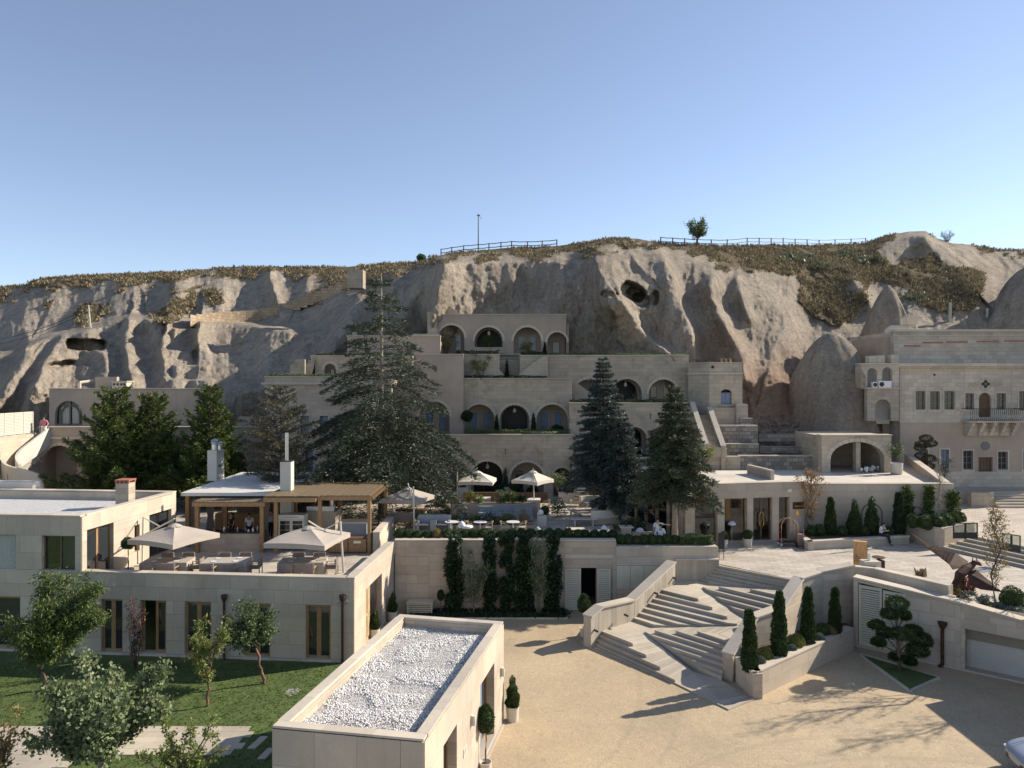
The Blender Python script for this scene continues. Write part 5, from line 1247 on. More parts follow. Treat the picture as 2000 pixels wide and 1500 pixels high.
def tower():
 r = empty('corner_tower', (XAT(1400,60.5),60.5,5), 'square stone tower with an arched window and a long stair at its foot', 'building')
 Y = 59.8; A = Vector((XAT(1344,Y+2.2),Y+2.2)); B = Vector((XAT(1385,Y),Y)); C = Vector((XAT(1450,Y),Y)); D = Vector((C.x+.1,Y+6))
 z1, z0 = ZAT(709,Y), 5.4
 wx = (XAT(1408,Y)-B.x, XAT(1429,Y)-B.x, ZAT(790,Y), ZAT(760,Y)); pl = Plane(B, C-B)
 wall('wall', M['court'], r, pl, 0, (C-B).length, z0, z1, .4, [arch(*wx,10,.3)])
 window(r, pl, wx[0]+.02, wx[1]-.02, wx[2]+.02, wx[3]-.28, -.15, 2, 1, 'frame_grey', 'blind', .05, .05)
 m = MB(); pl.box(m, wx[0]-.1, wx[1]+.1, -.1, .1, wx[2]-.08, wx[2]-.002); m.build('sill', M['coping'], r)
 wall('wall', M['court'], r, Plane(A, B-A), 0, (B-A).length-.02, z0, z1, .4); wall('wall', M['court'], r, Plane(C, D-C), .02, 6, z0, z1, .4)
 for a,b in ((A,B),(B,C)):
  p = Plane(a,b-a); m = MB(); p.box(m, 0, (b-a).length, .0, .12, ZAT(731,Y), ZAT(728,Y)); m.build('cornice', M['coping'], r)
  coping_run(r, [a-p.n*.15,b-p.n*.15], .35, z1+.003, .07, 1.2)
 m = MB(); m.prism([tuple(A+Vector((.1,.3))),tuple(B+Vector((0,.45))),tuple(C+Vector((-.2,.45))),tuple(D)], z1-.6, z1-.3); m.build('roof', M['plaster'], r)
 m = MB(); m.box(XAT(1434,Y),XAT(1456,Y),Y-.6,Y-.02,5,ZAT(789,Y)); m.build('buttress', M['court'], r)
 m = MB(); m.box(XAT(1390,Y),XAT(1434,Y),Y-.35,Y-.02,5,ZAT(796,Y)); m.build('plinth', M['court'], r)
 m = MB(); c = W(1418,707,Y+.2)
 for k in range(3): m.lathe([(.1,0),(.06,.2),(.1,.25)], (c.x-.35+.35*k,c.y,z1+.07), 6)
 m.box(c.x-.5,c.x+.5,c.y-.08,c.y+.08,z1+.322,z1+.36); m.build('roof_stool', M['wood_pale'], r)
 m = MB(); p = pl.P(XAT(1390,Y)-B.x+.05,.14,ZAT(717,Y)); m.lathe([(.09,-.1),(.12,0),(.09,.12)], p, 8); m.build('security_camera', M['dark_metal'], r)
 # long stair with two side walls, rising away from the viewer
 s = empty('cliff_stair', (XAT(1400,54.5),54.5,6), 'straight stone stair with pale side walls climbing to the corner tower', 'staircase')
 n = 18; b0, b1 = W(1386,877,54.6), W(1403,877,54.6); t0, t1 = W(1361,811,59.4), W(1383,811,59.4)
 b0, b1 = W(1384,877,54.6), W(1408,877,54.6)
 for k in range(n):
  a = b0.lerp(t0,k/n); b = b1.lerp(t1,k/n); a2 = b0.lerp(t0,(k+1)/n); z = b0.z+(t0.z-b0.z)*(k+1)/n
  m = MB(); m.prism([(a.x,a.y),(b.x,b.y),(b.x-.1,a2.y+.4),(a.x-.1,a2.y+.4)], max(z-.7,5), z); m.build('step', M['cut'], s)
 for (e0, e1) in ((W(1379,868,54.6), W(1352,786,59.4)), (W(1413,872,54.6), W(1386,796,59.2))):
  e1 = e1
  m = MB(); m.prism([(e0.x-.16,e0.y,e0.z),(e0.x+.16,e0.y,e0.z),(e1.x+.16,e1.y,e1.z),(e1.x-.16,e1.y,e1.z)], 5, 0); m.build('side_wall', M['court'], s)
  coping_run(s, [e0,e1], .34, 0, .07, 1.2, zs=[e0.z,e1.z])
tower()
def masonry():
 # rough walls, garage and terraces right of the stair
 r = empty('rubble_terrace', (XAT(1440,57),57,5), 'rough rubble stone terraces at the foot of the cliff beside the stair', 'wall')
 for (a,b,t,bo,Y,mt) in ((1405,1480,832,870,57.6,'rubble'),(1416,1482,868,905,56.2,'rubble'),(1446,1470,818,840,59,'rubble'),(1380,1446,893,930,54.8,'court'),(1388,1420,877,897,54.9,'court')):
  m = MB(); m.box(XAT(a,Y),XAT(b,Y),Y,Y+1.6,ZAT(bo,Y),ZAT(t,Y)); m.build('block_wall', M[mt], r)
  coping_run(r, [(XAT(a,Y),Y+.2),(XAT(b,Y),Y+.2)], .4, ZAT(t,Y)+.004, .06, 1.2)
 r = empty('low_stone_wall', (XAT(1520,55),55,5), 'long low retaining wall of cut stone under the reddish cliff', 'wall')
 Y = 55; m = MB(); m.box(XAT(1443,Y),XAT(1612,Y),Y,Y+.5,5.2,ZAT(891,Y)); m.build('wall', M['rubble'], r); coping_run(r, [(XAT(1443,Y),Y+.2),(XAT(1612,Y),Y+.2)], .45, ZAT(891,Y)+.003, .06, 1.1)
 Y = 58.5; m = MB(); m.box(XAT(1482,Y),XAT(1558,Y),Y,Y+.5,ZAT(862,Y),ZAT(848,Y)); m.build('wall', M['rubble'], r)
 Y = 57; m = MB(); m.box(XAT(1484,Y),XAT(1600,Y),Y,Y+.5,ZAT(885,Y),ZAT(872,Y)); m.build('wall', M['rubble'], r)
 # earth bank behind
 g = empty('garage_vault', (XAT(1673,53.3),53.3,5.3), 'cut stone garage with a wide double arch at the back of the upper deck', 'building')
 Y = 53.3; pl = front(Y); x0,x1 = XAT(1605,Y),XAT(1741,Y); zb, zt = 5.2, ZAT(851,Y); a0,a1 = XAT(1622,Y),XAT(1727,Y)
 wall('wall', M['court'], g, pl, x0, x1, zb, zt, .6, [arch(a0,a1,zb+.1,ZAT(863,Y),16,1.25)])
 coping_run(g, [(x0-.1,Y+.3),(x1+.05,Y+.3)], .75, zt+.003, .08, 1.2)
 m = MB(); m.box(x0,x1,Y+.62,Y+5,zt-.3,zt-.02); m.build('roof', M['court'], g); m = MB(); m.box(x0,x0+.4,Y+.62,Y+5,zb,zt-.31); m.box(x1-.4,x1,Y+.62,Y+5,zb,zt-.31); m.box(x0+.41,x1-.41,Y+4.8,Y+5,zb,zt-.31); m.build('inner_wall', M['cut'], g)
 m = MB(); c = XAT(1677,Y); m.box(c-.16,c+.16,Y+.05,Y+.55,zb,ZAT(864,Y)); m.build('pillar', M['cut'], g)
 # arch voussoirs
 n=15; c=(a0+a1)/2; w_=(a1-a0)/2; zs=ZAT(863,Y)-1.25
 for k in range(n):
  t0,t1 = math.pi*k/n+.01, math.pi*(k+1)/n-.01; m = MB(); q=[(c+w_*math.cos(t0),zs+1.25*math.sin(t0)),(c+(w_+.28)*math.cos(t0),zs+1.53*math.sin(t0)),(c+(w_+.28)*math.cos(t1),zs+1.53*math.sin(t1)),(c+w_*math.cos(t1),zs+1.25*math.sin(t1))]
  m.add([(x,Y-.04,z) for x,z in q]+[(x,Y+.02,z) for x,z in q], [(0,3,2,1),(0,1,5,4),(1,2,6,5),(2,3,7,6),(3,0,4,7)]); m.build('arch_stone', M['coping'], g)
 for i,(px,py,s,mt,lb) in enumerate(((1690,915,.32,'white','crumpled white sack leaning on the garage pillar'),(1704,919,.42,'curtain_pale','grey tarpaulin bundle lying inside the garage arch'),(1718,914,.35,'steel','heap of metal tools inside the right garage arch'))):
  p = W(px,py,Y-.05+.3*i); m = MB(); V=[];
  for k in range(7): m.lathe([(.02,-s*.3),(s*.32,-.1*s),(s*.28,.3*s),(.02,.5*s)], (p.x+rng.normal(0,.14),p.y+rng.normal(0,.1),5.55+abs(rng.normal(0,s*.3))), 7)
  tag(m.build(('sack','tarpaulin_bundle','tool_heap')[i], M[mt]), lb, ('sack','tarpaulin','tools')[i])
 tub = W(1751,905,52.4); m = MB(); m.lathe([(.36,0),(.40,.05),(.42,.75),(.36,.75),(.34,.62),(.0,.62)], (tub.x,tub.y,5.44), 16); o = m.build('stone_tub', M['pot']); tag(o, 'large round cream tub with a drooping plant beside the garage', 'planter')
masonry()
def right_hotel():
 Y = 60.5; r = empty('pale_hotel_wing', (XAT(1760,Y),Y,3.4), 'tall pale ashlar hotel wing with a wrought iron balcony at the right edge', 'building')
 pl = front(Y); X = lambda p: XAT(p,Y); Z = lambda p: ZAT(p,Y); x0, x1 = X(1757), X(2120); zb = 3.2
 up = [(1788,1807,764,800),(1816,1835,764,800),(1844,1864,764,800),(1885,1902,768,800),(1946,1964,768,800),(1990,2006,764,802)]
 lowr = [(1881,1900,880,917),(1949,1968,882,917),(1837,1853,878,915),(1793,1812,878,915),(1998,2012,880,917)]
 door = (1911,1939,893,941); ad = (1912,1936,767,815)
 hs = [rect(X(a),X(b),Z(d),Z(c)) for a,b,c,d in up+lowr+[door]] + [arch(X(ad[0]),X(ad[1]),Z(ad[3]),Z(ad[2]),12)]
 rc, rz = X(1924.5), Z(750)
 wall('wall', M['white_stone'], r, pl, x0, x1, Z(825), Z(709), .5, [h for h in hs[:6]]+[hs[-1]])
 wall('wall', M['plaster'], r, pl, x0+.05, x1, zb, Z(825)-.003, .46, hs[6:-1])
 m = MB(); pl.box(m, x0+.06, x1, .0, .06, zb, Z(921)); m.build('base_course', M['white_stone'], r)
 for i,(a,b,c,d) in enumerate(up+lowr):
  ua,ub,z0,z1 = X(a),X(b),Z(d),Z(c)
  for q in ((ua-.12,ua,z0-.1,z1+.12),(ub,ub+.12,z0-.1,z1+.12),(ua,ub,z1,z1+.12),(ua-.15,ub+.15,z0-.18,z0)):
   m = MB(); pl.box(m,q[0],q[1],-.04,.05 if q[2]<z0-.15 else .035,q[2],q[3]); m.build('window_surround', M['coping'], r)
  window(r, pl, ua, ub, z0, z1, -.16, 2, 3, 'frame_grey', 'glass' if i<8 else 'blind', .06, .05, name='window')
 a,b,c,d = door; window(r, pl, X(a), X(b), Z(d), Z(c), -.2, 4, 1, 'wood_dark', 'wood_dark', .12, .05, name='door')
 a,b,c,d = ad; window(r, pl, X(a), X(b), Z(d), Z(c)-(X(b)-X(a))/2, -.2, 4, 1, 'wood_dark', 'wood_dark', .05, .04, name='door')
 m = MB(); pl.box(m, X(a), X(b), -.3, -.24, Z(c)-(X(b)-X(a))/2, Z(c)); m.build('arch_panel', M['wood_dark'], r)
 m = MB(); p = pl.P(X(1924.5),.0,Z(871)); m.tube([p-Vector((0,.05,0)),p+Vector((0,.02,0))], .36, 20); m.build('round_vent', M['frame_grey'], r)
 # rosette: four petals and scrollwork
 m = MB()
 for k in range(4):
  t = math.pi/2*k; cx, cz = rc+.2*math.cos(t), rz+.2*math.sin(t); m.tube([Vector((cx,Y-.07,cz)),Vector((cx,Y-.02,cz))], .13, 10)
 ro = m.build('quatrefoil', M['dark_metal'], r)
 m = MB()
 for s in (-1,1):
  m.tube([(rc+s*t,Y-.04,rz+z) for t,z in ((.45,-.25),(.3,-.42),(0,-.52))], .05, 5); m.tube([(rc+s*t,Y-.04,rz+z) for t,z in ((.45,.25),(.3,.42),(0,.5))], .05, 5)
  for q in range(3): m.tube([(rc+s*(.62+.32*q+.14*math.cos(a)),Y-.04,rz-.02*q+.16*math.sin(a)) for a in [k*.9 for k in range(7)]], [.05]*7, 5)
 m.build('scroll_ornament', M['coping'], r)
 for (a,b) in ((1883,1884),(1976,1977)):
  m = MB(); pl.box(m, X(a), X(b), .0, .03, Z(825), Z(721)); m.build('pilaster_edge', M['coping'], r)
 m = MB(); p = pl.P(X(1825),.0,Z(732)); m.tube([p,p-Vector((0,.03,0))], .09, 10); m.build('vent_hole', M['dark_metal'], r)
 # cornices, upper attic
 m = MB(); m.box(x0-.35,x1,Y-.45,Y-.003,Z(716),Z(710)); m.box(x0-.2,x1,Y-.25,Y-.004,Z(719),Z(716)-.003); m.build('cornice', M['white_stone'], r)
 Y2 = Y+1.2; p2 = front(Y2); wall('wall', M['white_stone'], r, p2, XAT(1746,Y2), XAT(2120,Y2), Z(712), ZAT(648,Y2), .5)
 m = MB(); m.box(XAT(1743,Y2),x1+1,Y2-.2,Y2+.5,ZAT(648,Y2)+.003,ZAT(643.5,Y2)); m.box(XAT(1745,Y2),x1+1,Y2-.09,Y2-.003,ZAT(657,Y2),ZAT(655,Y2)); m.build('cornice', M['coping'], r)
 m = MB(); m.box(x0,x1,Y+.51,Y+1.2,Z(713),Z(711)); m.build('roof', M['plaster'], r)
 for (a,b,y) in ((1765,1797,675.5),(1802,1842,669),(1848,1889,668),(1908,1950,667),(1960,2010,666)):
  m = MB(); p2.box(m, XAT(a,Y2), XAT(b,Y2), .0, .04, ZAT(y+1.2,Y2), ZAT(y-1.2,Y2)); m.build('terracotta_band', M['terracotta'], r)
 m = MB(); m.box(XAT(1724,62.4),XAT(1746,62.4),62.4,68,6,ZAT(659,62.4)); m.build('return_wall', M['plaster'], r)
 m = MB(); m.box(x0+.1, x0+.5, Y+.5, Y+9, zb, Z(712)-.1); m.build('side_wall', M['white_stone'], r); m = MB(); m.box(XAT(1747,Y2),XAT(1747,Y2)+.4,Y2+.5,Y2+8,Z(715),ZAT(648,Y2)); m.build('side_wall', M['white_stone'], r)
 # balcony
 b = MB(); b.box(X(1877),X(1980),Y-1.15,Y-.07,Z(824),Z(821)); bal = b.build('balcony', M['white_stone'], r)
 b = MB(); b.box(X(1882),X(1975),Y-.32,Y-.07,Z(851),Z(824)-.003); b.build('balcony_back', M['white_stone'], bal)
 for k in range(5):
  u = X(1886)+(X(1971)-X(1886))*k/4
  for j in range(4):
   m = MB(); m.box(u-.13,u+.13,Y-1.05+.19*j,Y-.325,Z(824)-.004-.27*(j+1),Z(824)-.27*j-.012); m.build('corbel', M['white_stone'], bal)
 rl = MB(); zf, zr = Z(821), Z(798); rl.box(X(1877),X(1980),Y-1.13,Y-1.09,zr,zr+.05); rl.box(X(1877),X(1877)+.04,Y-1.08,Y-.1,zr,zr+.05); rl.box(X(1980)-.04,X(1980),Y-1.08,Y-.1,zr,zr+.05); rl.box(X(1877),X(1980),Y-1.125,Y-1.095,zf+.06,zf+.1)
 rail = rl.build('railing', M['dark_metal'], bal)
 me = MB(); hh = zr-zf-.1; me.tube([(0,0,0),(0,-.10,hh*.25),(0,-.04,hh*.55),(0,0,hh)], .018, 5); mesh = bpy.data.meshes.new('baluster'); mesh.from_pydata(me.v,[],me.f); mesh.materials.append(M['dark_metal'])
 n = 27
 for k in range(n):
  o = link('baluster', mesh, None, bal); o.location = (X(1878.5)+(X(1978.5)-X(1878.5))*k/(n-1), Y-1.11, zf+.1)
 # loggia at the left of the wing
 lg = empty('stone_loggia', (X(1720),Y-.6,8), 'two arched stone loggia with air conditioners on the side of the pale wing', 'building')
 Yl = Y-.5; pL = front(Yl); XL = lambda p: XAT(p,Yl); ZL = lambda p: ZAT(p,Yl)
 wall('wall', M['white_stone'], lg, pL, XL(1683), XL(1756), ZL(757), ZL(712), .35, [arch(XL(1694),XL(1713),ZL(756),ZL(719),10),arch(XL(1723),XL(1743),ZL(756),ZL(717),10)], outer=[(XL(1693),ZL(757)),(XL(1756),ZL(757)),(XL(1756),ZL(712)),(XL(1681),ZL(712)),(XL(1684),ZL(722)),(XL(1692),ZL(737))])
 for (a,b2,t) in ((1698,1714,695),(1713,1729,694),(1741,1756,693)):
  m = MB(); m.box(XL(a),XL(b2)-.02,Yl+.02,Yl+.7,ZL(711.5)+.01,ZL(t)); m.build('battlement', M['white_stone'], lg)
 m = MB(); m.box(XL(1680),XL(1757),Yl-.12,Yl+.8,ZL(712)+.004,ZL(709.5)); m.build('cornice', M['coping'], lg)
 m = MB(); m.box(XL(1692),XL(1757),Yl-.15,Yl+1.5,ZL(760),ZL(757)-.005); m.build('ledge', M['coping'], lg)
 wall('wall', M['cut'], lg, pL, XL(1694), XL(1756), ZL(822), ZL(760)-.004, .5, [arch(XL(1709),XL(1740),ZL(821),ZL(780),10)])
 m = MB(); m.box(XL(1694),XL(1756),Yl+1.5,Yl+1.7,ZL(830),ZL(713)); m.build('back_wall', M['render'], lg); m = MB(); m.box(XL(1694)-.3,XL(1694)+.02,Yl+.4,Yl+1.5,ZL(757),ZL(713)); m.build('side_wall', M['cut'], lg)
 for (a,b2,t,lab) in ((1703,1712,746,'small white air conditioner in the left loggia arch'),(1715,1740,744,'large white air conditioner with a round fan in the right loggia arch')):
  ac = MB(); ac.box(XL(a),XL(b2),Yl-.12,Yl+.25,ZL(757),ZL(t)); o = ac.build('air_conditioner', M['white']); tag(o, lab, 'air conditioner')
  m = MB(); rr = (ZL(t)-ZL(757))*.36; c = (XL(a)+rr*1.25, Yl-.125, (ZL(t)+ZL(757))/2); m.tube([Vector(c),Vector(c)+Vector((0,-.02,0))], rr, 12); m.build('fan', M['dark_metal'], o)
 # hooded kiosk on the roof
 k = empty('roof_hood', W(1773,640,63), 'cream hooded roof exhaust with a curved duct on the pale wing roof', 'vent'); Yk = 63.5; XK = lambda p: XAT(p,Yk); ZK = lambda p: ZAT(p,Yk)
 m = MB(); m.prism([(XK(1764),Yk-.6),(XK(1793),Yk-.6),(XK(1790),Yk+.8),(XK(1768),Yk+.8)], ZK(622), ZK(620)); m.box(XK(1770),XK(1788),Yk-.3,Yk+.5,ZK(620)+.003,ZK(616)); m.build('hood', M['pot'], k)
 vs = [(XK(1765),Yk-.55,ZK(622)),(XK(1792),Yk-.55,ZK(622)),(XK(1791),Yk+.7,ZK(622)),(XK(1767),Yk+.7,ZK(622)),(XK(1770),Yk-.3,ZK(634)),(XK(1786),Yk-.3,ZK(634)),(XK(1785),Yk+.4,ZK(634)),(XK(1771),Yk+.4,ZK(634))]
 m = MB(); m.add(vs, [(0,1,5,4),(1,2,6,5),(2,3,7,6),(3,0,4,7),(4,5,6,7)]); m.build('hood_cone', M['pot'], k)
 m = MB(); m.tube([(XK(1775),Yk,ZK(640)),(XK(1760),Yk,ZK(640)),(XK(1740),Yk,ZK(640)),(XK(1733),Yk,ZK(645)),(XK(1732),Yk,ZK(662))], .22, 8); m.build('duct', M['pot'], k)
 for px in (1768,1772,1786): m = MB(); m.tube([(XK(px),Yk-.3,ZK(634)),(XK(px),Yk-.3,ZK(648))], .03, 5); m.build('post', M['pot'], k)
 # entrance terrace and steps
 t = empty('entrance_steps', (X(1900),Y-3,3), 'pale stone entrance terrace and steps in front of the pale hotel wing', 'steps')
 m = MB(); m.box(X(1770),X(2120),Y-2.6,Y+.0,PZ-.1,3.35); m.build('landing', M['step'], t)
 for q in range(5):
  m = MB(); m.box(X(1880),X(1990),Y-2.6-.4*(q+1),Y-2.603-.4*q,PZ-.1,3.35-.16*(q+1)); m.build('step', M['step'], t)
 m = MB(); m.box(X(1835),X(1876),Y-4.2,Y-3.7,PZ-.1,3.5); m.build('side_wall', M['court'], t); m = MB(); m.box(X(1952),X(1975),Y-8,Y-4.8,PZ-.1,3.3); m.build('side_wall', M['court'], t)
right_hotel()
def left_house():
 Y = 60; r = empty('left_stone_house', (XAT(250,Y),Y,4), 'plain sandstone cave house with arched glazing behind the three pines', 'building')
 arcade(r, 96, 395, 760, 838, Y, [AR(107,161,783,831,'none'),AR(268,322,783,831,'none')], mat='plaster', slab=4, back=True, surround=False)
 for (a,b) in ((107,161),(268,322)):
  c = (XAT(a,Y)+XAT(b,Y))/2; w_ = (XAT(b,Y)-XAT(a,Y))/2; zb, zt = ZAT(831,Y)+.03, ZAT(783,Y); H = zt-zb; m = MB(); n = 14
  for (rw, rh, wd) in ((w_, H, .13),(w_*.68, H*.80, .12)):
   pts = [(c-rw+.0,zb),(c-rw,zt-(H-rh)-rw*.95)]+[(c-rw*math.cos(math.pi*k/n), (zt-(H-rh)-rw)+rw*math.sin(math.pi*k/n)) for k in range(n+1)]+[(c+rw,zb)]
   m.tube([(x,Y+.2,z) for x,z in pts], wd/2, 4)
  m.box(c-.06,c+.06,Y+.15,Y+.22,zb,zt); m.box(c-w_,c+w_,Y+.15,Y+.24,zb,zb+.1); fr = m.build('arched_frame', M['frame_grey'], r)
  g = MB(); pts = arch(c-w_+.02,c+w_-.02,zb,zt-.02,14); g.add([(x,Y+.27,z) for x,z in pts], [tuple(range(len(pts)))]); g.build('pane', M['clear'], fr)
  for k in (-1,1):
   g = MB(); q = 8; vs = []
   for j in range(q+1): u = c+k*(.1+(w_*.6)*j/q); vs += [(u,Y+.34+.04*(j%2),zb+.1),(u,Y+.34+.04*(j%2),zt-.5)]
   g.add(vs, [(2*j,2*j+2,2*j+3,2*j+1) for j in range(q)]); g.build('curtain', M['white'], fr)
 m = MB(); Yc = 61.5; m.box(XAT(219,Yc),XAT(247,Yc),Yc,Yc+1,ZAT(760,Yc),ZAT(746,Yc)); ch = m.build('chimney', M['pot'], r)
 m = MB(); m.box(XAT(217,Yc),XAT(249,Yc),Yc-.1,Yc+1.1,ZAT(746,Yc)+.003,ZAT(744,Yc)); m.build('chimney_cap', M['coping'], ch)
 for px in (223,230,237,243): m = MB(); m.box(XAT(px-2,Yc),XAT(px+2,Yc),Yc-.03,Yc-.005,ZAT(753,Yc),ZAT(748.5,Yc)); m.build('flue_hole', M['dark_metal'], ch)
 m = MB(); a = W(155,747,62); b = W(200,741,64); m.tube([a,b], .12, 6); m.tube([a,a-Vector((0,0,.9))], .14, 6); m.build('ledge_trim', M['coping'], r)
 m = MB(); m.box(XAT(186,63),XAT(228,63),63,63.4,ZAT(762,63),ZAT(736,63)); m.build('rear_wall', M['plaster'], r)
 Y = 57; arcade(r, 76, 565, 835, 975, Y, [AR(82,150,870,974,'none'),AR(200,262,874,974,'dark'),AR(330,390,874,974,'dark'),AR(430,482,880,974,'win',pane='glass')], mat='plaster', slab=3, deep=1.8)
 m = MB(); m.box(XAT(100,Y),XAT(380,Y),Y-.16,Y-.003,ZAT(857,Y),ZAT(853,Y)); m.build('cornice', M['coping'], r)
 m = MB(); m.box(XAT(455,57.5),XAT(560,57.5),Y+1.5,Y+1.8,ZAT(835,57.5),ZAT(815,57.5)); m.build('planter_wall', M['plaster'], r)
 # cream louvred fence
 f = empty('louvred_fence', (XAT(30,55.5),55.5,7), 'cream louvred screen fence in sunlight at the left edge above the curved stair', 'fence')
 pf = Plane((-36.9,47.2), (.15,9.3)); L = 9.3; z0, z1 = 8.05, 9.68
 for k in range(9):
  u = L-k*1.02; m = MB(); pf.box(m, u-.07, u, 0, .08, z0, z1+.02); m.build('post', M['white_metal'], f)
  if k < 8:
   for j in range(15):
    z = z0+.04+(z1-z0)*j/15; m = MB(); pf.box(m, u-1.02, u-.073, .02+.01*(j%2), .05+.01*(j%2), z, z+(z1-z0)/15*.82); m.build('slat', M['white_metal'], f)
 w_ = empty('sunlit_bank_wall', (XAT(20,55),55,5), 'sunlit plaster wall under the louvred screen fence', 'wall')
 m = MB(); m.prism([(-36.5,46),(-36.5,56.9),(-37.4,56.9),(-37.4,46)], 3, z0-.08); m.build('wall', M['lime'], w_); coping_run(w_, [(-36.8,46),(-36.8,56.9)], .5, z0-.07, .06, 1.5)
 # curved stair
 s = empty('curved_stair', (XAT(40,51),51,2.7), 'curved white plaster staircase with ribbon parapets left of the pines', 'staircase')
 out = [(64,846,57,30),(48,856,56,27),(30,868,55,27),(14,880,54,27),(6,890,53.2,30),(5,899,52.5,34),(12,907,51.8,30),(26,912,51.2,32),(44,916,50.9,34),(62,921,50.7,32),(87,931,50.6,30)]
 inn = [(97,834,57,32),(84,844,56.3,36),(68,856,55.5,36),(52,868,54.8,36),(40,878,54.2,34),(33,888,53.7,32),(33,897,53.3,26),(39,907,52.8,20)]
 for pts in (out, inn):
  P_ = [W(x,y,Y) for x,y,Y,_ in pts]; Hh = [h/FPX*Y for _,_,Y,h in pts]
  # Catmull refinement
  Q = []; HH = []
  for i in range(len(P_)-1):
   p0,p1,p2,p3 = P_[max(i-1,0)],P_[i],P_[i+1],P_[min(i+2,len(P_)-1)]
   for k in range(5):
    t = k/5; Q.append(.5*((2*p1)+(p2-p0)*t+(2*p0-5*p1+4*p2-p3)*t*t+(3*p1-p0-3*p2+p3)*t**3)); HH.append(Hh[i]*(1-t)+Hh[i+1]*t)
  Q.append(P_[-1]); HH.append(Hh[-1]); vs = []; n = len(Q)
  for i,q in enumerate(Q):
   d = (Q[min(i+1,n-1)]-Q[max(i-1,0)]); d.z = 0; d.normalize(); nn = Vector((d.y,-d.x,0))*.09; h = Vector((0,0,HH[i]))
   vs += [q+nn, q-nn, q-nn-h, q+nn-h]
  fs = [(4*i+a, 4*i+(a+1)%4, 4*i+4+(a+1)%4, 4*i+4+a) for i in range(n-1) for a in range(4)]+[(0,1,2,3),(4*n-1,4*n-2,4*n-3,4*n-4)]
  m = MB(); m.add(vs, fs); m.build('ribbon_parapet', M['render'], s)
 for k in range(16):
  t = k/15; i = t*(len(out)-1); a = W(*[out[int(i)][j]+(out[min(int(i)+1,10)][j]-out[int(i)][j])*(i-int(i)) for j in range(3)]); i2 = t*(len(inn)-1); b = W(*[inn[int(i2)][j]+(inn[min(int(i2)+1,7)][j]-inn[int(i2)][j])*(i2-int(i2)) for j in range(3)])
  z = a.z-1.0; d = Vector((-.2,-.45,0)); m = MB(); m.prism([(a.x,a.y),(b.x,b.y),(b.x+d.x,b.y+d.y),(a.x+d.x,a.y+d.y)], z-.3, z); m.build('step', M['step'], s)
 for px in (13,32): p = W(px,925,51.4); m = MB(); m.tube([p,Vector((p.x,p.y,2.6))], .08, 6); m.build('post', M['render'], s)
left_house()
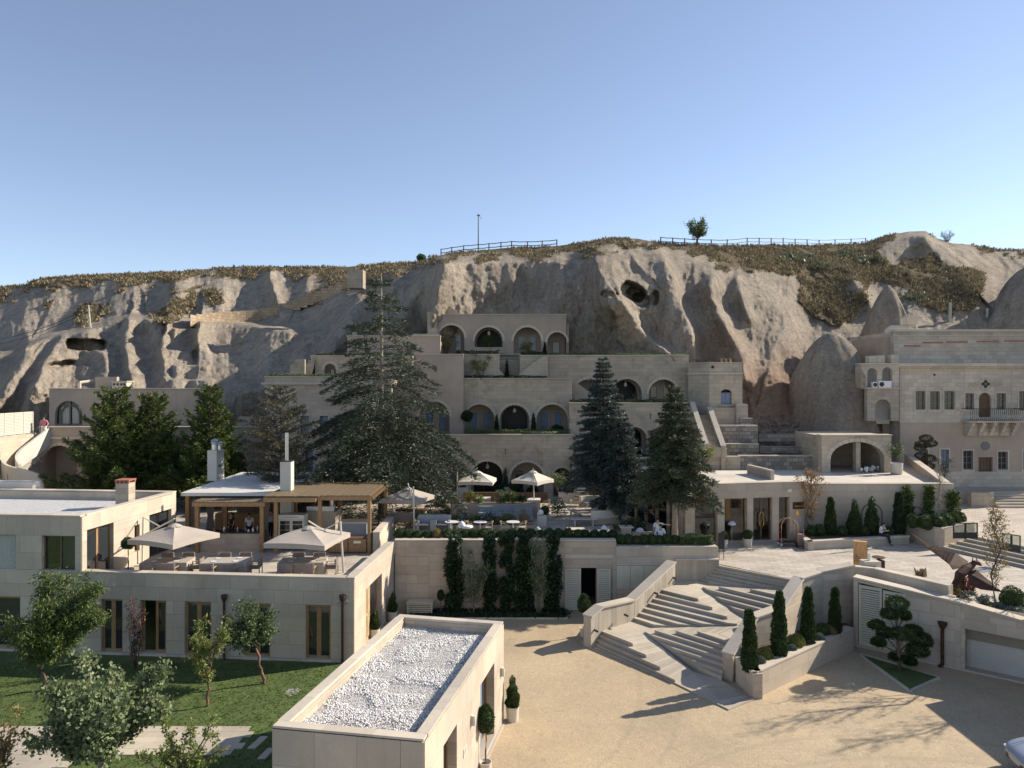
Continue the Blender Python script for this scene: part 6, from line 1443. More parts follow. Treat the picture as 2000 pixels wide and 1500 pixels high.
# ------------------------------------------------------------------ things on the hill
def hill_things():
 w_ = empty('zigzag_field_wall', hill_at(520,600), 'stepped tan block retaining wall climbing across the slope at upper left', 'wall')
 pts = [(372,616),(420,611),(480,608),(520,603),(560,590),(600,575),(640,560),(672,548),(700,540)]
 xs_ = list(range(375,700,25)); cf = np.polyfit(xs_, [hill_at(x, np.interp(x,[p[0] for p in pts],[p[1] for p in pts])+18).y for x in xs_], 3)
 for (x0,y0),(x1,y1) in zip(pts, pts[1:]):
  n = max(1, round((x1-x0)/13))
  for k in range(n):
   xa, xb = x0+(x1-x0)*k/n, x0+(x1-x0)*(k+1)/n; y = y0+(y1-y0)*k/n
   Y = float(np.polyval(cf,xa))-.45; Y2 = float(np.polyval(cf,xb))-.45; m = MB(); m.prism([(XAT(xa,Y),Y),(XAT(xb,Y2)-.004,Y2),(XAT(xb,Y2+2.6)-.004,Y2+2.6),(XAT(xa,Y+2.6),Y+2.6)], ZAT(y+21,Y), ZAT(y-2,Y)); m.build('block', M['tan_block'], w_)
 g = W(696,545,76); m = MB(); m.box(g.x-.8,g.x+.8,g.y-.6,g.y+.8,g.z-1,g.z+.9); m.build('pillar', M['cut'], w_)
 def fence(pts, label, gap=30):
  f = empty('rail_fence', W(pts[0][0],pts[0][1],84), label, 'fence'); P_ = []
  for (x0,y0),(x1,y1) in zip(pts, pts[1:]):
   n = max(1, round((x1-x0)/gap))
   for k in range(n): P_.append((x0+(x1-x0)*k/n, y0+(y1-y0)*k/n))
  P_.append(pts[-1]); Q = []
  for x,y in P_:
   j = int(np.argmin(np.abs(HPX[0]-x))); Q.append(Vector(HV[-1,j]))
  for i,(q,(x,y)) in enumerate(zip(Q,P_)):
   zt = ZAT(y,q.y)+random.uniform(-.05,.05); q.z, zz_ = q.z, zt; m = MB(); m.tube([q-Vector((0,0,.4)),Vector((q.x,q.y,max(zt,q.z+.7)))], .07, 6); m.build('post', M['wood_dark'], f)
  for i in range(len(Q)-1):
   for k,off in enumerate((0,-.42)):
    a = Vector((Q[i].x,Q[i].y-.06,max(ZAT(P_[i][1],Q[i].y),Q[i].z+.7)-.06+off)); b = Vector((Q[i+1].x,Q[i+1].y-.06,max(ZAT(P_[i+1][1],Q[i+1].y),Q[i+1].z+.7)-.06+off)); c = a.lerp(b,.5)-Vector((0,0,.04)); m = MB(); m.tube([a,c,b], .045, 5); m.build('rail', M['wood_dark'], f)
 fence([(862,490),(905,485),(934,478),(1000,474),(1088,475)], 'dark timber rail fence on the cliff top beside the lamp mast', 26)
 fence([(1290,471),(1360,470),(1420,468),(1460,464),(1530,465),(1600,468),(1692,470)], 'long dark timber rail fence on the hill top right of the lone tree', 27)
 q = Vector(HV[-1, int(np.argmin(np.abs(HPX[0]-935)))]); l = empty('lamp_mast', q, 'thin grey lamp mast standing on the cliff top by the rail fence', 'lamp post')
 zt = ZAT(418,q.y); m = MB(); m.tube([q-Vector((0,0,.5)),Vector((q.x,q.y,zt))], [.09,.05], 6); m.build('pole', M['frame_grey'], l)
 m = MB(); m.box(q.x-.15,q.x+.2,q.y-.1,q.y+.1,zt-.2,zt-.1); m.tube([(q.x,q.y,zt),(q.x+.35,q.y,zt-.55)], .03, 4); m.build('lamp_head', M['frame_grey'], l)
 p = hill_at(178,640); l = empty('utility_pole', p, 'short grey utility pole on the left hillock', 'pole'); m = MB(); m.tube([p-Vector((0,0,.5)),p+Vector((-.25,0,2.3))], [.09,.06], 6); m.build('pole', M['pot'], l); m = MB(); m.box(p.x-.4,p.x-.1,p.y-.1,p.y+.05,p.z+1.1,p.z+1.35); m.build('junction_box', M['pot'], l)
 for px,py,h in ((1854,628,2.0),(1928,618,.9)):
  p = hill_at(px,py); m = MB(); m.tube([p-Vector((0,0,.3)),p+Vector((-.05,-.2,h))], .14, 8); tag(m.build('vent_pipe', M['curtain_pale']), 'grey %s vent pipe sticking out of the slope above the pale wing' % ('tall' if h>1 else 'stubby'), 'pipe')
 # power lines to the pole at the left
 a = hill_at(178,640)+Vector((-.2,0,1.9))
 for k in range(2):
  b = W(-60,672+k*8,80); m = MB(); m.tube([a.lerp(b,t/8)-Vector((0,0,.6*math.sin(math.pi*t/8)+.2*k)) for t in range(9)], .025, 4); tag(m.build('power_line', M['dark_metal']), ['upper','lower'][k]+' thin black power line running left from the utility pole', 'cable')
hill_things()
# ------------------------------------------------------------------ vegetation
def nrm(a): return a/np.maximum(np.linalg.norm(a,axis=-1,keepdims=True),1e-6)
def leaves(P, D, L, Wd, tri=False):
 """diamond leaf at P along D; arrays"""
 n = len(P); D = nrm(D); r = nrm(rng.normal(0,1,(n,3))); S_ = nrm(np.cross(D,r)); L = np.broadcast_to(L,(n,))[:,None]; Wd = np.broadcast_to(Wd,(n,))[:,None]
 if tri:
  V = np.stack([P-S_*Wd/2, P+S_*Wd/2, P+D*L],1).reshape(-1,3); return V, np.arange(3*n).reshape(-1,3)
 V = np.stack([P, P+D*L*.45+S_*Wd/2, P+D*L, P+D*L*.45-S_*Wd/2],1).reshape(-1,3); return V, np.arange(4*n).reshape(-1,4)
def leafobj(name, parts, mat, parent=None):
 V = []; F = []; b = 0
 for v,f in parts: V.append(v); F.append(f+b); b += len(v)
 return link(name, fast_mesh(name, np.concatenate(V), np.concatenate(F)), M[mat], parent)
def shell(kind, R_, H, N, seed=0):
 """points and outward normals on a clipped form; local origin at its base"""
 g = np.random.default_rng(seed+5); t = g.random(N); a = g.random(N)*2*np.pi
 if kind == 'ball':
  z = g.uniform(-1,1,N); r = np.sqrt(1-z*z); nn = np.stack([r*np.cos(a), r*np.sin(a), z],-1); P = nn*R_+[0,0,R_*.92]; P[:,2] = np.maximum(P[:,2],0)
 elif kind == 'egg':
  z = g.uniform(-1,1,N); r = np.sqrt(1-z*z); nn = np.stack([r*np.cos(a), r*np.sin(a), z*.6],-1); P = np.stack([r*np.cos(a)*R_*(1-.25*z), r*np.sin(a)*R_*(1-.25*z), (z+1)*H/2],-1)
 elif kind == 'cone':
  t = 1-np.sqrt(g.random(N)); prof = (1-t)**.8*(1-.35*np.exp(-t*9)); rr = R_*prof; P = np.stack([rr*np.cos(a), rr*np.sin(a), t*H],-1); nn = np.stack([np.cos(a), np.sin(a), np.full(N,.35)],-1)
 elif kind == 'column':
  prof = np.where(t<.12, .75+2*t, np.where(t>.9, np.sqrt(np.clip(1-((t-.9)/.1)**2,0,1))*.40+.04, 1.03-.72*(t-.12)**1.3)); rr = R_*prof
  P = np.stack([rr*np.cos(a), rr*np.sin(a), t*H],-1); nn = np.stack([np.cos(a), np.sin(a), np.full(N,.7)],-1)
 ff = np.array([noise.noise(Vector(p)*3.2/max(R_,.2)*.4+Vector((seed*3.1,0,0))) for p in P]); c = np.array([0,0,H/2 if kind!='ball' else R_])
 P = P + nn*(ff[:,None]*R_*.28) - nn*(g.random(N)**2)[:,None]*R_*.22
 return P, nn
def core(name, kind, R_, H, mat, parent, k=.86):
 m = MB(); seg = 10
 if kind == 'ball': prof = [(.02,.02)]+[(R_*k*math.sin(math.pi*(i+.5)/7), R_*.92-R_*k*math.cos(math.pi*(i+.5)/7)) for i in range(7)]
 elif kind == 'egg': prof = [(R_*k*math.sin(math.pi*(i+.5)/7)*(1+.2*math.cos(math.pi*(i+.5)/7)), H/2-H/2*k*math.cos(math.pi*(i+.5)/7)) for i in range(7)]
 elif kind == 'cone': prof = [(R_*k*.7,.02),(R_*k*.85,H*.12),(R_*k*.62,H*.4),(R_*k*.3,H*.75),(.02,H*.93)]
 else: prof = [(R_*k*.75,.02),(R_*k,H*.12),(R_*k*.72,H*.55),(R_*k*.42,H*.86),(.02,H*.96)]
 m.lathe(prof, (0,0,0), seg); return m
def clipped(kind, R_, H, mat='box', N=None, seed=0, leaf=.05, name='foliage'):
 """template mesh of a clipped shrub: leaf shell over a dense inner body"""
 N = N or int(3200*R_*(H if kind!='ball' else R_*2)*4); N = max(700, min(N, 9000))
 P, nn = shell(kind, R_, H, N, seed); D = nrm(nn+rng.normal(0,.55,(N,3))+[0,0,.25]); v, f = leaves(P, D, rng.uniform(.7,1.4,N)*leaf, leaf*.6)
 m = core(name, kind, R_, H, mat, None); me2 = m
 cv = np.array(m.v); cf = []
 for q in m.f:
  if len(q) == 4: cf.append(q)
  else:
   for i in range(1,len(q)-1,2): cf.append((q[0],q[i],q[i+1],q[min(i+2,len(q)-1)]))
 me = fast_mesh(name, np.concatenate([cv, v]), np.concatenate([np.array(cf), f+len(cv)])); me.materials.append(M[mat]); return me
TPL = {}
def tpl(key, *a, **k):
 if key not in TPL: TPL[key] = clipped(*a, **k)
 return TPL[key]
def shrub(mesh, loc, label, cat, group=None, name='shrub', sc=1.0, rz=None, parent=None):
 o = bpy.data.objects.new(name, mesh); COL.objects.link(o); o.location = loc; o.rotation_euler = (0,0,random.uniform(0,6.28) if rz is None else rz); o.scale = (sc,sc,sc) if not hasattr(sc,'__len__') else sc
 if label: tag(o, label, cat, group)
 if parent is not None: o.parent = parent
 return o
# tube skeleton helper
def limb(mb, a, b, r0, r1, wob=.06, n=4, seg=6):
 a, b = Vector(a), Vector(b); L = (b-a).length; pts = []
 for i in range(n+1):
  t = i/n; p = a.lerp(b,t)
  if 0 < i < n: p += Vector((random.gauss(0,wob),random.gauss(0,wob),random.gauss(0,wob)))*L*.5
  pts.append(p)
 mb.tube(pts, [r0+(r1-r0)*i/n for i in range(n+1)], seg); return pts
def conifer(name, base, H, R_, label, mat='spruce', clear=.12, whorls=26, nb=9, droop=.35, up=.15, leaf=.16, dens=1.0, prof=None, bark='bark', cat='tree', group=None, lean=(0,0), sparse=0, trunk_r=None, wleaf=.28, hang=.25, thin=None):
 r = empty(name, base, label, cat, group); bx = Vector(base); prof = prof or (lambda t: (1-t)**.85)
 tr = trunk_r or H*.016; m = MB(); top = bx+Vector((lean[0],lean[1],H))
 m.tube([bx-Vector((0,0,.1)), bx+Vector((0,0,H*.25)), bx+Vector((lean[0]*.5,lean[1]*.5,H*.6)), top], [tr*1.25,tr,tr*.6,tr*.12], 8); m.build('trunk', M[bark], r, True)
 bm_ = MB(); PP = []; DD = []; LL = []
 for w in range(whorls):
  t = (w+random.uniform(-.3,.3))/whorls; t = min(max(t,0),.985); z = H*(clear+(1-clear)*t); L0 = R_*prof(t)
  k = max(4, int(nb*(.55+.6*(1-t))))
  a0 = random.uniform(0,6.28)
  for b in range(k):
   if random.random() < (thin[1] if thin and t > thin[0] else sparse): continue
   az = a0+2*math.pi*b/k+random.gauss(0,.22); L = L0*random.uniform(.6,1.2)+.12
   o = np.array([bx.x+lean[0]*z/H, bx.y+lean[1]*z/H, bx.z+z]); u = np.array([math.cos(az),math.sin(az),0]); v = np.array([-u[1],u[0],0])
   dr = droop*random.uniform(.7,1.3)*(1-t*.6); upp = up*(1+1.2*t)
   def pos(s): return o+u*(L*s)[...,None]+np.array([0,0,1])*(L*(upp*s-dr*s*s))[...,None]
   dk = dens*(thin[2] if thin and t > thin[0] else 1); n = int(max(10, L*58*dk)); ns = max(3,int(L/.16))
   sk = (np.floor(rng.random(n)*ns)+.5)/ns*.92+.08; side = np.where(rng.random(n)<.5,-1,1); w_ = L*.42*(1.08-sk)*(.4+.6*np.minimum(1,sk*4)); q = rng.random(n)
   P = pos(sk)+v*(side*w_*q)[:,None]+u*(w_*q*.75)[:,None]; P[:,2] -= w_*q*q*hang; P += rng.normal(0,.025+.01*L,(n,3))
   D = v*side[:,None]*.7+u*.75+rng.normal(0,.42,(n,3))+np.array([0,0,.12-dr*.35])
   PP.append(P); DD.append(D); LL.append(rng.uniform(.7,1.25,n)*leaf)
   n2 = int(max(6,L*26*dk)); s2 = rng.random(n2)**.8; P = pos(s2)+rng.normal(0,.03,(n2,3)); D = u+rng.normal(0,.6,(n2,3))+np.array([0,0,.1]); PP.append(P); DD.append(D); LL.append(rng.uniform(.7,1.25,n2)*leaf)
   if L > .5 and w%1==0: p_ = [tuple(pos(np.array(x))) for x in (0.,.35,.7,.95)]; bm_.tube(p_, [.012+L*.011,.01+L*.007,.008+L*.003,.005], 4, False)
 tag(bm_.build('branches', M[bark], r), kind='stuff')
 P = np.concatenate(PP); D = np.concatenate(DD); L = np.concatenate(LL); v,f = leaves(P, D, L, L*wleaf); o = leafobj('crown', [(v,f)], mat, r); return r
def broadleaf(name, base, label, forks, mat, leaf=.10, per=70, cl=.28, bark='bark_pale', cat='tree', group=None, wl=.5, droop=0., twig=.3, name_c='crown', tw=6, trunk=None, hang=None):
 """forks: list of (start, end, r0, r1) limbs in local coordinates; crown clumps along the twigs of limb ends"""
 r = empty(name, base, label, cat, group); B = Vector(base); m = MB(); PP=[];DD=[]
 for i,(a,b,r0,r1,k) in enumerate(forks):
  pts = limb(m, B+Vector(a), B+Vector(b), r0, r1, .07, 4, 7)
  if k:
   for j in range(k):
    t = random.uniform(.25,1.0); q = pts[0].lerp(pts[-1], t); d = (pts[-1]-pts[0]).normalized()*.6+Vector((random.gauss(0,.6),random.gauss(0,.6),random.gauss(.25,.5))); d.normalize(); L = twig*random.uniform(.6,1.4)
    e = q+d*L; limb(m, q, e, max(.008,r1*.8), .005, .08, 3, 4)
    n = int(per*random.uniform(.6,1.3)); s = rng.random(n)**.6
    P = np.array(q)+np.outer(s*1.1, np.array(e-q))+rng.normal(0,cl*.5,(n,3))*np.array([1,1,.8]); P[:,2] -= droop*rng.random(n)*.3
    D = np.array(d)*.4+rng.normal(0,.7,(n,3)); D[:,2] -= droop; PP.append(P); DD.append(D)
 m.build('trunk', M[bark], r, True); P = np.concatenate(PP); D = np.concatenate(DD); n = len(P); L = rng.uniform(.6,1.3,n)*leaf
 leafobj(name_c, [leaves(P,D,L,L*wl)], mat, r); return r
def potted(kind, loc, R_, H, label, pot=(.24,.5), mat='box', stem=0, seed=0, cat='potted plant', group=None, taper=.85, name='potted_topiary', potmat='pot'):
 r = empty(name, loc, label, cat, group); x,y,z = loc; pr, ph = pot
 if ph > 0:
  m = MB(); m.lathe([(pr*taper,0),(pr,ph*.95),(pr*1.03,ph),(pr*.9,ph),(pr*.88,ph-.05),(.0,ph-.05)], (x,y,z), 20); m.build('pot', M[potmat], r, False)
  m = MB(); m.lathe([(pr*.86,ph-.06),(0.0,ph-.03)], (x,y,z), 12); m.build('soil', M['soil'], r)
 if stem: m = MB(); limb(m, (x,y,z+max(ph-.05,0)), (x,y,z+ph+stem+.1), .028, .022, .03, 3, 6); m.build('trunk', M['bark'], r)
 me = tpl((kind,round(R_,2),round(H,2),mat,seed), kind, R_, H, mat, None, seed, .055)
 o = link('foliage', me, None, r); o.location = (x,y,z+ph+stem-.03)
 return r
def gz(px,py,z): return U(px,py,z)
# --- conifers behind
conifer('cedar_tree', (XAT(745,49),49,FL), ZAT(533,49)-FL, 6.6, 'great drooping cedar standing in front of the left wing', 'cedar', clear=.16, whorls=27, nb=10, droop=.62, up=.16, leaf=.27, dens=2.3, hang=.9,
  prof=lambda t: (1-.95*t if t<.42 else .60*(1-t)/.58+.03), bark='bark_pale', sparse=.3, thin=(.42,.45,.6), trunk_r=.2, wleaf=.2)
conifer('spruce_tree', (XAT(1178,47.5),47.5,FL), ZAT(695,47.5)-FL, 2.35, 'tallest blue spruce, left one of the pair on the restaurant terrace', 'spruce', clear=.24, whorls=34, nb=11, droop=.28, up=.1, leaf=.19, dens=1.7, prof=lambda t:(1-t)**.8, trunk_r=.17)
conifer('spruce_tree', (XAT(1216,46),46,FL), ZAT(812,46)-FL, 1.75, 'shorter blue grey spruce close beside the tallest one on the restaurant terrace', 'spruce', clear=.22, whorls=24, nb=11, droop=.35, up=.1, leaf=.19, dens=1.8, prof=lambda t:(1-t)**.72, trunk_r=.14)
conifer('spruce_tree', (XAT(1318,41.5),41.5,2.75), ZAT(752,41.5)-2.75, 2.25, 'green spruce with a bare lower trunk in front of the lobby corner', 'spruce2', clear=.30, whorls=34, nb=11, droop=.30, up=.1, leaf=.17, dens=1.8, prof=lambda t:(1-t)**.82, trunk_r=.16, bark='bark_pale')
for px,top,Y,R_,lb in ((228,757,52,3.5,'leftmost green pine in front of the arched cave house'),(300,768,53.5,2.6,'middle and slimmest green pine in front of the cave house'),(411,752,52.5,2.8,'rightmost green pine behind the white canopy chimney')):
 conifer('pine_tree', (XAT(px,Y),Y,2.7), ZAT(top,Y)-2.7, R_, lb, 'pine', clear=.06, whorls=24, nb=8, droop=-.05, up=.42, leaf=.27, dens=1.45, prof=lambda t:(1-t)**.72*(1+.18*math.sin(t*23)), wleaf=.30, sparse=.15, trunk_r=.16, group='pines in front of the left cave house')
conifer('brown_pine_tree', (XAT(548,45.5),45.5,FL), ZAT(752,45.5)-FL, 2.0, 'thin brownish pine with sparse needles behind the timber pergola', 'brown_pine', clear=.26, whorls=22, nb=8, droop=.06, up=.22, leaf=.18, dens=1.15, prof=lambda t: .45+.65*math.sin(math.pi*min(1,(1-t)*.8+.1)) if t<.8 else (1-t)*2.6+.1, sparse=.18, trunk_r=.10)
# --- garden trees in front
b = U(186,1500,0); base = (XAT(186,20.2),20.2,0)
F = [((0,0,0),(.02,0,2.0),.085,.07,0)]
for k in range(22):
 a = k*2.4; rr = random.uniform(.4,1.7); F.append(((.02,0,1.7+.05*(k%5)),(rr*math.cos(a),rr*math.sin(a)*.8,2.1+random.uniform(.2,2.1)),.045,.015,10))
broadleaf('plane_tree', base, 'large leafy maple like tree with a pale trunk beside the lawn path', F, 'leaf_a', .105, 130, .27, 'bark_pale', wl=.95, twig=.42)
base = (XAT(88,28.6),28.6,0); F = [((0,0,0),(-.1,0,1.3),.10,.08,0)]
for k in range(24):
 a = k*2.4; rr = random.uniform(.4,2.0); F.append(((-.1,0,1.2),(rr*math.cos(a)+.4,rr*math.sin(a)*.7,2.0+random.uniform(.1,2.3)),.05,.015,12))
broadleaf('peach_tree', base, 'dense dark green peach tree with hanging long leaves by the left windows', F, 'leaf_b', .17, 110, .28, 'bark', wl=.26, droop=.6, twig=.4)
base = U(515,1336,0); F = [((0,0,0),(-.1,0,.6),.07,.06,0),((-.1,0,.6),(-.32,0,1.55),.06,.04,0)]
for k in range(17): a = k*2.4; rr = random.uniform(.2,1.05); F.append(((-.32,0,1.5),(-.65+rr*math.cos(a),rr*math.sin(a),1.85+random.uniform(.0,1.6)),.03,.012,9))
broadleaf('young_tree', base, 'round headed olive green tree with a crooked reddish trunk near the annex', F, 'leaf_c', .12, 62, .2, 'bark_red', wl=.5, twig=.3)
B = Vector(base); me_n = 260; P = np.array(B)+[0,-.05,1.0]+rng.normal(0,1,(me_n,3))*[.12,.12,.26]
base = U(406,1380,0); F = [((0,0,0),(0,0,.85),.055,.05,0),((0,0,.82),(-.28,0,1.7),.035,.025,4),((0,0,.82),(.12,0,1.75),.035,.025,4)]
for k in range(9): a = k*2.1; F.append(((random.choice([-.28,.12]),0,1.65),(-.05+.62*math.cos(a),.4*math.sin(a),2.0+random.uniform(0,1.1)+.35*math.cos(a)),.022,.01,5))
broadleaf('young_tree', base, 'small bright green tree forking low into a Y on the lawn', F, 'leaf_y', .14, 40, .15, 'bark_red', wl=.36, droop=.5, twig=.28)
base = (XAT(265,30.8),30.8,0); F = []
for k in range(9): a = k*.7; F.append(((0,0,.0),(.22*math.cos(a),.22*math.sin(a),1.9+random.uniform(0,1.2)),.02,.007,7))
broadleaf('purple_sapling', base, 'slender purple leaved sapling in front of the open glass door', F, 'purple', .07, 26, .14, 'bark_red', wl=.5, twig=.22)
base = (XAT(352,18.6),18.6,0); F = [((0,0,0),(.05,0,2.2),.06,.045,0)]
for x,z in ((-.95,2.35),(-.55,2.9),(-.35,2.5),(.15,2.7),(.55,2.4),(.95,3.25),(1.15,2.2),(-.7,2.0),(.35,2.1)): F.append(((.05,0,2.0),(x,random.uniform(-.4,.4),z+.45),.032,.012,8))
broadleaf('pear_tree', base, 'nearly bare low fruit tree with twisted dark branches at the bottom edge', F, 'leaf_y', .095, 34, .11, 'bark', wl=.55, twig=.24)
base = (XAT(-35,19),19,0); F = [((0,0,0),(0,0,1.0),.06,.05,0)]
for k in range(12): a = k*2.4; rr = random.uniform(.3,.95); F.append(((0,0,.8),(rr*math.cos(a),rr*math.sin(a),1.4+random.uniform(0,2.0)),.03,.01,7))
broadleaf('orchard_tree', base, 'yellowing fruit tree cut by the left edge of the lawn', F, 'autumn_g', .12, 45, .2, 'bark', wl=.5, twig=.35)
# plaza trees with autumn leaves
def autumn(px, pyb, Y, z, top, w_, label, mat, per, bark='bark'):
 base = (XAT(px,Y),Y,z); H = ZAT(top,Y)-z; F = [((0,0,0),(0,0,H*.97),.05,.01,6)]
 for k in range(34):
  t = .2+.78*k/34; a = k*2.4; rr = w_*math.sin(math.pi*min(1,(1-t)*1.15+.04))**1.0*(.9 if t<.6 else .75); F.append(((0,0,H*t*.82),(rr*math.cos(a),rr*math.sin(a),H*t*.82+rr*1.5+.1),.014,.005,4))
 return broadleaf('hornbeam_tree', base, label, F, mat, .085, per, .13, bark, wl=.6, twig=.24)
autumn(1584,1060,WY-1.0,BZ+PZ-PZ+.0,905,.95,'dry orange tapering tree in the bench planter beside the lobby door','autumn',17)
autumn(1945,1165,31.8,2.35,968,.62,'slender yellow orange tree behind the rusted winged sculpture','autumn_g',11)
autumn(1835,1010,44.2,3.4,868,.30,'thin bare sapling among the box balls at the end of the long wall','autumn_g',1,'bark_pale')
for k,(x,y) in enumerate(((24.5,32.5),(27.5,30))):
 pass
# lone tree and bushes on the hill top
q = Vector(HV[-1, int(np.argmin(np.abs(HPX[0]-1362)))]); F = [((0,0,-.3),(-.05,0,.9),.12,.10,0)]
for k in range(14): a = k*2.4; rr = random.uniform(.3,1.3); F.append(((-.05,0,.7),(rr*math.cos(a),rr*math.sin(a),1.0+random.uniform(.2,1.7)),.05,.015,7))
broadleaf('hilltop_tree', q, 'lone gnarled green tree on the hill top beside the rail fence', F, 'leaf_c', .17, 50, .26, 'bark', twig=.4)
q = Vector(HV[-1, int(np.argmin(np.abs(HPX[0]-1850)))])+Vector((0,0,-.1)); F = [((0,0,0),(.8*math.cos(a),.5*math.sin(a),1.1+.25*math.sin(3*a)),.025,.008,6) for a in [k*.6 for k in range(11)]]
broadleaf('hilltop_bush', q, 'sparse grey bush on the ridge at upper right', F, 'silver', .11, 14, .18, 'bark', cat='bush', twig=.35)
for px,lb in ((822,'small dark bush on the skyline left of the fence'),):
 q = Vector(HV[-1, int(np.argmin(np.abs(HPX[0]-px)))]); shrub(tpl('hb','ball',.45,.9,'box',900,4,.12), q-Vector((0,0,.15)), lb, 'bush', name='bush')
# --- cloud pruned pine in the grass bed
def cloud_pine():
 b = U(1757,1310,.04); r = empty('cloud_pine', b, 'cloud pruned pine with pom pom pads in the triangular bed', 'tree'); m = MB(); Y = b.y
 tr = [b, W(1755,1270,Y), W(1752,1230,Y), W(1750,1190,Y), W(1752,1160,Y)]; m.tube(tr, [.085,.075,.06,.04,.02], 8)
 pads = [(1752,1180,.42,.28,0),(1738,1200,.33,.22,-.15),(1765,1203,.26,.2,.2),(1712,1222,.30,.18,0),(1730,1237,.34,.2,.25),(1762,1240,.46,.26,-.25),(1783,1234,.36,.24,.3),(1800,1252,.40,.3,.1),(1792,1272,.42,.28,-.1),(1716,1255,.26,.15,-.1),(1752,1283,.30,.16,.2),(1777,1292,.24,.16,.25)]
 for i,(x,y,rx,rz,dy) in enumerate(pads):
  c = W(x,y,Y+dy); s = tr[min(3,max(1,int((1300-y)/35)))]; limb(m, s-Vector((0,0,.15)), c-Vector((0,0,rz*.6)), .035, .02, .08, 3, 5)
  N = 2400; nn = nrm(rng.normal(0,1,(N,3))); P = nn*[rx,rx*.9,rz]*(1-.3*rng.random(N)**2)[:,None]; P = P*(1+.18*np.array([noise.noise(Vector(p)*7+Vector((i*5,0,0))) for p in P]))[:,None]; P[:,2] = np.maximum(P[:,2],-rz*.45)
  D = nn*.8+[0,0,.5]+rng.normal(0,.4,(N,3)); leafobj('needle_pad', [leaves(P+np.array(c),D,rng.uniform(.08,.14,N),.022)], 'cypress', r)
 m.build('trunk', M['bark'], r, True)
cloud_pine()
# --- cypresses and balls in the stair planter
zp = RW['z']-.1
for i,(px,py,top,wd) in enumerate(((1464,1311,1198,.29),(1522,1286,1160,.30),(1578,1262,1153,.27),(1631,1242,1152,.24))):
 p = U(px,py,zp); H = (ZAT(top,p.y)-zp)*1.05
 shrub(clipped('column', wd, H, 'cypress', 6500, i+3, .075), p, ['first and frontmost column cypress beside the zigzag stair','second column cypress from the front of the stair planter','third column cypress in the stair planter, against the lit wall','rearmost column cypress in the stair planter near the louvred doors'][i], 'cypress', 'column cypresses in the stair planter', 'cypress')
for i,(px,py,rr,mt,lb) in enumerate(((1494,1299,.25,'box_yellow','golden clipped ball between the first two cypresses of the stair planter'),(1486,1308,.16,'silver','silver grey tuft at the foot of the frontmost cypress'),(1519,1291,.17,'silver','silver grey mound at the foot of the second cypress'),(1556,1275,.27,'box_yellow','yellow green ball between the second and third cypresses'),(1578,1270,.18,'silver','pale silver mound in front of the third cypress'),(1546,1283,.15,'silver','small grey mound left of the yellow green ball'),(1606,1252,.27,'box','dark green ball between the third and rearmost cypresses'),(1622,1250,.22,'ochre','brownish shrub in front of the rearmost cypress'),(1600,1262,.17,'silver','dull grey shrub low behind the planter coping'))):
 p = U(px,py-7,zp); shrub(tpl(('pb',mt,i), 'ball', rr*1.15, rr*2, mt, 1800, i, .05), p, lb, 'shrub', name='planter_shrub')
# --- cypresses along the long plaza wall
zb = BZ-.06
for i,(px,top,wd,mt) in enumerate(((1622,972,.30,'cypress'),(1669,974,.36,'cypress'),(1703,966,.34,'cypress'),(1756,962,.34,'ivy'))):
 Y = WY-1.1; H = ZAT(top,Y)-zb; m_ = clipped('cone' if i in (1,2) else 'column', wd*(1.35 if i in (1,2) else 1), H, mt, 5000, i+20, .085)
 shrub(m_, (XAT(px,Y),Y,zb), ['straight dark cypress nearest the lobby in the bench planter','leaning conical cypress in the middle of the bench planter','conical cypress beside the seated woman','dark climbing column at the right end of the bench planter'][i], 'cypress', 'cypresses against the long plaza wall', 'cypress')
for i,(px,rr,lb) in enumerate(((1601,.32,'clipped ball left of the straight dark cypress'),(1645,.28,'clipped ball between the straight and the leaning cypress'),(1687,.28,'clipped ball between the two conical cypresses'),(1735,.26,'dark low shrub behind the seated woman'),(1585,.3,'dark low shrub under the dry orange tree'))):
 shrub(tpl('wb%d'%(i%2),'ball',.3,.6,'box' if i<3 else 'ivy',1800,i,.055), (XAT(px,WY-1.35),WY-1.35,zb), lb, 'shrub', name='clipped_ball', sc=rr/.3)
for i,(px,Y,r_) in enumerate(((1785,43.4,.4),(1808,43.0,.42),(1830,42.95,.44),(1826,43.7,.34),(1848,43.3,.43),(1862,44.2,.38),(1873,44.6,.36),(1800,44.3,.34),(1835,44.6,.3))):
 shrub(tpl('pb%d'%(i%3),'ball',.4,.8,'box',3200,i%3+40,.055), (XAT(px,Y),Y,3.4), ['leftmost box ball of the pointed planter','second box ball from the left in the pointed planter','frontmost box ball at the point of the planter','small box ball behind the frontmost one','big box ball right of the planter point','box ball in the middle of the right arm of the pointed planter','rightmost box ball of the pointed planter','dark box ball close to the long wall','half hidden box ball at the back of the pointed planter'][i], 'box ball', 'box balls in the pointed planter', 'box_ball', r_/.4)
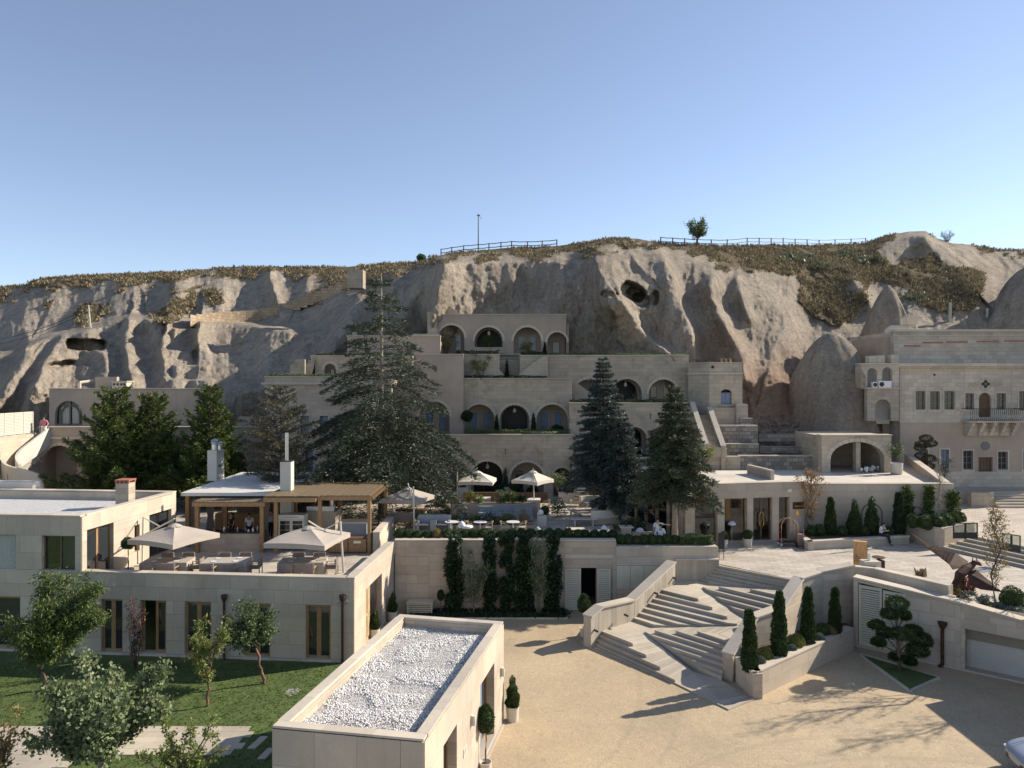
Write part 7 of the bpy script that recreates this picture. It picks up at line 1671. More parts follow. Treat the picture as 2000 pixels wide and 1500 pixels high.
def climber(px0, px1, top, bot, Y, label, mat='ivy', N=3500, leaf=.13, depth=.18, trunk=True, seed=1, name='climbing_plant'):
 z0, z1 = ZAT(bot,Y), ZAT(top,Y); xc, hw = XAT((px0+px1)/2,Y), (XAT(px1,Y)-XAT(px0,Y))*.48; r = empty(name, (xc,Y,z0), label, 'climber'); g = np.random.default_rng(seed)
 n = N*3; x = g.uniform(-1,1,n); t = g.random(n); nz = np.array([noise.noise(Vector((a*1.6+seed,b*(z1-z0)*1.1,seed))) for a,b in zip(x,t)])
 wid = .6+.4*np.sin(np.pi*np.clip(t*1.1,0,1))+nz*.9; k = (np.abs(x) < wid)&(nz > -.30)&(g.random(n) < (.5+.5*t)*(1.15-.75*np.abs(x))); x, t = x[k][:N], t[k][:N]; n = len(x)
 P = np.stack([xc+x*hw, Y-g.random(n)*depth-.02, z0+t*(z1-z0)], -1); D = g.normal(0,.6,(n,3))+[0,-.5,-.2]; L = g.uniform(.6,1.3,n)*leaf
 leafobj('foliage', [leaves(P,D,L,L*.6)], mat, r)
 if trunk:
  m = MB()
  for k in range(3): limb(m, (xc+random.uniform(-.15,.15),Y-.08,z0), (xc+random.uniform(-hw*.5,hw*.5),Y-.08,z0+(z1-z0)*.6), .022,.01,.05,4,5)
  m.build('trunk', M['bark'], r)
 return r
climber(1760,1782,948,1035,WY-.12,'bright leafed climber on the long wall at its right half','leaf_b',1300,.15,.3,True,3)
climber(1800,1822,948,1006,WY-.12,'leafy climber on the long wall above the box balls','leaf_b',1100,.15,.3,True,4)
climber(1842,1873,958,1012,WY-.12,'rightmost leafy climber at the end of the long wall','leaf_b',1100,.15,.3,True,5)
# climbers on the retaining wall (dark columns and lighter shrubs)
for i,(a,b_,t,bo,N,mt,lb) in enumerate(((868,908,1040,1199,4200,'ivy','leftmost dark conifer climber on the retaining wall'),(940,972,1045,1198,3600,'ivy','second dark climber column on the retaining wall'),(973,1004,1042,1199,3600,'ivy','third dark climber column, in the middle of the retaining wall'),(1003,1046,1038,1198,4600,'ivy','fourth dark climber column, wide and shadowy'),(1062,1097,1042,1194,4200,'ivy','rightmost dark climber column next to the louvred door'))):
 climber(a,b_,t,bo,YR-.05-.1,lb,mt,N,.15,.5,False,i+11)
for i,(px,top,bo,w_,lb) in enumerate(((925,1066,1200,.62,'light leafed multi stem shrub against the retaining wall, left one'),(1052,1040,1205,.55,'tall light leafed multi stem shrub beside the rightmost climber'))):
 Y = YR-.9; base = (XAT(px,Y),Y,0); H = ZAT(top,Y); F = [((.05*math.cos(k),.05*math.sin(k),0),(w_*math.cos(k*2.1)*random.uniform(.3,1),.25*math.sin(k),H*random.uniform(.55,.95)),.022,.008,8) for k in range(9)]
 broadleaf('wall_shrub', base, lb, F, 'leaf_c', .12, 26, .17, 'bark_pale', cat='shrub', wl=.55, twig=.35)
v = U(862,1199,0); potted('egg', (XAT(861,YR-.7),YR-.7,0), .16, .5, 'small dark potted plant beside the ventilation box', (.2,.3), 'ivy', .5, 3, potmat='dark_metal')
# planting strip at the wall foot
n = 2600; P = np.stack([rng.uniform(XAT(800,38),XAT(1106,38),n), rng.uniform(YR-1.25,YR-.1,n), np.full(n,.02)],-1)
tag(tufts('ground_cover', P, rng.uniform(.08,.2,n), M['ivy'], 4), 'low ground cover in the strip at the foot of the retaining wall', 'ground cover', kind='stuff')
kb = empty('planting_strip_kerb', (XAT(950,37),37.3,0), 'thin stone kerb edging the planting strip under the climbers', 'kerb'); coping_run(kb, [(XAT(790,37.3),YR-1.35),(XAT(1108,37.3),YR-1.35),(XAT(1108,37.3),YR-.2)], .1, -.02, .09, 1.0, name='kerb', over=0)
# --- pots by doors and in the court
def pot_at(px,py,kind,R_,H,lb,pot,stem=0,mat='box',seed=0,z=0): p = U(px,py,z); return potted(kind,(p.x,p.y,p.z),R_,H,lb,pot,mat,stem,seed)
pot_at(1001,1407,'cone',.27,1.12,'potted conical topiary in a tall cream pot at the right of the annex',(.235,.52),0,'box',1)
pot_at(767,1213,'cone',.26,1.0,'potted cone topiary in the far corner by the timber door',(.25,.5),0,'box',2)
pot_at(732,1246,'cone',.26,.98,'potted cone topiary nearest the timber door behind the annex roof',(.25,.45),0,'box',3)
potted('egg',(U(1141,1243,0).x,U(1141,1243,0).y,0),.28,.85,'lollipop tree with a cream pot beside the stair wall',(.2,.42),'cypress',.75,4)
p = U(948,1500,0); potted('egg',(XAT(948,22.6),22.6,0),.24,.82,'slender stemmed lollipop tree against the annex wall',(.2,.35),'cypress',.95,5)
Y = TH and 35.0; p = W(250,1115,34.3); potted('ball',(p.x,p.y,FL),.27,.54,'ball headed bay tree in a square cream pot on the dining terrace',(.26,.4),'box',.95,6)
p = U(1484,1062,PZ); potted('ball',(XAT(1460,LY-.5),LY-.5,PZ),.27,.5,'box ball in a cream pot left of the bronze lobby door',(.27,.46),'box',0,7)
potted('ball',(XAT(1414,LY-.75),LY-.75,PZ),.24,.46,'box ball in a cream pot behind the black menu stand',(.22,.46),'box',0,8)
# --- hedges
def hedge_row(px0, px1, py, z, n, labels, mat='box', R_=.3, Y=None, group=None, name='box_ball'):
 for k in range(n):
  px = px0+(px1-px0)*k/max(1,n-1); p = U(px,py,z) if Y is None else Vector((XAT(px,Y),Y,z))
  shrub(tpl(('h',mt_:=mat if not callable(mat) else mat(k),k%3),'ball',.3,.6,mt_,2200,k%3+60,.05), p, labels(k), 'box ball', group, name, (R_/.3,R_/.3,R_/.3*random.uniform(.9,1.1)))
ordn = ['first','second','third','fourth','fifth','sixth','seventh','eighth','ninth','tenth','eleventh','twelfth','thirteenth','fourteenth','fifteenth','sixteenth','seventeenth','eighteenth','nineteenth','twentieth','twenty first']
Yh = YR+.75; zh = ZAT(1056,YR)-.05
cols_ = {4:'ochre'}
hedge_row(781,1128,0,zh-.02,20,lambda k:'%s box ball from the left on the long retaining wall hedge'%ordn[k] if k!=4 else 'ochre coloured ball, the only one in the retaining wall hedge', lambda k: cols_.get(k,'box'), .27, Yh, 'box balls along the top of the retaining wall')
for i,(a,b_) in enumerate(((1079,1104),(1107,1150),(1152,1188))):
 pass
hedge_row(1143,1196,0,zh-.02,4,lambda k:'%s box ball of the short row left of the hedge step'%ordn[k],'ivy',.26,Yh,'box balls left of the hedge step')
zh2 = ZAT(1069,YR)-.02
hedge_row(1213,1318,0,zh2,8,lambda k:'%s box ball from the left of the lower hedge above the stair'%ordn[k],'box',.29,YR+.6,'box balls of the lower hedge above the stair')
def hedge_block(x0,x1,y0,y1,z0,z1,label,mat='box',N=4000,leaf=.07,name='hedge'):
 g = rng; n = N; P = np.stack([g.uniform(x0,x1,n),g.uniform(y0,y1,n),g.uniform(z0,z1,n)],-1); f = g.random(n)
 P[:,2] = np.where(f<.45, z1, P[:,2]); P[:,1] = np.where(f>.55, y0, P[:,1]); nz = np.array([noise.noise(Vector(p)*2.2) for p in P]); P[:,2] += nz*.12*(f<.45); P[:,1] -= nz*.06
 D = rng.normal(0,.6,(n,3))+[0,-.4,.6]; v,f_ = leaves(P,D,rng.uniform(.7,1.3,n)*leaf,leaf*.55); m = MB().box(x0+.05,x1-.05,y0+.06,y1-.05,z0,z1-.07)
 me = fast_mesh(name, np.concatenate([np.array(m.v),v]), np.concatenate([np.array(m.f),f_+8])); return tag(link(name,me,M[mat]), label, 'hedge')
for i,(a,b_) in enumerate(((1327,1358),(1359,1392))):
 hedge_block(XAT(a,YR+.5),XAT(b_,YR+.5),YR+.32,YR+.85,zh2,zh2+.5,['bright square clipped hedge block left of the terrace corner','bright square clipped hedge block at the terrace corner'][i],'leaf_c',3200,.06)
def strip(px0,px1,Y,pyt,label,mat='box',h=.28,N=2600): hedge_block(XAT(px0,Y),XAT(px1,Y),Y+.5,Y+.95,ZAT(pyt,Y)-.15,ZAT(pyt,Y)+h,label,mat,N,.10)
strip(521,655,56,736,'thin green hedge along the roof edge of the pale left wing','leaf_c',.16)
strip(613,805,59.4,696,'dark hedge strip on the upper left terrace wall','ivy',.18)
strip(905,975,62.4,693,'short hedge of balls above the small diagonal stair','box',.3,1500)
strip(1017,1070,62.6,695,'dark hedge left end of the third terrace','ivy',.3,1200)
strip(1072,1343,62.6,695,'long straggly green hedge on the parapet of the third terrace','leaf_c',.2,3200)
strip(905,1115,58.0,850,'hedge with flowers on the parapet over the ground floor arches','leaf_c',.34,3600)
strip(905,1068,60.8,740,'dark low hedge on the parapet of the second terrace','ivy',.2,1800)
strip(1114,1192,59.6,788,'green hedge strip left of the dark arch of the third level','box',.24,1400)
strip(1196,1340,59.6,788,'long green hedge strip before the upper right arches','box',.24,2200)
strip(1119,1300,57.2,895,'dark hedge in front of the second level right arches','ivy',.2,2200)
strip(700,760,60.2,694,'dark shrubs at the foot of the upper chimney house','ivy',.2,900)
# small pointed cypresses on the terraces
for i,(px,bot,top,Y,w_,lb) in enumerate(((904,965,905,57.3,.22,'pointed cypress left of the white umbrella'),(987,968,910,57.4,.33,'pointed cypress between the two ground floor arches'),(1042,843,805,60,.2,'small pointed cypress right of the dark second level arch'),(970,843,808,60,.18,'dim narrow cypress left of the dark second level arch'),(1274,885,842,59.0,.24,'narrow cypress between the right second level arches'),(990,742,700,63.5,.15,'thin cypress in the gap between the upper stairs'),(1120,845,830,60.2,.22,'small cone shrub at the right end of the second terrace'),(1064,692,668,65.2,.14,'slim cypress between the two upper right arches'))):
 z0 = ZAT(bot,Y); shrub(tpl(('sc',i),'cone',w_,ZAT(top,Y)-z0,'ivy',1500,i,.09), (XAT(px,Y),Y,z0), lb, 'cypress', name='pointed_cypress')
for i,(px,py,Y,rr,mt,lb) in enumerate(((912,812,60.2,.42,'ivy','dark ball headed tree in front of the left second level arch'),(953,665,65,.42,'box','weeping ball tree in the dark top arch'),(1089,842,60.3,.5,'ivy','dark round shrub under the right second level windows'),(895,691,61.9,.22,'box','single box ball left on the small terrace'),(1040,961,57.2,.42,'ivy','dark round shrub at the foot of the second ground floor arch'),(1012,962,57,.4,'ivy','dark round shrub right of the pointed cypress'),(975,958,57,.42,'ivy','dark round shrub behind the white umbrella'),(1002,948,56.5,.3,'box','small round shrub on the pale box under the arches'))):
 shrub(tpl(('rb',mt),'ball',.4,.8,mt,1800,9,.1), W(px,py,Y)-Vector((0,0,rr)), lb, 'shrub', name='round_shrub', sc=rr/.4)
for px,base,top,Y,lb,mt in ((938,742,676,61.6,'airy light green sapling on the small terrace with the diagonal stair','leaf_y'),(872,692,650,65,'thin pale sapling in the upper left arch','autumn_g'),(1029,692,668,62.9,'thin shrub in front of the upper middle windows','leaf_c'),(1380,905,868,53.5,'yellowish shrub at the foot of the long cliff stair','leaf_y'),(1845,932,892,57,'round grey green bush in front of the pale wing windows','silver'),(1751,900,868,52.4,'drooping palm like plant in the round tub','leaf_c'),(1090,962,920,52,'leafy dark bush under the right white umbrella','leaf_c')):
 b0 = W(px,base,Y); H = ZAT(top,Y)-b0.z; F = [((0,0,0),(H*.28*math.cos(k*2.2),H*.28*math.sin(k*2.2),H*(.55+.4*random.random())),.02,.008,6) for k in range(8)]
 broadleaf('sapling', b0, lb, F, mt, .12, 20, .18, 'bark', cat='shrub', twig=.3)
def cloud2():
 Y = 57.5; b = W(1806,925,Y); r = empty('cloud_pine', b, 'dark layered cloud pruned tree in front of the pale wing', 'tree'); m = MB(); m.tube([b,W(1808,890,Y),W(1806,862,Y)], [.08,.06,.04], 6); m.build('trunk', M['bark'], r)
 for i,(x,y,w_) in enumerate(((1809,856,.42),(1802,868,.5),(1818,866,.4),(1797,874,.35),(1800,890,.42),(1815,895,.4),(1798,905,.4),(1812,910,.45))):
  N = 700; nn = nrm(rng.normal(0,1,(N,3))); P = nn*[w_,w_*.8,.2]; leafobj('needle_pad', [leaves(P+np.array(W(x,y,Y)),nn+rng.normal(0,.4,(N,3)),.16,.04)], 'brown_pine', r)
cloud2()
# lawn grass blades (stuff) and gravel patch
n = 36000; x = rng.uniform(-24,-4.2,n); y = rng.uniform(15.5,31.4,n); ok = ~((x > -6.0-(26.9-y)*.2-.1)&(y<27)) ; P = np.stack([x,y,np.full(n,.012)],-1)[ok]
PATH = [U(-40,1420,0).xy,U(502,1424,0).xy,U(462,1477,0).xy,U(140,1476,0).xy,U(60,1530,0).xy,U(-60,1520,0).xy]
def inpoly(P,poly):
 ins = np.zeros(len(P),bool)
 for a,b in zip(poly,poly[1:]+poly[:1]):
  c = ((a.y>P[:,1])!=(b.y>P[:,1])); ins ^= c&(P[:,0] < (b.x-a.x)*(P[:,1]-a.y)/((b.y-a.y) or 1e-6)+a.x)
 return ins
P = P[~inpoly(P,PATH)]
M['blade'] = foliage('grass_blades', (.06,.10,.02), (.145,.20,.05), (.16,.18,.05), .3)
tag(tufts('grass', P, rng.uniform(.02,.05,len(P)), M['blade'], 4), 'short mown grass covering the garden lawn', 'grass', kind='stuff')
g = U(571,1352,0); N = 260; a = rng.random(N)*6.28; rr = np.sqrt(rng.random(N)); P = np.stack([g.x+.28*rr*np.cos(a), g.y+.34*rr*np.sin(a), np.full(N,.02)],-1)
tag(tufts('gravel_patch', P, np.full(N,.03), M['gravel'], 3, .5), 'small round patch of white gravel in the lawn', 'gravel', kind='stuff')
def lawn_path():
 r = empty('lawn_path', (PATH[0].x,PATH[0].y,0), 'pale travertine slab path crossing the lawn in the lower left', 'path')
 rows = 7; yt = PATH[0].y; yb = PATH[3].y; L = yt-yb
 for k in range(9):
  y1 = yt-L/5*k; y0 = y1-L/5+.008; off = (k%2)*.5
  for j in range(34):
   x0 = -19.5+j*.95+off*.95; x1 = x0+.942; c = np.array([[(x0+x1)/2,(y0+y1)/2]])
   if inpoly(c, PATH)[0]:
    xm = PATH[1].x+(PATH[2].x-PATH[1].x)*(yt-(y0+y1)/2)/(L or 1); m = MB(); m.box(x0,min(x1,max(x0+.1,xm+.0)),y0,y1,-.02,.03+random.uniform(0,.004)); m.build('slab', M['step'], r)
 for i,(a,b_) in enumerate(((1440,1457),(1463,1477))):
  m = MB(); p = [U(509+i*14,a,0),U(524+i*14,a,0),U(498+i*20,b_+7,0),U(482+i*20,b_+7,0)]; m.prism([tuple(q.xy) for q in p], -.02, .04); m.build('stepping_slab', M['step'], r)
lawn_path()
# ------------------------------------------------------------------ bar pavilion and pergolas
def tagall(r):
 for c in r.children:
  c['_s'] = 1
  for d in c.children: d['_s'] = 1
def bx(m, c, sx, sy, z0, z1): return m.box(c[0]-sx/2,c[0]+sx/2,c[1]-sy/2,c[1]+sy/2,z0,z1)
def pavilion():
 r = empty('white_canopy_roof', (-18.2,40.3,FL), 'white membrane canopy roof on timber posts over the bar, beside the upper storey', 'canopy')
 m = MB(); m.prism([(-18.15,40.4),(-13.15,40.4),(-12.3,49.6),(-18.2,49.6)], 5.72, 5.9); m.build('roof', M['membrane'], r)
 for x,y in ((-17.9,40.7),(-17.6,45),(-17.9,49.3),(-12.8,49.3),(-15,49.3)): m = MB(); m.box(x-.1,x+.1,y-.1,y+.1,FL,5.715); m.build('post', M['wood'], r)
 for px,Y in ((634,50),(641,49)): m = MB(); p=XAT(px,Y); m.box(p-.09,p+.09,Y-.09,Y+.09,FL,6.6); m.build('post', M['wood'], r)
 m = MB(); m.box(-18,-12.5,48.2,48.4,FL,5.7); m.build('dark_bar_backdrop', M['wood_dark'], r)  # dark sheet added to give the bar its shaded interior
 for k,(px,Y) in enumerate(((366,40.9),(372,41.2),(400,41.8),(505,40.2))):
  m = MB(); q = 9; vs = []
  for j in range(q+1):
   x = XAT(px,Y)+.07*j; vs += [(x*1.0+.0,Y+.05*(j%2),FL+.2),(XAT(px,Y)+.035*j+.15,Y+.05*(j%2),4.3),(x,Y+.05*(j%2),5.5)]
  m.add(vs, [(3*j,3*j+3,3*j+4,3*j+1) for j in range(q)]+[(3*j+1,3*j+4,3*j+5,3*j+2) for j in range(q)]); m.build('curtain', M['cushion'], r)
 # chimney with steel cowls
 Y = 45.2; c = empty('tall_white_chimney', (XAT(420,Y),Y,5.9), 'tall white chimney with two steel cowls on the canopy roof', 'chimney'); x0,x1 = XAT(405,Y),XAT(423,Y)
 m = MB(); m.box(x0,x1,Y,Y+1.2,5.905,ZAT(880,Y)); m.build('shaft', M['render'], c)
 for px,rr,t in ((414,.19,858),(424,.13,863)):
  x = XAT(px,Y); z = ZAT(880,Y); h = ZAT(t,Y)-z; m = MB(); m.lathe([(rr,0),(rr,h*.5),(rr*1.2,h*.55),(rr*.9,h*.72),(rr*1.35,h*.85),(.03,h)], (x,Y+.45,z+.003), 12); m.build('cowl', M['steel'], c)
 for k in range(4): m = MB(); m.box(x1+.003,x1+.02,Y+.3+.1*k,Y+.36+.1*k,6.7+.05*(k%2),6.84); m.build('vent_slot', M['dark_metal'], c)
 Y = 40.6; c = empty('pipe_chimney', (XAT(557,Y),Y,FL), 'white chimney block with a slim steel pipe rising through the reed pergola', 'chimney'); m = MB(); m.box(XAT(547,Y),XAT(568,Y),Y,Y+.6,FL,ZAT(902,Y)); m.build('shaft', M['render'], c)
 m = MB(); m.box(XAT(547,Y)-.03,XAT(568,Y)+.03,Y-.03,Y+.63,ZAT(902,Y)+.003,ZAT(900,Y)); m.build('cap', M['dark_metal'], c); m = MB(); m.tube([(XAT(557,Y),Y+.3,ZAT(900,Y)),(XAT(557,Y),Y+.3,ZAT(846,Y))], .1, 10); m.build('pipe', M['steel'], c)
 # pergola A
 p = empty('reed_pergola', (-13.05,38.95,FL), 'timber pergola with a reed roof over the outdoor kitchen', 'pergola'); X0,X1,Y0,Y1 = -13.05,-7.46,38.95,44.2
 for i,(x,y) in enumerate(((X1-.1,Y0+.1),(XAT(624,Y0),Y0+.1),(XAT(538,Y0),Y0+.1),(X1-.1,Y1-.1),(-10.3,Y1-.1),(X0+.1,Y1-.1))): m = MB(); m.box(x-.09,x+.09,y-.09,y+.09,FL,5.72); m.build('post', M['wood'], p)
 for (a,b,c_,d) in ((X0,X1,Y0,Y0+.09),(X0,X1,Y1-.09,Y1)): m = MB(); m.box(a,b,c_,d,5.70 if c_>Y0 else 5.72,5.93); m.build('fascia', M['wood'], p)
 m = MB(); m.box(X0+.0,XAT(619,Y0),Y0-.25,Y0-.01,5.66,5.9); m.build('fascia', M['wood'], p)
 n = 19
 for k in range(n): y = Y0+.12+(Y1-Y0-.3)*k/(n-1); m = MB(); m.box(X0+.02,X1+.12,y-.04,y+.04,5.74,5.92); m.build('rafter', M['wood'], p)
 n = 60
 for k in range(n):
  x = X0+(X1-X0)*k/n; m = MB(); m.box(x+.006,x+(X1-X0)/n-.006,Y0-.2*(x<-10.2),Y1,5.935,5.965+random.uniform(0,.02)); m.build('reed_batten', M['reed'], p)
 # pergola B
 p = empty('bar_pergola', (-16.9,39.1,FL), 'lower timber pergola with curtains over the bar counter wall', 'pergola'); X0,X1,Y0,Y1 = -16.85,-13.2,39.15,42.2
 for x,y in ((X0+.1,Y0+.1),(X1-.1,Y0+.1),(X0+.5,Y1-.1),(X1-.3,Y1-.1)): m = MB(); m.box(x-.1,x+.1,y-.1,y+.1,FL,5.36); m.build('post', M['wood'], p)
 m = MB(); m.box(X0-.1,X1+.1,Y0-.1,Y0,5.37,5.58); m.build('fascia', M['wood'], p)
 n = 26
 for k in range(n): x = X0-.1+(X1-X0+.2)*k/n; m = MB(); m.box(x+.005,x+(X1-X0+.2)/n-.005,Y0-.1,Y1,5.585,5.62+random.uniform(0,.015)); m.build('reed_batten', M['reed'], p)
 for k in range(8): y = Y0+.2+.36*k; m = MB(); m.box(X0,X1,y-.04,y+.04,5.4,5.58); m.build('rafter', M['wood'], p)
 # bar front wall and kitchen pieces
 Y = 39.35; b = empty('bar_counter', (XAT(450,Y),Y,FL), 'low travertine bar counter wall under the curtained pergola', 'counter'); x0,x1 = XAT(391,Y),XAT(511,Y); m = MB(); m.box(x0,x1,Y,Y+.35,FL,ZAT(1042,Y)); m.build('wall', M['lime'], b); m = MB(); m.box(x0,x1,Y-.05,Y+.8,ZAT(1042,Y)+.003,ZAT(1040,Y)); m.build('counter_top', M['dark_metal'], b)
 for k in range(14):
  x = x0+.2+random.random()*(x1-x0-.4); m = MB(); h = random.uniform(.12,.34); m.lathe([(.05,0),(.055,h*.6),(.02,h*.8),(.02,h)], (x,Y+random.uniform(.05,.6),ZAT(1040,Y)+.003), 7); tag(m.build('bottle', M[['glass','steel','white','wood_dark'][k%4]]), 'bottle or jug standing in the crowd of glassware on the bar counter', 'bottle', 'bottles and jugs on the bar counter')
 m = MB(); m.box(XAT(420,44),XAT(505,44),44,44.6,FL,4.1); o = m.build('back_bar', M['wood']); tag(o, 'wooden back bar cabinet inside the bar behind the counter', 'cabinet')
 # fridge
 Y = 39.6; f = empty('drinks_fridge', (XAT(568,Y),Y,FL), 'cream two door glass drinks fridge under the reed pergola', 'fridge'); x0,x1,zt = XAT(543,Y),XAT(594,Y),ZAT(1006,Y)
 m = MB(); m.box(x0,x1,Y+.06,Y+.75,FL+.08,zt); m.build('body', M['white_metal'], f); m = MB(); m.box(x0,x1,Y,Y+.057,zt-.22,zt); m.build('header', M['white_metal'], f); m = MB(); m.box(x0+.3,x1-.3,Y-.006,Y-.001,zt-.13,zt-.1); m.build('header_lettering', M['cushion'], f)
 for k in range(2): a = x0+.04+k*(x1-x0-.04)/2; b_ = a+(x1-x0-.12)/2; window(f, front(Y+.05), a, b_, FL+.15, zt-.26, .05, 1, 1, 'white_metal', 'glass', .05, .04, name='glass_door')
 for k in range(4): m = MB(); m.box(x0+.08,x1-.08,Y+.03,Y+.05,FL+.5+.3*k,FL+.52+.3*k); m.build('shelf', M['steel'], f)
 k_ = empty('kitchen_counter', (-9.6,40.5,FL), 'grey outdoor kitchen counter with an oven hood and a curved steel flue', 'counter')
 Y = 41; m = MB(); m.box(XAT(596,Y),XAT(655,Y),Y,Y+1.4,FL,ZAT(1000,Y)); m.build('oven_block', M['plaster'], k_); m = MB(); m.prism([(XAT(598,Y),Y+.1),(XAT(652,Y),Y+.1),(XAT(645,Y),Y+1.2),(XAT(604,Y),Y+1.2)], ZAT(1000,Y)+.002, ZAT(990,Y)); m.build('hood', M['steel'], k_)
 m = MB(); m.tube([(XAT(644,Y),Y+.5,ZAT(992,Y)),(XAT(644,Y),Y+.5,ZAT(976,Y)),(XAT(641,Y),Y+.5,ZAT(972,Y)),(XAT(636,Y),Y+.5,ZAT(971,Y))], .13, 8); m.build('flue', M['steel'], k_)
 Y = 40; m = MB(); m.box(XAT(660,Y),XAT(716,Y),Y,Y+.9,FL,ZAT(1022,Y)); m.build('counter', M['cushion_grey'], k_); m = MB(); m.box(XAT(660,Y),XAT(718,Y),Y-.05,Y+.95,ZAT(1022,Y)+.003,ZAT(1020,Y)); m.build('counter_top', M['steel'], k_)
 Y = 38.95; s = empty('sideboard', (XAT(680,Y),Y,FL), 'brown wooden sideboard with two steel handles under the pergola corner', 'cabinet'); x0,x1,zt = XAT(643,Y),XAT(716,Y),ZAT(1052,Y)
 m = MB(); m.box(x0,x1,Y+.03,Y+.6,FL,zt); m.build('body', M['wood_dark'], s)
 for k in range(2):
  a = x0+.03+k*(x1-x0)/2; b_ = a+(x1-x0)/2-.06; m = MB(); m.box(a,b_,Y,Y+.028,FL+.1,zt-.04); d = m.build('door', M['wood'], s)
  m = MB(); c = (a+b_)/2; m.box(c-.2,c+.2,Y-.03,Y-.002,FL+.55,FL+.68); m.build('handle', M['steel'], d)
 w_ = empty('kitchen_side_wall', (-7.2,38.9,FL), 'sunlit low stone wall along the right side of the reed pergola', 'wall'); m = MB(); m.prism([(-7.35,39.0),(-7.0,39.0),(-7.0,44.5),(-7.35,44.5)], FL, 3.98); m.build('wall', M['lime'], w_); coping_run(w_, [(-7.18,39.0),(-7.18,44.5)], .35, 3.983, .05, 1.1)
pavilion()
# ------------------------------------------------------------------ umbrellas
def umbrella(cx, cy, hd, ang, zc, za, pole, ptop, label, fab='fabric', z0=None, arm=True, group='cantilever parasols'):
 z0 = FL if z0 is None else z0
 r = empty('cantilever_parasol', (pole[0],pole[1],z0), label, 'parasol', group); C = [Vector((cx+hd*math.cos(ang+k*math.pi/2), cy+hd*math.sin(ang+k*math.pi/2), zc)) for k in range(4)]; A = Vector((cx,cy,za)); m = MB()
 # eight gores per side for a slight sag
 n = 6; rows = 5; vs = []; ring = []
 for k in range(4):
  for j in range(n): ring.append(C[k].lerp(C[(k+1)%4], j/n)+Vector((0,0,.05*math.sin(math.pi*j/n))))
 N = len(ring)
 for i in range(rows+1):
  t = .1+.9*i/rows
  for k,q in enumerate(ring): p = A.lerp(q,t); sag = .07*math.sin(math.pi*t)*math.sin(math.pi*(k%n)/n); vs.append(p-Vector((0,0,sag)))
 vs += [q-Vector((0,0,.22))-(q-A)*.0 for q in ring]
 fs = [(i*N+k,(i+1)*N+k,(i+1)*N+(k+1)%N,i*N+(k+1)%N) for i in range(rows) for k in range(N)]; m.add(vs[:-N], fs); m.build('canopy', M[fab], r)
 m = MB(); m.add([ring[k] for k in range(N)]+vs[-N:], [(k,N+k,N+(k+1)%N,(k+1)%N) for k in range(N)]); m.build('valance', M[fab], r)
 m = MB(); m.lathe([(.34,-.02),(.2,.06),(.05,.12)], (cx,cy,za-.08), 8); m.build('vent_cap', M[fab], r)
 for k in range(4): m = MB(); m.tube([A-Vector((0,0,.12)), C[k]-Vector((0,0,.04))], .018, 4); m.build('rib', M['white_metal'], r)
 P0 = Vector((pole[0],pole[1],z0)); P1 = Vector(ptop); E = A+Vector((0,0,.24)); m = MB(); m.tube([P0,P1], .05, 6); m.build('pole', M['white_metal'], r)
 if arm:
  m = MB(); low = P0.lerp(P1,.62); m.tube([low,E], .04, 6); m.build('arm', M['white_metal'], r); m = MB(); m.tube([P1,low.lerp(E,.55)], .028, 6); m.build('brace', M['white_metal'], r)
  m = MB(); m.tube([E,A-Vector((0,0,.05))], .03, 6); m.build('hanger', M['dark_metal'], r)
 m = MB(); bx(m,(pole[0],pole[1]),.7,.7,z0,z0+.06); m.build('base_plate', M['pot'], r)
umbrella(-15.9,34.75,1.98,R(22.5),4.7,5.28,(-18.35,36.6),(-18.3,36.6,5.25),'large taupe parasol nearest the upper storey on the dining terrace')
umbrella(-9.5,34.4,2.07,R(35),4.7,5.25,(-7.95,34.8),(-8.1,34.8,5.4),'large taupe parasol by the right corner of the dining terrace')
FL = 3.25
Y=50.5; umbrella(XAT(933,Y),Y,1.65,R(-50),5.25,5.85,(XAT(893,Y),Y,0)[:2],(XAT(893,Y),Y,6.0),'white parasol left of the two standing before the ground floor arches','fabric_white')
umbrella(XAT(1041,Y),Y+.5,1.5,R(10),5.2,5.82,(XAT(1043,Y),Y-.6)[:2],(XAT(1041,Y),Y-.6,6.1),'white parasol nearest the timber arched door','fabric_white',None,False)
Y=43.5; umbrella(XAT(792,Y),Y+1,1.75,R(30),5.0,5.6,(XAT(813,Y),Y-.8)[:2],(XAT(811,Y),Y-.8,5.9),'shaded parasol half hidden under the cedar branches','fabric')
FL = 2.9
# ------------------------------------------------------------------ chairs and tables (prototypes at the origin)
def chair_proto(cush, name='terrace_chair'):
 r = empty(name, (0,0,0), 'chair', 'chair')
 for x,y,h in ((-.25,-.24,.62),(.25,-.24,.62),(-.25,.26,.84),(.25,.26,.84)): m = MB(); m.box(x-.02,x+.02,y-.02,y+.02,0,h); m.build('leg', M['wood_pale'], r)
 for x in (-.27,.27): m = MB(); m.box(x-.03,x+.03,-.26,.28,.625,.65); m.build('armrest', M['wood_pale'], r)
 m = MB(); m.box(-.22,.22,-.25,.22,.38,.47); m.build('seat', M[cush], r)
 m = MB(); pts = [(.30*math.sin(t),.20+.10*math.cos(t)) for t in [R(a) for a in range(-75,76,15)]]
 for i in range(len(pts)-1): (a,b),(c,d) = pts[i],pts[i+1]; m.add([(a,b-.03,.5),(c,d-.03,.5),(c*1.02,d+.03,.5),(a*1.02,b+.03,.5),(a,b-.03,.86),(c,d-.03,.86),(c*1.02,d+.03,.86),(a*1.02,b+.03,.86)], [(0,3,2,1),(4,5,6,7),(0,1,5,4),(2,3,7,6),(1,2,6,5),(3,0,4,7)])
 m.build('backrest', M[cush], r); tagall(r); return r
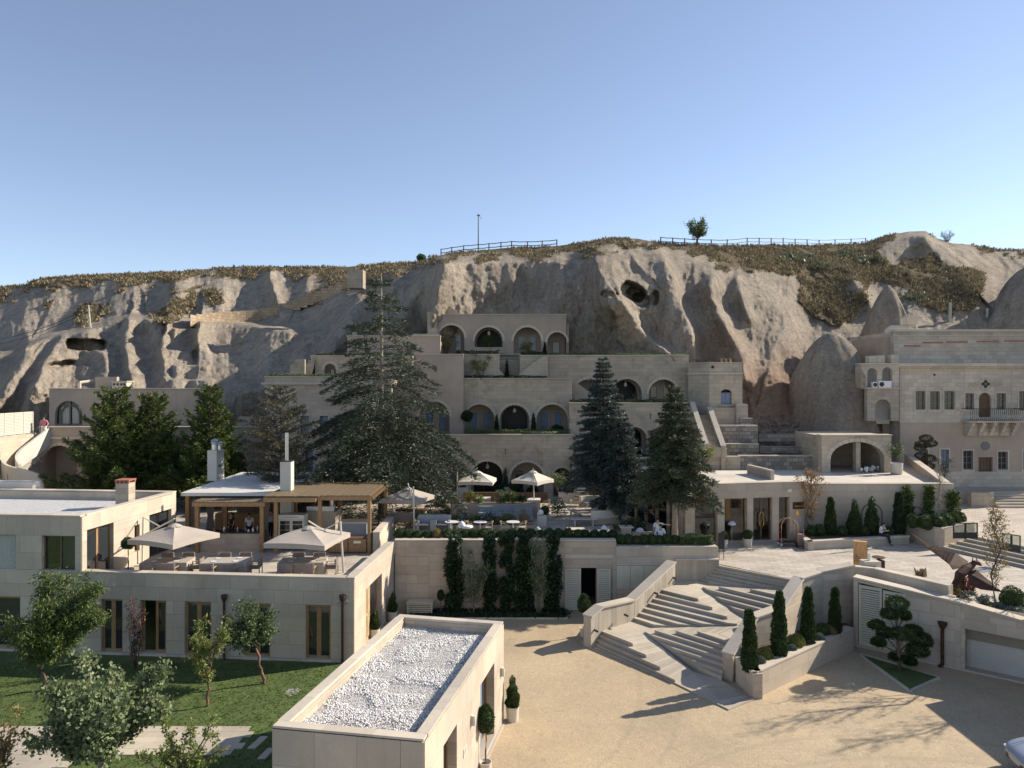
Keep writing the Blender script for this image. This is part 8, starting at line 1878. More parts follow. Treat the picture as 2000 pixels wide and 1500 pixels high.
def oak_proto():
 r = empty('oak_chair', (0,0,0), 'chair', 'chair')
 for x,y,h in ((-.24,-.22,.44),(.24,-.22,.44),(-.22,.24,.78),(.22,.24,.78)): m = MB(); m.tube([(x,y,0),(x*.95,y,h)], [.018,.022], 6); m.build('leg', M['wood_pale'], r)
 m = MB(); m.box(-.25,.25,-.24,.24,.42,.46); m.build('seat', M['cloth'], r); m = MB(); m.tube([(-.26,-.1,.64),(-.25,.2,.7),(-.1,.3,.76),(.1,.3,.76),(.25,.2,.7),(.26,-.1,.64)], .022, 5); m.build('backrest', M['wood_pale'], r)
 for x in (-.25,.25): m = MB(); m.tube([(x,-.16,.44),(x,-.1,.64)], .015, 5); m.build('arm_post', M['wood_pale'], r)
 tagall(r); return r
CH = chair_proto('cushion'); OK = oak_proto(); first = {'c':True,'o':True}
def put(kind, x, y, rz, label, group, z=None):
 p = CH if kind=='c' else OK
 if first[kind]: first[kind] = False; o = p; o['label'] = label; o['group'] = group; o.location = (x,y,FL if z is None else z); o.rotation_euler = (0,0,rz); return o
 return copy_tree(p, (x,y,FL if z is None else z), rz, None, label, group)
def cloth_table(cx, cy, w_, d, rz, label, idx):
 r = empty('dining_table', (cx,cy,FL), label, 'table', None, rz); h = .76; m = MB(); m.box(-w_/2+.05,w_/2-.05,-d/2+.05,d/2-.05,h-.04,h-.005); t = m.build('tabletop', M['wood_pale'], r)
 for sx in (-1,1):
  for sy in (-1,1): m = MB(); m.box(sx*(w_/2-.1)-.03,sx*(w_/2-.1)+.03,sy*(d/2-.1)-.03,sy*(d/2-.1)+.03,0,h-.041); m.build('leg', M['wood_pale'], r)
 tagall(r)
 n = 44; ring = [];
 for k in range(n):
  t = k/n*4; s = int(t); f = t-s; cs = [(-1,-1),(1,-1),(1,1),(-1,1)]; a, b = cs[s], cs[(s+1)%4]; ring.append((w_/2*(a[0]+(b[0]-a[0])*f), d/2*(a[1]+(b[1]-a[1])*f)))
 low = [(x*(1.015+.02*math.sin(k*1.9)), y*(1.015+.03*math.sin(k*1.7+1)), .18+.03*math.sin(k)) for k,(x,y) in enumerate(ring)]
 m = MB(); m.add([(x,y,h) for x,y in ring]+low+[(0,0,h)], [(k,n+k,n+(k+1)%n,(k+1)%n) for k in range(n)]+[(2*n,k,(k+1)%n) for k in range(n)]); c = m.build('tablecloth', M['cloth']); c.location = (cx,cy,FL); c.rotation_euler = (0,0,rz); tag(c, 'ecru cloth over the '+label, 'tablecloth'); shade(c.data, False)
 for i,(a,b) in enumerate(((-.5,-.32),(.5,-.32),(-.5,.32),(.5,.32))):
  q = Vector((cx,cy,FL))+Vector((a*math.cos(rz)-b*math.sin(rz), a*math.sin(rz)+b*math.cos(rz), h+.004)); m = MB(); m.lathe([(.08,0),(.14,.018),(.13,.022),(.0,.012)], (0,0,0), 14); o = m.build('plate', M['white']); o.location = q; pw = ['front left','front right','back left','back right'][i]; tag(o, 'white plate at the %s of the %s'%(pw,label), 'plate', 'plates on the '+label)
  m = MB(); m.box(.17,.185,-.09,.09,0,.006); o2 = m.build('knife', M['steel']); o2.location = q; o2.rotation_euler = (0,0,rz); tag(o2, 'steel knife at the %s of the %s'%(pw,label), 'knife', 'knives on the '+label)
for i,(px,lb) in enumerate(((328,'left cloth covered table on the dining terrace'),(443,'middle cloth covered table on the dining terrace'),(592,'right cloth covered table on the dining terrace'))):
 Y = 34.45-.25*(i==2)*0; x = XAT(px,Y); rz = R(4); cloth_table(x, Y, 2.1, 1.15, rz, lb, i); nm = lb.split()[0]
 for k,(a,b,rr) in enumerate(((-.5,.85,0),(.5,.85,0),(-.5,-.85,math.pi),(.5,-.85,math.pi),(1.32,0,-math.pi/2))):
  put('c', x+a, Y+b, rr+rz+(0), 'taupe cushioned chair '+['at the back left','at the back right','at the front left, back to the garden','at the front right, back to the garden','at the right end'][k]+' of the '+nm+' cloth table', 'cushioned chairs round the cloth tables')
def round_table(x, y, label, rr=.38, z=None, cat='table', group='round tables by the planter wall'):
 z = FL if z is None else z; r = empty('round_table', (x,y,z), label, cat, group); m = MB(); m.lathe([(rr,.72),(rr,.75)], (x,y,z), 20); m.build('tabletop', M['white'], r); m = MB(); m.lathe([(.2,0),(.2,.02),(.035,.03),(.035,.715)], (x,y,z), 12); m.build('leg', M['white_metal'], r)
def low_wall(px0,px1,pyt,Y,label,mat='plaster',d=.4,name='planter_wall',soil=True):
 r = empty(name, (XAT(px0,Y),Y,FL), label, 'planter'); z = ZAT(pyt,Y); x0,x1 = XAT(px0,Y),XAT(px1,Y); m = MB(); m.box(x0,x1,Y,Y+.12,FL,z); m.build('front_face', M[mat], r); m = MB(); m.box(x0,x0+.12,Y+.122,Y+d,FL,z); m.build('side', M[mat], r); m = MB(); m.box(x1-.12,x1,Y+.122,Y+d,FL,z); m.build('side', M[mat], r); m = MB(); m.box(x0+.122,x1-.122,Y+d-.12,Y+d,FL,z-.002); m.build('back_face', M[mat], r)
 m = MB(); m.box(x0+.123,x1-.123,Y+.123,Y+d-.123,FL,z-.06); m.build('soil', M['soil'], r)
 return z
def bushy(x,y,z,w_,h,mat,label,n=900,leaf=.1,cat='shrub'):
 P = rng.normal(0,1,(n,3)); P = nrm(P)*(rng.random(n)**.4)[:,None]*[w_,w_*.7,h/2]+[x,y,z+h/2]; k = np.array([noise.noise(Vector(p)*2.6) for p in P]) > -.12; P = P[k]; D = rng.normal(0,.7,(len(P),3))+[0,0,.3]; L = rng.uniform(.6,1.3,len(P))*leaf
 r = empty('leafy_shrub', (x,y,z), label, cat); leafobj('foliage', [leaves(P,D,L,L*.55)], mat, r); m = MB()
 for q in range(3): limb(m, (x,y,z-.02), (x+random.uniform(-w_,w_)*.5,y,z+h*.7), .015,.006,.05,3,4)
 m.build('stems', M['bark'], r)
def restaurant():
 # front planter wall with round tables
 Y = 43.2; z = low_wall(880,1046,1026,Y,'long low planter wall behind the round tables and oak chairs','plaster',.7)
 for i,(px,w_,h,mt,lb) in enumerate(((890,.35,.6,'leaf_c','grey green shrub at the left end of the long planter wall'),(906,.4,.7,'silver','bluish shrub second in the long planter wall'),(925,.4,.6,'leaf_b','leafy green shrub in the long planter wall'),(940,.35,.55,'ivy','dark shrub in the middle of the long planter wall'),(958,.4,.8,'ivy','tall dark shrub behind the oak chairs'),(975,.4,.65,'leaf_c','pale flecked shrub right of the tall dark one'),(995,.42,.75,'leaf_c','thick shrub in the right half of the long planter wall'),(1024,.38,.9,'autumn_g','yellow green bush at the right end of the long planter wall'))): bushy(XAT(px,Y),Y+.35,z-.05,w_,h,mt,lb)
 for i,(px,lb) in enumerate(((882,'small round table at the left end of the planter wall'),(938,'middle round white table before the planter wall'),(1002,'right round white table before the planter wall'))): round_table(XAT(px,42.1),42.1,lb)
 for i,(px,rz,lb) in enumerate(((900,-1.4,'oak chair left of the first gap by the planter wall'),(922,1.5,'oak chair facing the middle round table from the left'),(953,-1.5,'oak chair right of the middle round table'),(987,1.5,'oak chair left of the right round table'),(1018,-1.5,'oak chair right of the right round table'))): put('o',XAT(px,42.1),42.1,rz,lb,'oak chairs at the round tables')
 # lounge sofas
 def sofa(x,y,w_,lab,mat='cushion_grey',rz=0,h=.75):
  r = empty('sofa', (x,y,FL), lab, 'sofa', None, 0); m = MB(); m.box(x-w_/2,x+w_/2,y-.4,y+.35,FL+.08,FL+.4); m.build('base', M['plaster'], r); n = max(2,round(w_/.9))
  for k in range(n): a = x-w_/2+w_*k/n; m = MB(); m.box(a+.02,a+w_/n-.02,y-.4,y+.15,FL+.405,FL+.52); m.build('seat_cushion', M[mat], r); m = MB(); m.box(a+.02,a+w_/n-.02,y+.16,y+.34,FL+.405,FL+h+.1); m.build('back_cushion', M[mat], r)
 sofa(XAT(970,46.5),46.5,2.3,'blue grey cushioned sofa with its back to the upper planter wall'); sofa(XAT(1022,46.3),46.3,1.2,'short grey sofa beside the blue grey sofa')
 z = low_wall(880,1050,984,47.4,'upper long planter wall behind the grey sofas','plaster',.7)
 for i,(px,w_,h,mt,lb) in enumerate(((890,.3,.4,'ochre','small yellowish plant on the upper planter wall left end'),(918,.3,.9,'leaf_y','upright light green shrub on the upper planter wall'),(935,.35,.6,'leaf_y','second light green shrub on the upper planter wall'),(978,.5,.9,'leaf_c','large pale flowering shrub on the upper planter wall'),(1000,.5,.8,'leaf_b','broad green shrub on the upper planter wall'),(1020,.35,.6,'ivy','dark shrub near the right end of the upper planter wall'),(1088,.6,1.3,'leaf_b','big leafy bush under the white parasol near the arched door'),(872,.9,1.6,'ivy','big dark bush left of the upper planter wall'),(862,.6,.8,'leaf_c','flowering bush at the right foot of the cedar'),(845,.7,.8,'leaf_b','leafy bush before the dark one under the cedar'))): bushy(XAT(px,47.7),47.7-(3 if px in(862,845) else 0),z-.05 if px not in (1088,872,862,845) else FL,w_,h,mt,lb,1300 if w_>.45 else 800)
 for i,(px,py,Y,lb) in enumerate(((860,968,52,'square white clothed table in the shade left of the left white parasol'),(945,972,50.5,'square grey clothed table under the left white parasol'),(1042,975,50,'square white clothed table under the right white parasol'))):
  x = XAT(px,Y); r = empty('square_table', (x,Y,FL), lb, 'table'); m = MB(); m.box(x-.45,x+.45,Y-.45,Y+.45,FL+.1,FL+.76); m.build('skirted_cloth', M['cloth'], r); m = MB(); m.box(x-.47,x+.47,Y-.47,Y+.47,FL+.763,FL+.78); m.build('top_cloth', M['white'], r)
 for i,(px,Y,rz,lb) in enumerate(((1126,45.9,1.2,'oak armchair at the near low table of the curved sofas'),(1122,49.5,1.3,'oak armchair at the far low table of the curved sofas'),(1168,46.5,-1.9,'oak armchair half hidden behind the near curved sofa'),(915,49.6,.5,'oak chair at the grey clothed table'),(968,50.4,-1.5,'oak chair right of the grey clothed table'),(1018,50.2,1.5,'oak chair left of the table under the right white parasol'),(1066,49.8,-1.5,'oak chair right of the table under the right white parasol'),(850,47.5,2,'oak chair in the dark bushes below the cedar'))): put('o',XAT(px,Y),Y,rz,lb,'loose oak chairs on the restaurant terrace')
 # curved sofas
 def curved(x,y,rad,a0,a1,lab,h=.75):
  r = empty('curved_sofa', (x,y,FL), lab, 'sofa'); n = 14
  for nm,r0,r1,z0,z1,mt in (('base',rad-.75,rad,.05,.4,'plaster'),('seat_cushion',rad-.72,rad-.2,.405,.52,'cushion_grey'),('backrest',rad-.18,rad+.02,.42,h+.15,'pot')):
   m = MB(); vs = []
   for k in range(n+1): t = a0+(a1-a0)*k/n; c,s = math.cos(t),math.sin(t); vs += [(x+r0*c,y+r0*s,FL+z0),(x+r1*c,y+r1*s,FL+z0),(x+r1*c,y+r1*s,FL+z1),(x+r0*c,y+r0*s,FL+z1)]
   m.add(vs, [(4*k+a,4*k+(a+1)%4,4*k+4+(a+1)%4,4*k+4+a) for k in range(n) for a in range(4)]+[(0,3,2,1),(4*n,4*n+1,4*n+2,4*n+3)]); m.build(nm, M[mt], r)
 curved(XAT(1160,46),46.6,1.9,R(-100),R(10),'near curved pale sofa seen from behind, next to the hedge step'); curved(XAT(1165,49),49.2,1.6,R(20),R(130),'far curved pale sofa facing the low table')
 for i,(px,Y,w_,lb) in enumerate(((1140,44.8,1.6,'long low pale table before the near curved sofa'),(1138,48.1,2.0,'long narrow pale table before the far curved sofa'),(1125,41.6,1.0,'white square low table behind the hedge'))): x = XAT(px,Y); r = empty('low_table', (x,Y,FL), lb, 'table'); m = MB(); m.box(x-w_/2,x+w_/2,Y-.35,Y+.35,FL+.40,FL+.45); m.build('tabletop', M['pot'], r); m = MB(); m.box(x-w_/2+.2,x-w_/2+.3,Y-.25,Y+.25,FL,FL+.4); m.build('leg', M['pot'], r); m = MB(); m.box(x+w_/2-.3,x+w_/2-.2,Y-.25,Y+.25,FL,FL+.4); m.build('leg', M['pot'], r)
 # pastry display
 Y = 51.5; d = empty('pastry_display', (XAT(1135,Y),Y,FL), 'glass pastry display case on an orange wooden base near the spruce', 'display case'); x0,x1 = XAT(1122,Y),XAT(1149,Y); m = MB(); m.box(x0,x1,Y,Y+.7,FL,FL+.5); m.build('base', M['wood_pale'], d)
 m = MB(); m.box(x0,x0+.03,Y,Y+.6,FL+.5,FL+1.2); m.box(x1-.03,x1,Y,Y+.6,FL+.5,FL+1.2); m.box(x0,x1,Y,Y+.6,FL+1.203,FL+1.24); m.build('frame', M['steel'], d); m = MB(); m.box(x0+.03,x1-.03,Y+.02,Y+.03,FL+.5,FL+1.2); m.build('pane', M['clear'], d)
 for k in range(2): m = MB(); m.box(x0+.035,x1-.035,Y+.1,Y+.58,FL+.72+.25*k,FL+.735+.25*k); m.build('shelf', M['white'], d)
 # grill station, sofas on the left
 Y = 42.0; g = empty('grill_station', (XAT(846,Y),Y,FL), 'grey stone outdoor grill station with two steel grills', 'grill'); x0,x1 = XAT(814,Y),XAT(879,Y); m = MB(); m.box(x0,x1,Y+.5,Y+.7,FL,ZAT(1009,Y)); m.build('back_panel', M['cushion_grey'], g)
 for a,b in ((x0,x0+.12),(XAT(840,Y),XAT(852,Y)),(x1-.12,x1)): m = MB(); m.box(a,b,Y,Y+.498,FL,FL+.8); m.build('side_panel', M['cushion_grey'], g)
 for k in range(2): a = XAT(818+36*k,Y); m = MB(); m.box(a,a+.55,Y+.02,Y+.48,FL+.55,FL+.62); m.build('grill_tray', M['steel'], g); m = MB(); m.box(a,a+.55,Y+.02,Y+.48,FL+.2,FL+.24); m.build('lower_shelf', M['steel'], g)
 for px,Y,w_,lb in ((785,44.2,1.6,'dark brown cushioned bench under the shaded parasol'),):
  x = XAT(px,Y); r = empty('garden_bench', (x,Y,FL), lb, 'bench'); m = MB(); m.box(x-w_/2,x+w_/2,Y-.3,Y+.3,FL+.35,FL+.45); m.build('seat', M['wood'], r); m = MB(); m.box(x-w_/2,x+w_/2,Y-.38,Y-.31,FL+.47,FL+.95); m.build('backrest', M['cushion'], r)
  for k in (-1,1): m = MB(); m.box(x+k*(w_/2-.1)-.03,x+k*(w_/2-.1)+.03,Y-.25,Y+.25,FL,FL+.348); m.build('leg', M['wood'], r)
 x,Y = XAT(805,46),46.0; r = empty('long_table', (x,Y,FL), 'dark topped dining table with a pale leg under the cedar', 'table'); m = MB(); m.box(x-1.0,x+1.0,Y-.4,Y+.4,FL+.72,FL+.77); m.build('tabletop', M['wood_dark'], r)
 for k in (-1,1): m = MB(); m.box(x+k*.8-.06,x+k*.8+.06,Y-.3,Y+.3,FL,FL+.718); m.build('leg', M['pot'], r)
 # white rounded stones, cushions, pedestal with sundial, low bed
 for i,(px,Y,rr,lb) in enumerate(((1250,41.2,.24,'white round stone ball in the planted bed by the lobby corner'),(1221,45.5,.24,'grey round stone ball beside the kerb under the spruces'),(1056,44.6,.18,'small white stone ball on the cream cube'))): m = MB(); m.lathe([(.02,0)]+[(rr*math.sin(math.pi*k/8),rr-rr*math.cos(math.pi*k/8)) for k in range(1,8)]+[(.02,2*rr)], (XAT(px,Y),Y,FL+(.65 if i==2 else .1)), 16); tag(m.build('stone_ball', M['white' if i!=1 else 'curtain_pale'], None, True), lb, 'stone ball')
 Y=44.6; m = MB(); bx(m,(XAT(1058,Y),Y),.55,.5,FL,FL+.64); tag(m.build('stone_cube', M['pot']), 'cream stone cube plinth with a small ball on top', 'plinth'); potted('ball',(XAT(1064,46.3),46.3,FL),.28,.5,'round box ball in a square planter behind the cream cube',(.28,.4),'box',0,12)
 Y=40.6; FL_=2.9; p = empty('stone_pedestal', (XAT(1223,Y),Y,FL), 'square stone pedestal with a small black spike on top beside the hedge', 'pedestal'); m = MB(); bx(m,(XAT(1223,Y),Y),.5,.5,FL-.4,FL+.72); m.build('shaft', M['lime'], p); m = MB(); bx(m,(XAT(1223,Y),Y),.72,.6,FL+.723,FL+.78); m.build('cap', M['coping'], p); m = MB(); m.lathe([(.1,0),(.02,.03),(.008,.2)], (XAT(1223,Y),Y,FL+.783), 8); m.build('spike', M['dark_metal'], p)
 Y=40.9; m = MB(); m.box(XAT(1236,Y),XAT(1293,Y),Y,Y+.3,2.5,ZAT(1040,Y)); tag(m.build('low_bed_wall', M['lime']), 'low stone wall of the planted bed beside the two standing people', 'wall'); bushy(XAT(1240,42.5),42.8,2.9,.9,1.2,'ivy','large dark spreading shrub in the bed between the spruces',2600,.12); bushy(XAT(1262,42),42.0,2.9,.5,.7,'ivy','dark shrub right of the big spreading one by the lobby',1200,.12)
 for i,(px,py,lb,mt) in enumerate(((902,1022,'white tilted cushion leaning behind the left part of the hedge','white'),(912,1028,'white flat cushion lying behind the hedge','white'),(1050,1033,'grey rounded floor cushion behind the hedge','curtain_pale'),(1086,1036,'pale pointed cushion behind the hedge','curtain_pale'),(1163,1037,'grey stone lantern like figure behind the hedge','frame_grey'),(1180,1030,'small white flower pot in the right hedge','white'))):
  Y = 40.4; p = W(px,py,Y); m = MB(); m.lathe([(.06,-.2),(.2,-.16),(.18,.0),(.05,.14)] if i not in (1,) else [(.3,-.06),(.35,0),(.3,.06)], p-Vector((0,0,.02)), 10); o = m.build('cushion' if i<4 else ('stone_lantern' if i==4 else 'flower_pot'), M[mt], None, True); tag(o, lb, ['cushion','cushion','cushion','cushion','lantern','pot'][i])
  # they sit on low seats behind the hedge
 m = MB(); m.box(XAT(885,40.9),XAT(925,40.9),40.1,41.0,FL,3.45); tag(m.build('seating_platform', M['plaster']), 'pale low seat platform behind the left part of the hedge', 'seat'); m = MB(); m.box(XAT(1045,40.9),XAT(1185,40.9),40.1,40.9,FL,3.4); tag(m.build('seating_platform', M['wood']), 'long low wooden seat platform behind the right part of the hedge', 'seat')
 # pale box planters under the arches
 for i,(px,Y,w_,lb) in enumerate(((988,57.2,.9,'pale stone planter box under the pointed cypress'),(905,57.2,.8,'pale stone planter box left of the arches'),(1112,54.5,1.6,'pale stone bench planter left of the pastry display'),(1170,53.5,2.0,'pale stone bench planter right of the pastry display'))): m = MB(); bx(m,(XAT(px,Y),Y),w_,.6,FL-.38,FL+.55); tag(m.build('stone_planter', M['pot']), lb, 'planter')
 for i,(px,Y,mt,lb) in enumerate(((1114,54.5,'box_yellow','yellow green ball on the bench planter by the arched door'),(1156,53.5,'ochre','ochre ball right of the pastry display'),(1170,53.5,'ochre','second ochre ball right of the pastry display'))): shrub(tpl(('ob',mt),'ball',.3,.6,mt,1500,8,.08),(XAT(px,Y),Y,FL+.53),lb,'shrub',name='round_shrub')
 for i,(px,Y) in enumerate(((1000,56.5),(1080,56.5),(930,56.5))):
  pass
 m = MB(); m.box(XAT(905,54.8),XAT(1070,54.8),54.8,55.0,FL-.38,FL+.5); tag(m.build('wooden_bench_back', M['wood_dark']), 'long dark brown wooden bench along the foot of the ground floor arches', 'bench')
FL = 3.25
restaurant()
FL = 2.9
# ------------------------------------------------------------------ people
def skin_mesh(name, joints, edges, rads, mat, parent, root=0, sub=2):
 me = bpy.data.meshes.new(name); me.from_pydata([tuple(j) for j in joints], edges, []); o = link(name, me, M[mat], parent)
 o.modifiers.new('Skin','SKIN'); sk = me.skin_vertices[0].data
 for i,r_ in enumerate(rads): sk[i].radius = r_ if hasattr(r_,'__len__') else (r_,r_); sk[i].use_root = (i == root)
 md = o.modifiers.new('Subsurf','SUBSURF'); md.levels = sub; md.render_levels = sub
 for p in me.polygons: p.use_smooth = True
 return o
def person(loc, rz, label, pose, top='white_shirt', bottom='navy', hair='short', sleeves=True, skirt=None, sc=1.0, shoes='black_cloth'):
 """pose: dict of joint positions in metres, figure facing -Y"""
 r = empty('person', loc, label, 'person'); r.rotation_euler = (0,0,rz); J = dict(
  pel=(0,0,.94), wa=(0,0,1.08), ch=(0,0,1.30), nk=(0,0,1.46), hd=(0,-.015,1.58), ht=(0,-.005,1.66),
  sL=(.17,0,1.40), eL=(.24,.02,1.13), wL=(.23,-.06,.90), sR=(-.17,0,1.40), eR=(-.24,.02,1.13), wR=(-.23,-.06,.90),
  hL=(.09,0,.90), kL=(.10,-.02,.50), aL=(.10,.03,.08), tL=(.12,-.13,.03), hR=(-.09,0,.90), kR=(-.10,-.02,.50), aR=(-.10,.03,.08), tR=(-.12,-.13,.03)); J.update(pose)
 J = {k: Vector(v)*sc for k,v in J.items()}; names = list(J); idx = {n:i for i,n in enumerate(names)}; pts = [J[n] for n in names]
 rad = dict(pel=(.125,.10),wa=(.11,.085),ch=(.135,.10),nk=(.052,.052),hd=(.076,.088),ht=(.06,.07),sL=.055,eL=.042,wL=.028,sR=.055,eR=.042,wR=.028,hL=.082,kL=.057,aL=.04,tL=.035,hR=.082,kR=.057,aR=.04,tR=.035)
 E = [('pel','wa'),('wa','ch'),('ch','nk'),('nk','hd'),('hd','ht'),('ch','sL'),('sL','eL'),('eL','wL'),('ch','sR'),('sR','eR'),('eR','wR'),('pel','hL'),('hL','kL'),('kL','aL'),('aL','tL'),('pel','hR'),('hR','kR'),('kR','aR'),('aR','tR')]
 ed = [(idx[a],idx[b]) for a,b in E]; rr = [rad[n] for n in names]
 # hands: palm and five fingers
 for s in 'LR':
  w_, e = J['w'+s], J['e'+s]; d = (w_-e).normalized(); side = d.cross(Vector((0,1,0))).normalized() if abs(d.y) < .9 else Vector((1,0,0)); p = w_+d*.06*sc; b = len(pts); pts.append(p); rr.append((.034,.02)); ed.append((idx['w'+s],b))
  for q in range(4): f = p+d*(.05+.012*(1-abs(q-1.5)/1.5))*sc+side*(q-1.5)*.018*sc+Vector((0,-.01,0)); pts.append(f); rr.append(.008); ed.append((b,len(pts)-1))
  f = w_+d*.05*sc-side*.045*sc; pts.append(f); rr.append(.009); ed.append((b,len(pts)-1))
 n_ = J['hd']+Vector((0,-.095,-.005))*sc; pts.append(n_); rr.append(.012); ed.append((idx['hd'],len(pts)-1))
 rr = [tuple(x*sc for x in (q if hasattr(q,'__len__') else (q,q))) for q in rr]
 skin_mesh('body', pts, ed, rr, 'skin', r)
 tn = ['pel','wa','ch','sL','eL','sR','eR']+(['wL','wR'] if sleeves=='long' else []); ti = {n:i for i,n in enumerate(tn)}
 tp = [J[n].copy() for n in tn]
 for n in ('eL','eR'):
  if sleeves != 'long': k = 's'+n[1]; tp[ti[n]] = J[k].lerp(J[n], .75)
 tr = dict(pel=(.14,.118),wa=(.135,.11),ch=(.155,.122),sL=.072,sR=.072,eL=.056,eR=.056,wL=.042,wR=.042)
 skin_mesh('shirt', tp, [(ti[a],ti[b]) for a,b in E if a in ti and b in ti], [tuple(x*sc for x in (tr[n] if hasattr(tr[n],'__len__') else (tr[n],)*2)) for n in tn], top, r)
 bn = ['pel','hL','kL','aL','hR','kR','aR']; bi = {n:i for i,n in enumerate(bn)}; br = dict(pel=(.145,.12),hL=.1,hR=.1,kL=.073,kR=.073,aL=.06,aR=.06)
 skin_mesh('trousers', [J[n] for n in bn], [(bi[a],bi[b]) for a,b in E if a in bi and b in bi], [tuple(x*sc for x in (br[n] if hasattr(br[n],'__len__') else (br[n],)*2)) for n in bn], bottom, r)
 for s in 'LR': skin_mesh('shoe', [J['a'+s]-Vector((0,-.03,.02))*sc, J['t'+s]], [(0,1)], [(.045*sc,.045*sc),(.042*sc,.035*sc)], shoes, r)
 h = J['hd']; m = MB(); seg = 12; vs = [];
 for i in range(6):
  t = math.pi*(.02+.5*i/5)
  for k in range(seg):
   a = 2*math.pi*k/seg; x,y,z = .098*math.sin(t)*math.cos(a), .108*math.sin(t)*math.sin(a)+.012, .115*math.cos(t)
   if y < -.05 and z < .04: z = .045
   vs.append((h.x+x*sc, h.y+y*sc, h.z+(z+.01)*sc))
 m.add(vs, [(i*seg+k,i*seg+(k+1)%seg,(i+1)*seg+(k+1)%seg,(i+1)*seg+k) for i in range(5) for k in range(seg)]+[tuple(range(seg))])
 if hair == 'long': m.tube([h+Vector((0,.07,.05))*sc, h+Vector((0,.1,-.08))*sc, h+Vector((0,.09,-.22))*sc], [.07*sc,.06*sc,.025*sc], 8)
 m.build('hair', M['hair'], r, True)
 m = MB()
 for s in (-1,1): m.lathe([(.001,-.009),(.01,0),(.001,.009)], h+Vector((s*.03,-.083,.012))*sc, 6)
 m.build('eyes', M['dark_metal'], r)
 for c in r.children: c['_s'] = 1
 return r
# man in pink on the stair head
p = W(92,838,57.0); person((p.x,p.y-.4,p.z-.72), R(15), 'man in a pink shirt and white trousers standing at the head of the curved stair', dict(wL=(.30,-.2,1.02),eL=(.29,.0,1.16),wR=(-.20,-.10,.88)), 'pink','white_shirt','short','long')
# woman seated on the bench planter
q = Vector((XAT(1722,WY-1.7),WY-1.75,PZ)); sp = U(1720,1046,BZ);
person((sp.x,sp.y-.02,PZ+.02), R(38), 'woman in a white shirt and dark trousers sitting on the bench planter looking down', dict(pel=(0,0,.56),wa=(0,-.02,.70),ch=(0,-.07,.92),nk=(0,-.13,1.06),hd=(0,-.18,1.16),ht=(0,-.17,1.25),sL=(.17,-.08,1.01),sR=(-.17,-.08,1.01),eL=(.2,-.2,.80),wL=(.08,-.36,.82),eR=(-.2,-.2,.80),wR=(-.08,-.36,.82),hL=(.09,-.05,.55),kL=(.11,-.42,.54),aL=(.10,-.5,.09),tL=(.1,-.66,.03),hR=(-.09,-.05,.55),kR=(-.09,-.44,.55),aR=(-.05,-.6,.12),tR=(-.05,-.76,.07)), 'white_shirt','navy','long','short')
m = MB(); hb = U(1742,1040,BZ); m.lathe([(.16,0),(.2,.15),(.14,.3)], (hb.x,hb.y-.1,BZ), 10); o = m.build('handbag', M['black_cloth']); tag(o, 'black handbag on the bench planter beside the seated woman', 'bag');
# pair by the lobby
Y=40.15; person((XAT(1290,Y),Y,2.55), R(-10), 'woman with a white blouse and tan trousers standing behind the hedge, hand on hip', dict(eR=(-.30,.03,1.16),wR=(-.14,-.06,1.02)), 'white_shirt','tan','long','long')
Y=40.9; person((XAT(1284,Y),Y,2.72), R(20), 'man in a white shirt behind the woman at the hedge, pointing towards the lobby', dict(eL=(.42,-.05,1.34),wL=(.66,-.1,1.30)), 'white_shirt','navy','short','short')
# man reading on the curved sofa
Y=49.6; person((XAT(1184,Y),Y,3.21), R(-75), 'man in a dark shirt sitting on the far curved sofa with bare crossed legs', dict(pel=(0,.1,.58),wa=(0,.12,.72),ch=(0,.12,.95),nk=(0,.08,1.10),hd=(0,.04,1.21),ht=(0,.04,1.30),sL=(.18,.1,1.05),sR=(-.18,.1,1.05),eL=(.24,-.05,.84),wL=(.1,-.25,.86),eR=(-.24,-.05,.84),wR=(-.1,-.25,.86),hL=(.09,.05,.56),kL=(.12,-.36,.62),aL=(.05,-.62,.4),tL=(.05,-.75,.42),hR=(-.09,.05,.56),kR=(-.1,-.38,.52),aR=(-.1,-.45,.1),tR=(-.1,-.6,.05)), 'navy','tan','short','short')
# staff in the bar
Y=41.4; person((XAT(487,Y),Y,FL), R(5), 'barman in a white shirt standing at the right end of the bar counter', {}, 'white_shirt','black_cloth','short','short')
Y=41.8; person((XAT(452,Y),Y,FL), R(-40), 'woman in dark clothes busy behind the bar counter', {}, 'black_cloth','black_cloth','long','short')
Y=42.6; person((XAT(528,Y),Y,FL), R(60), 'waiter in a pale shirt between the bar and the fridge', {}, 'white_shirt','navy','short','long')
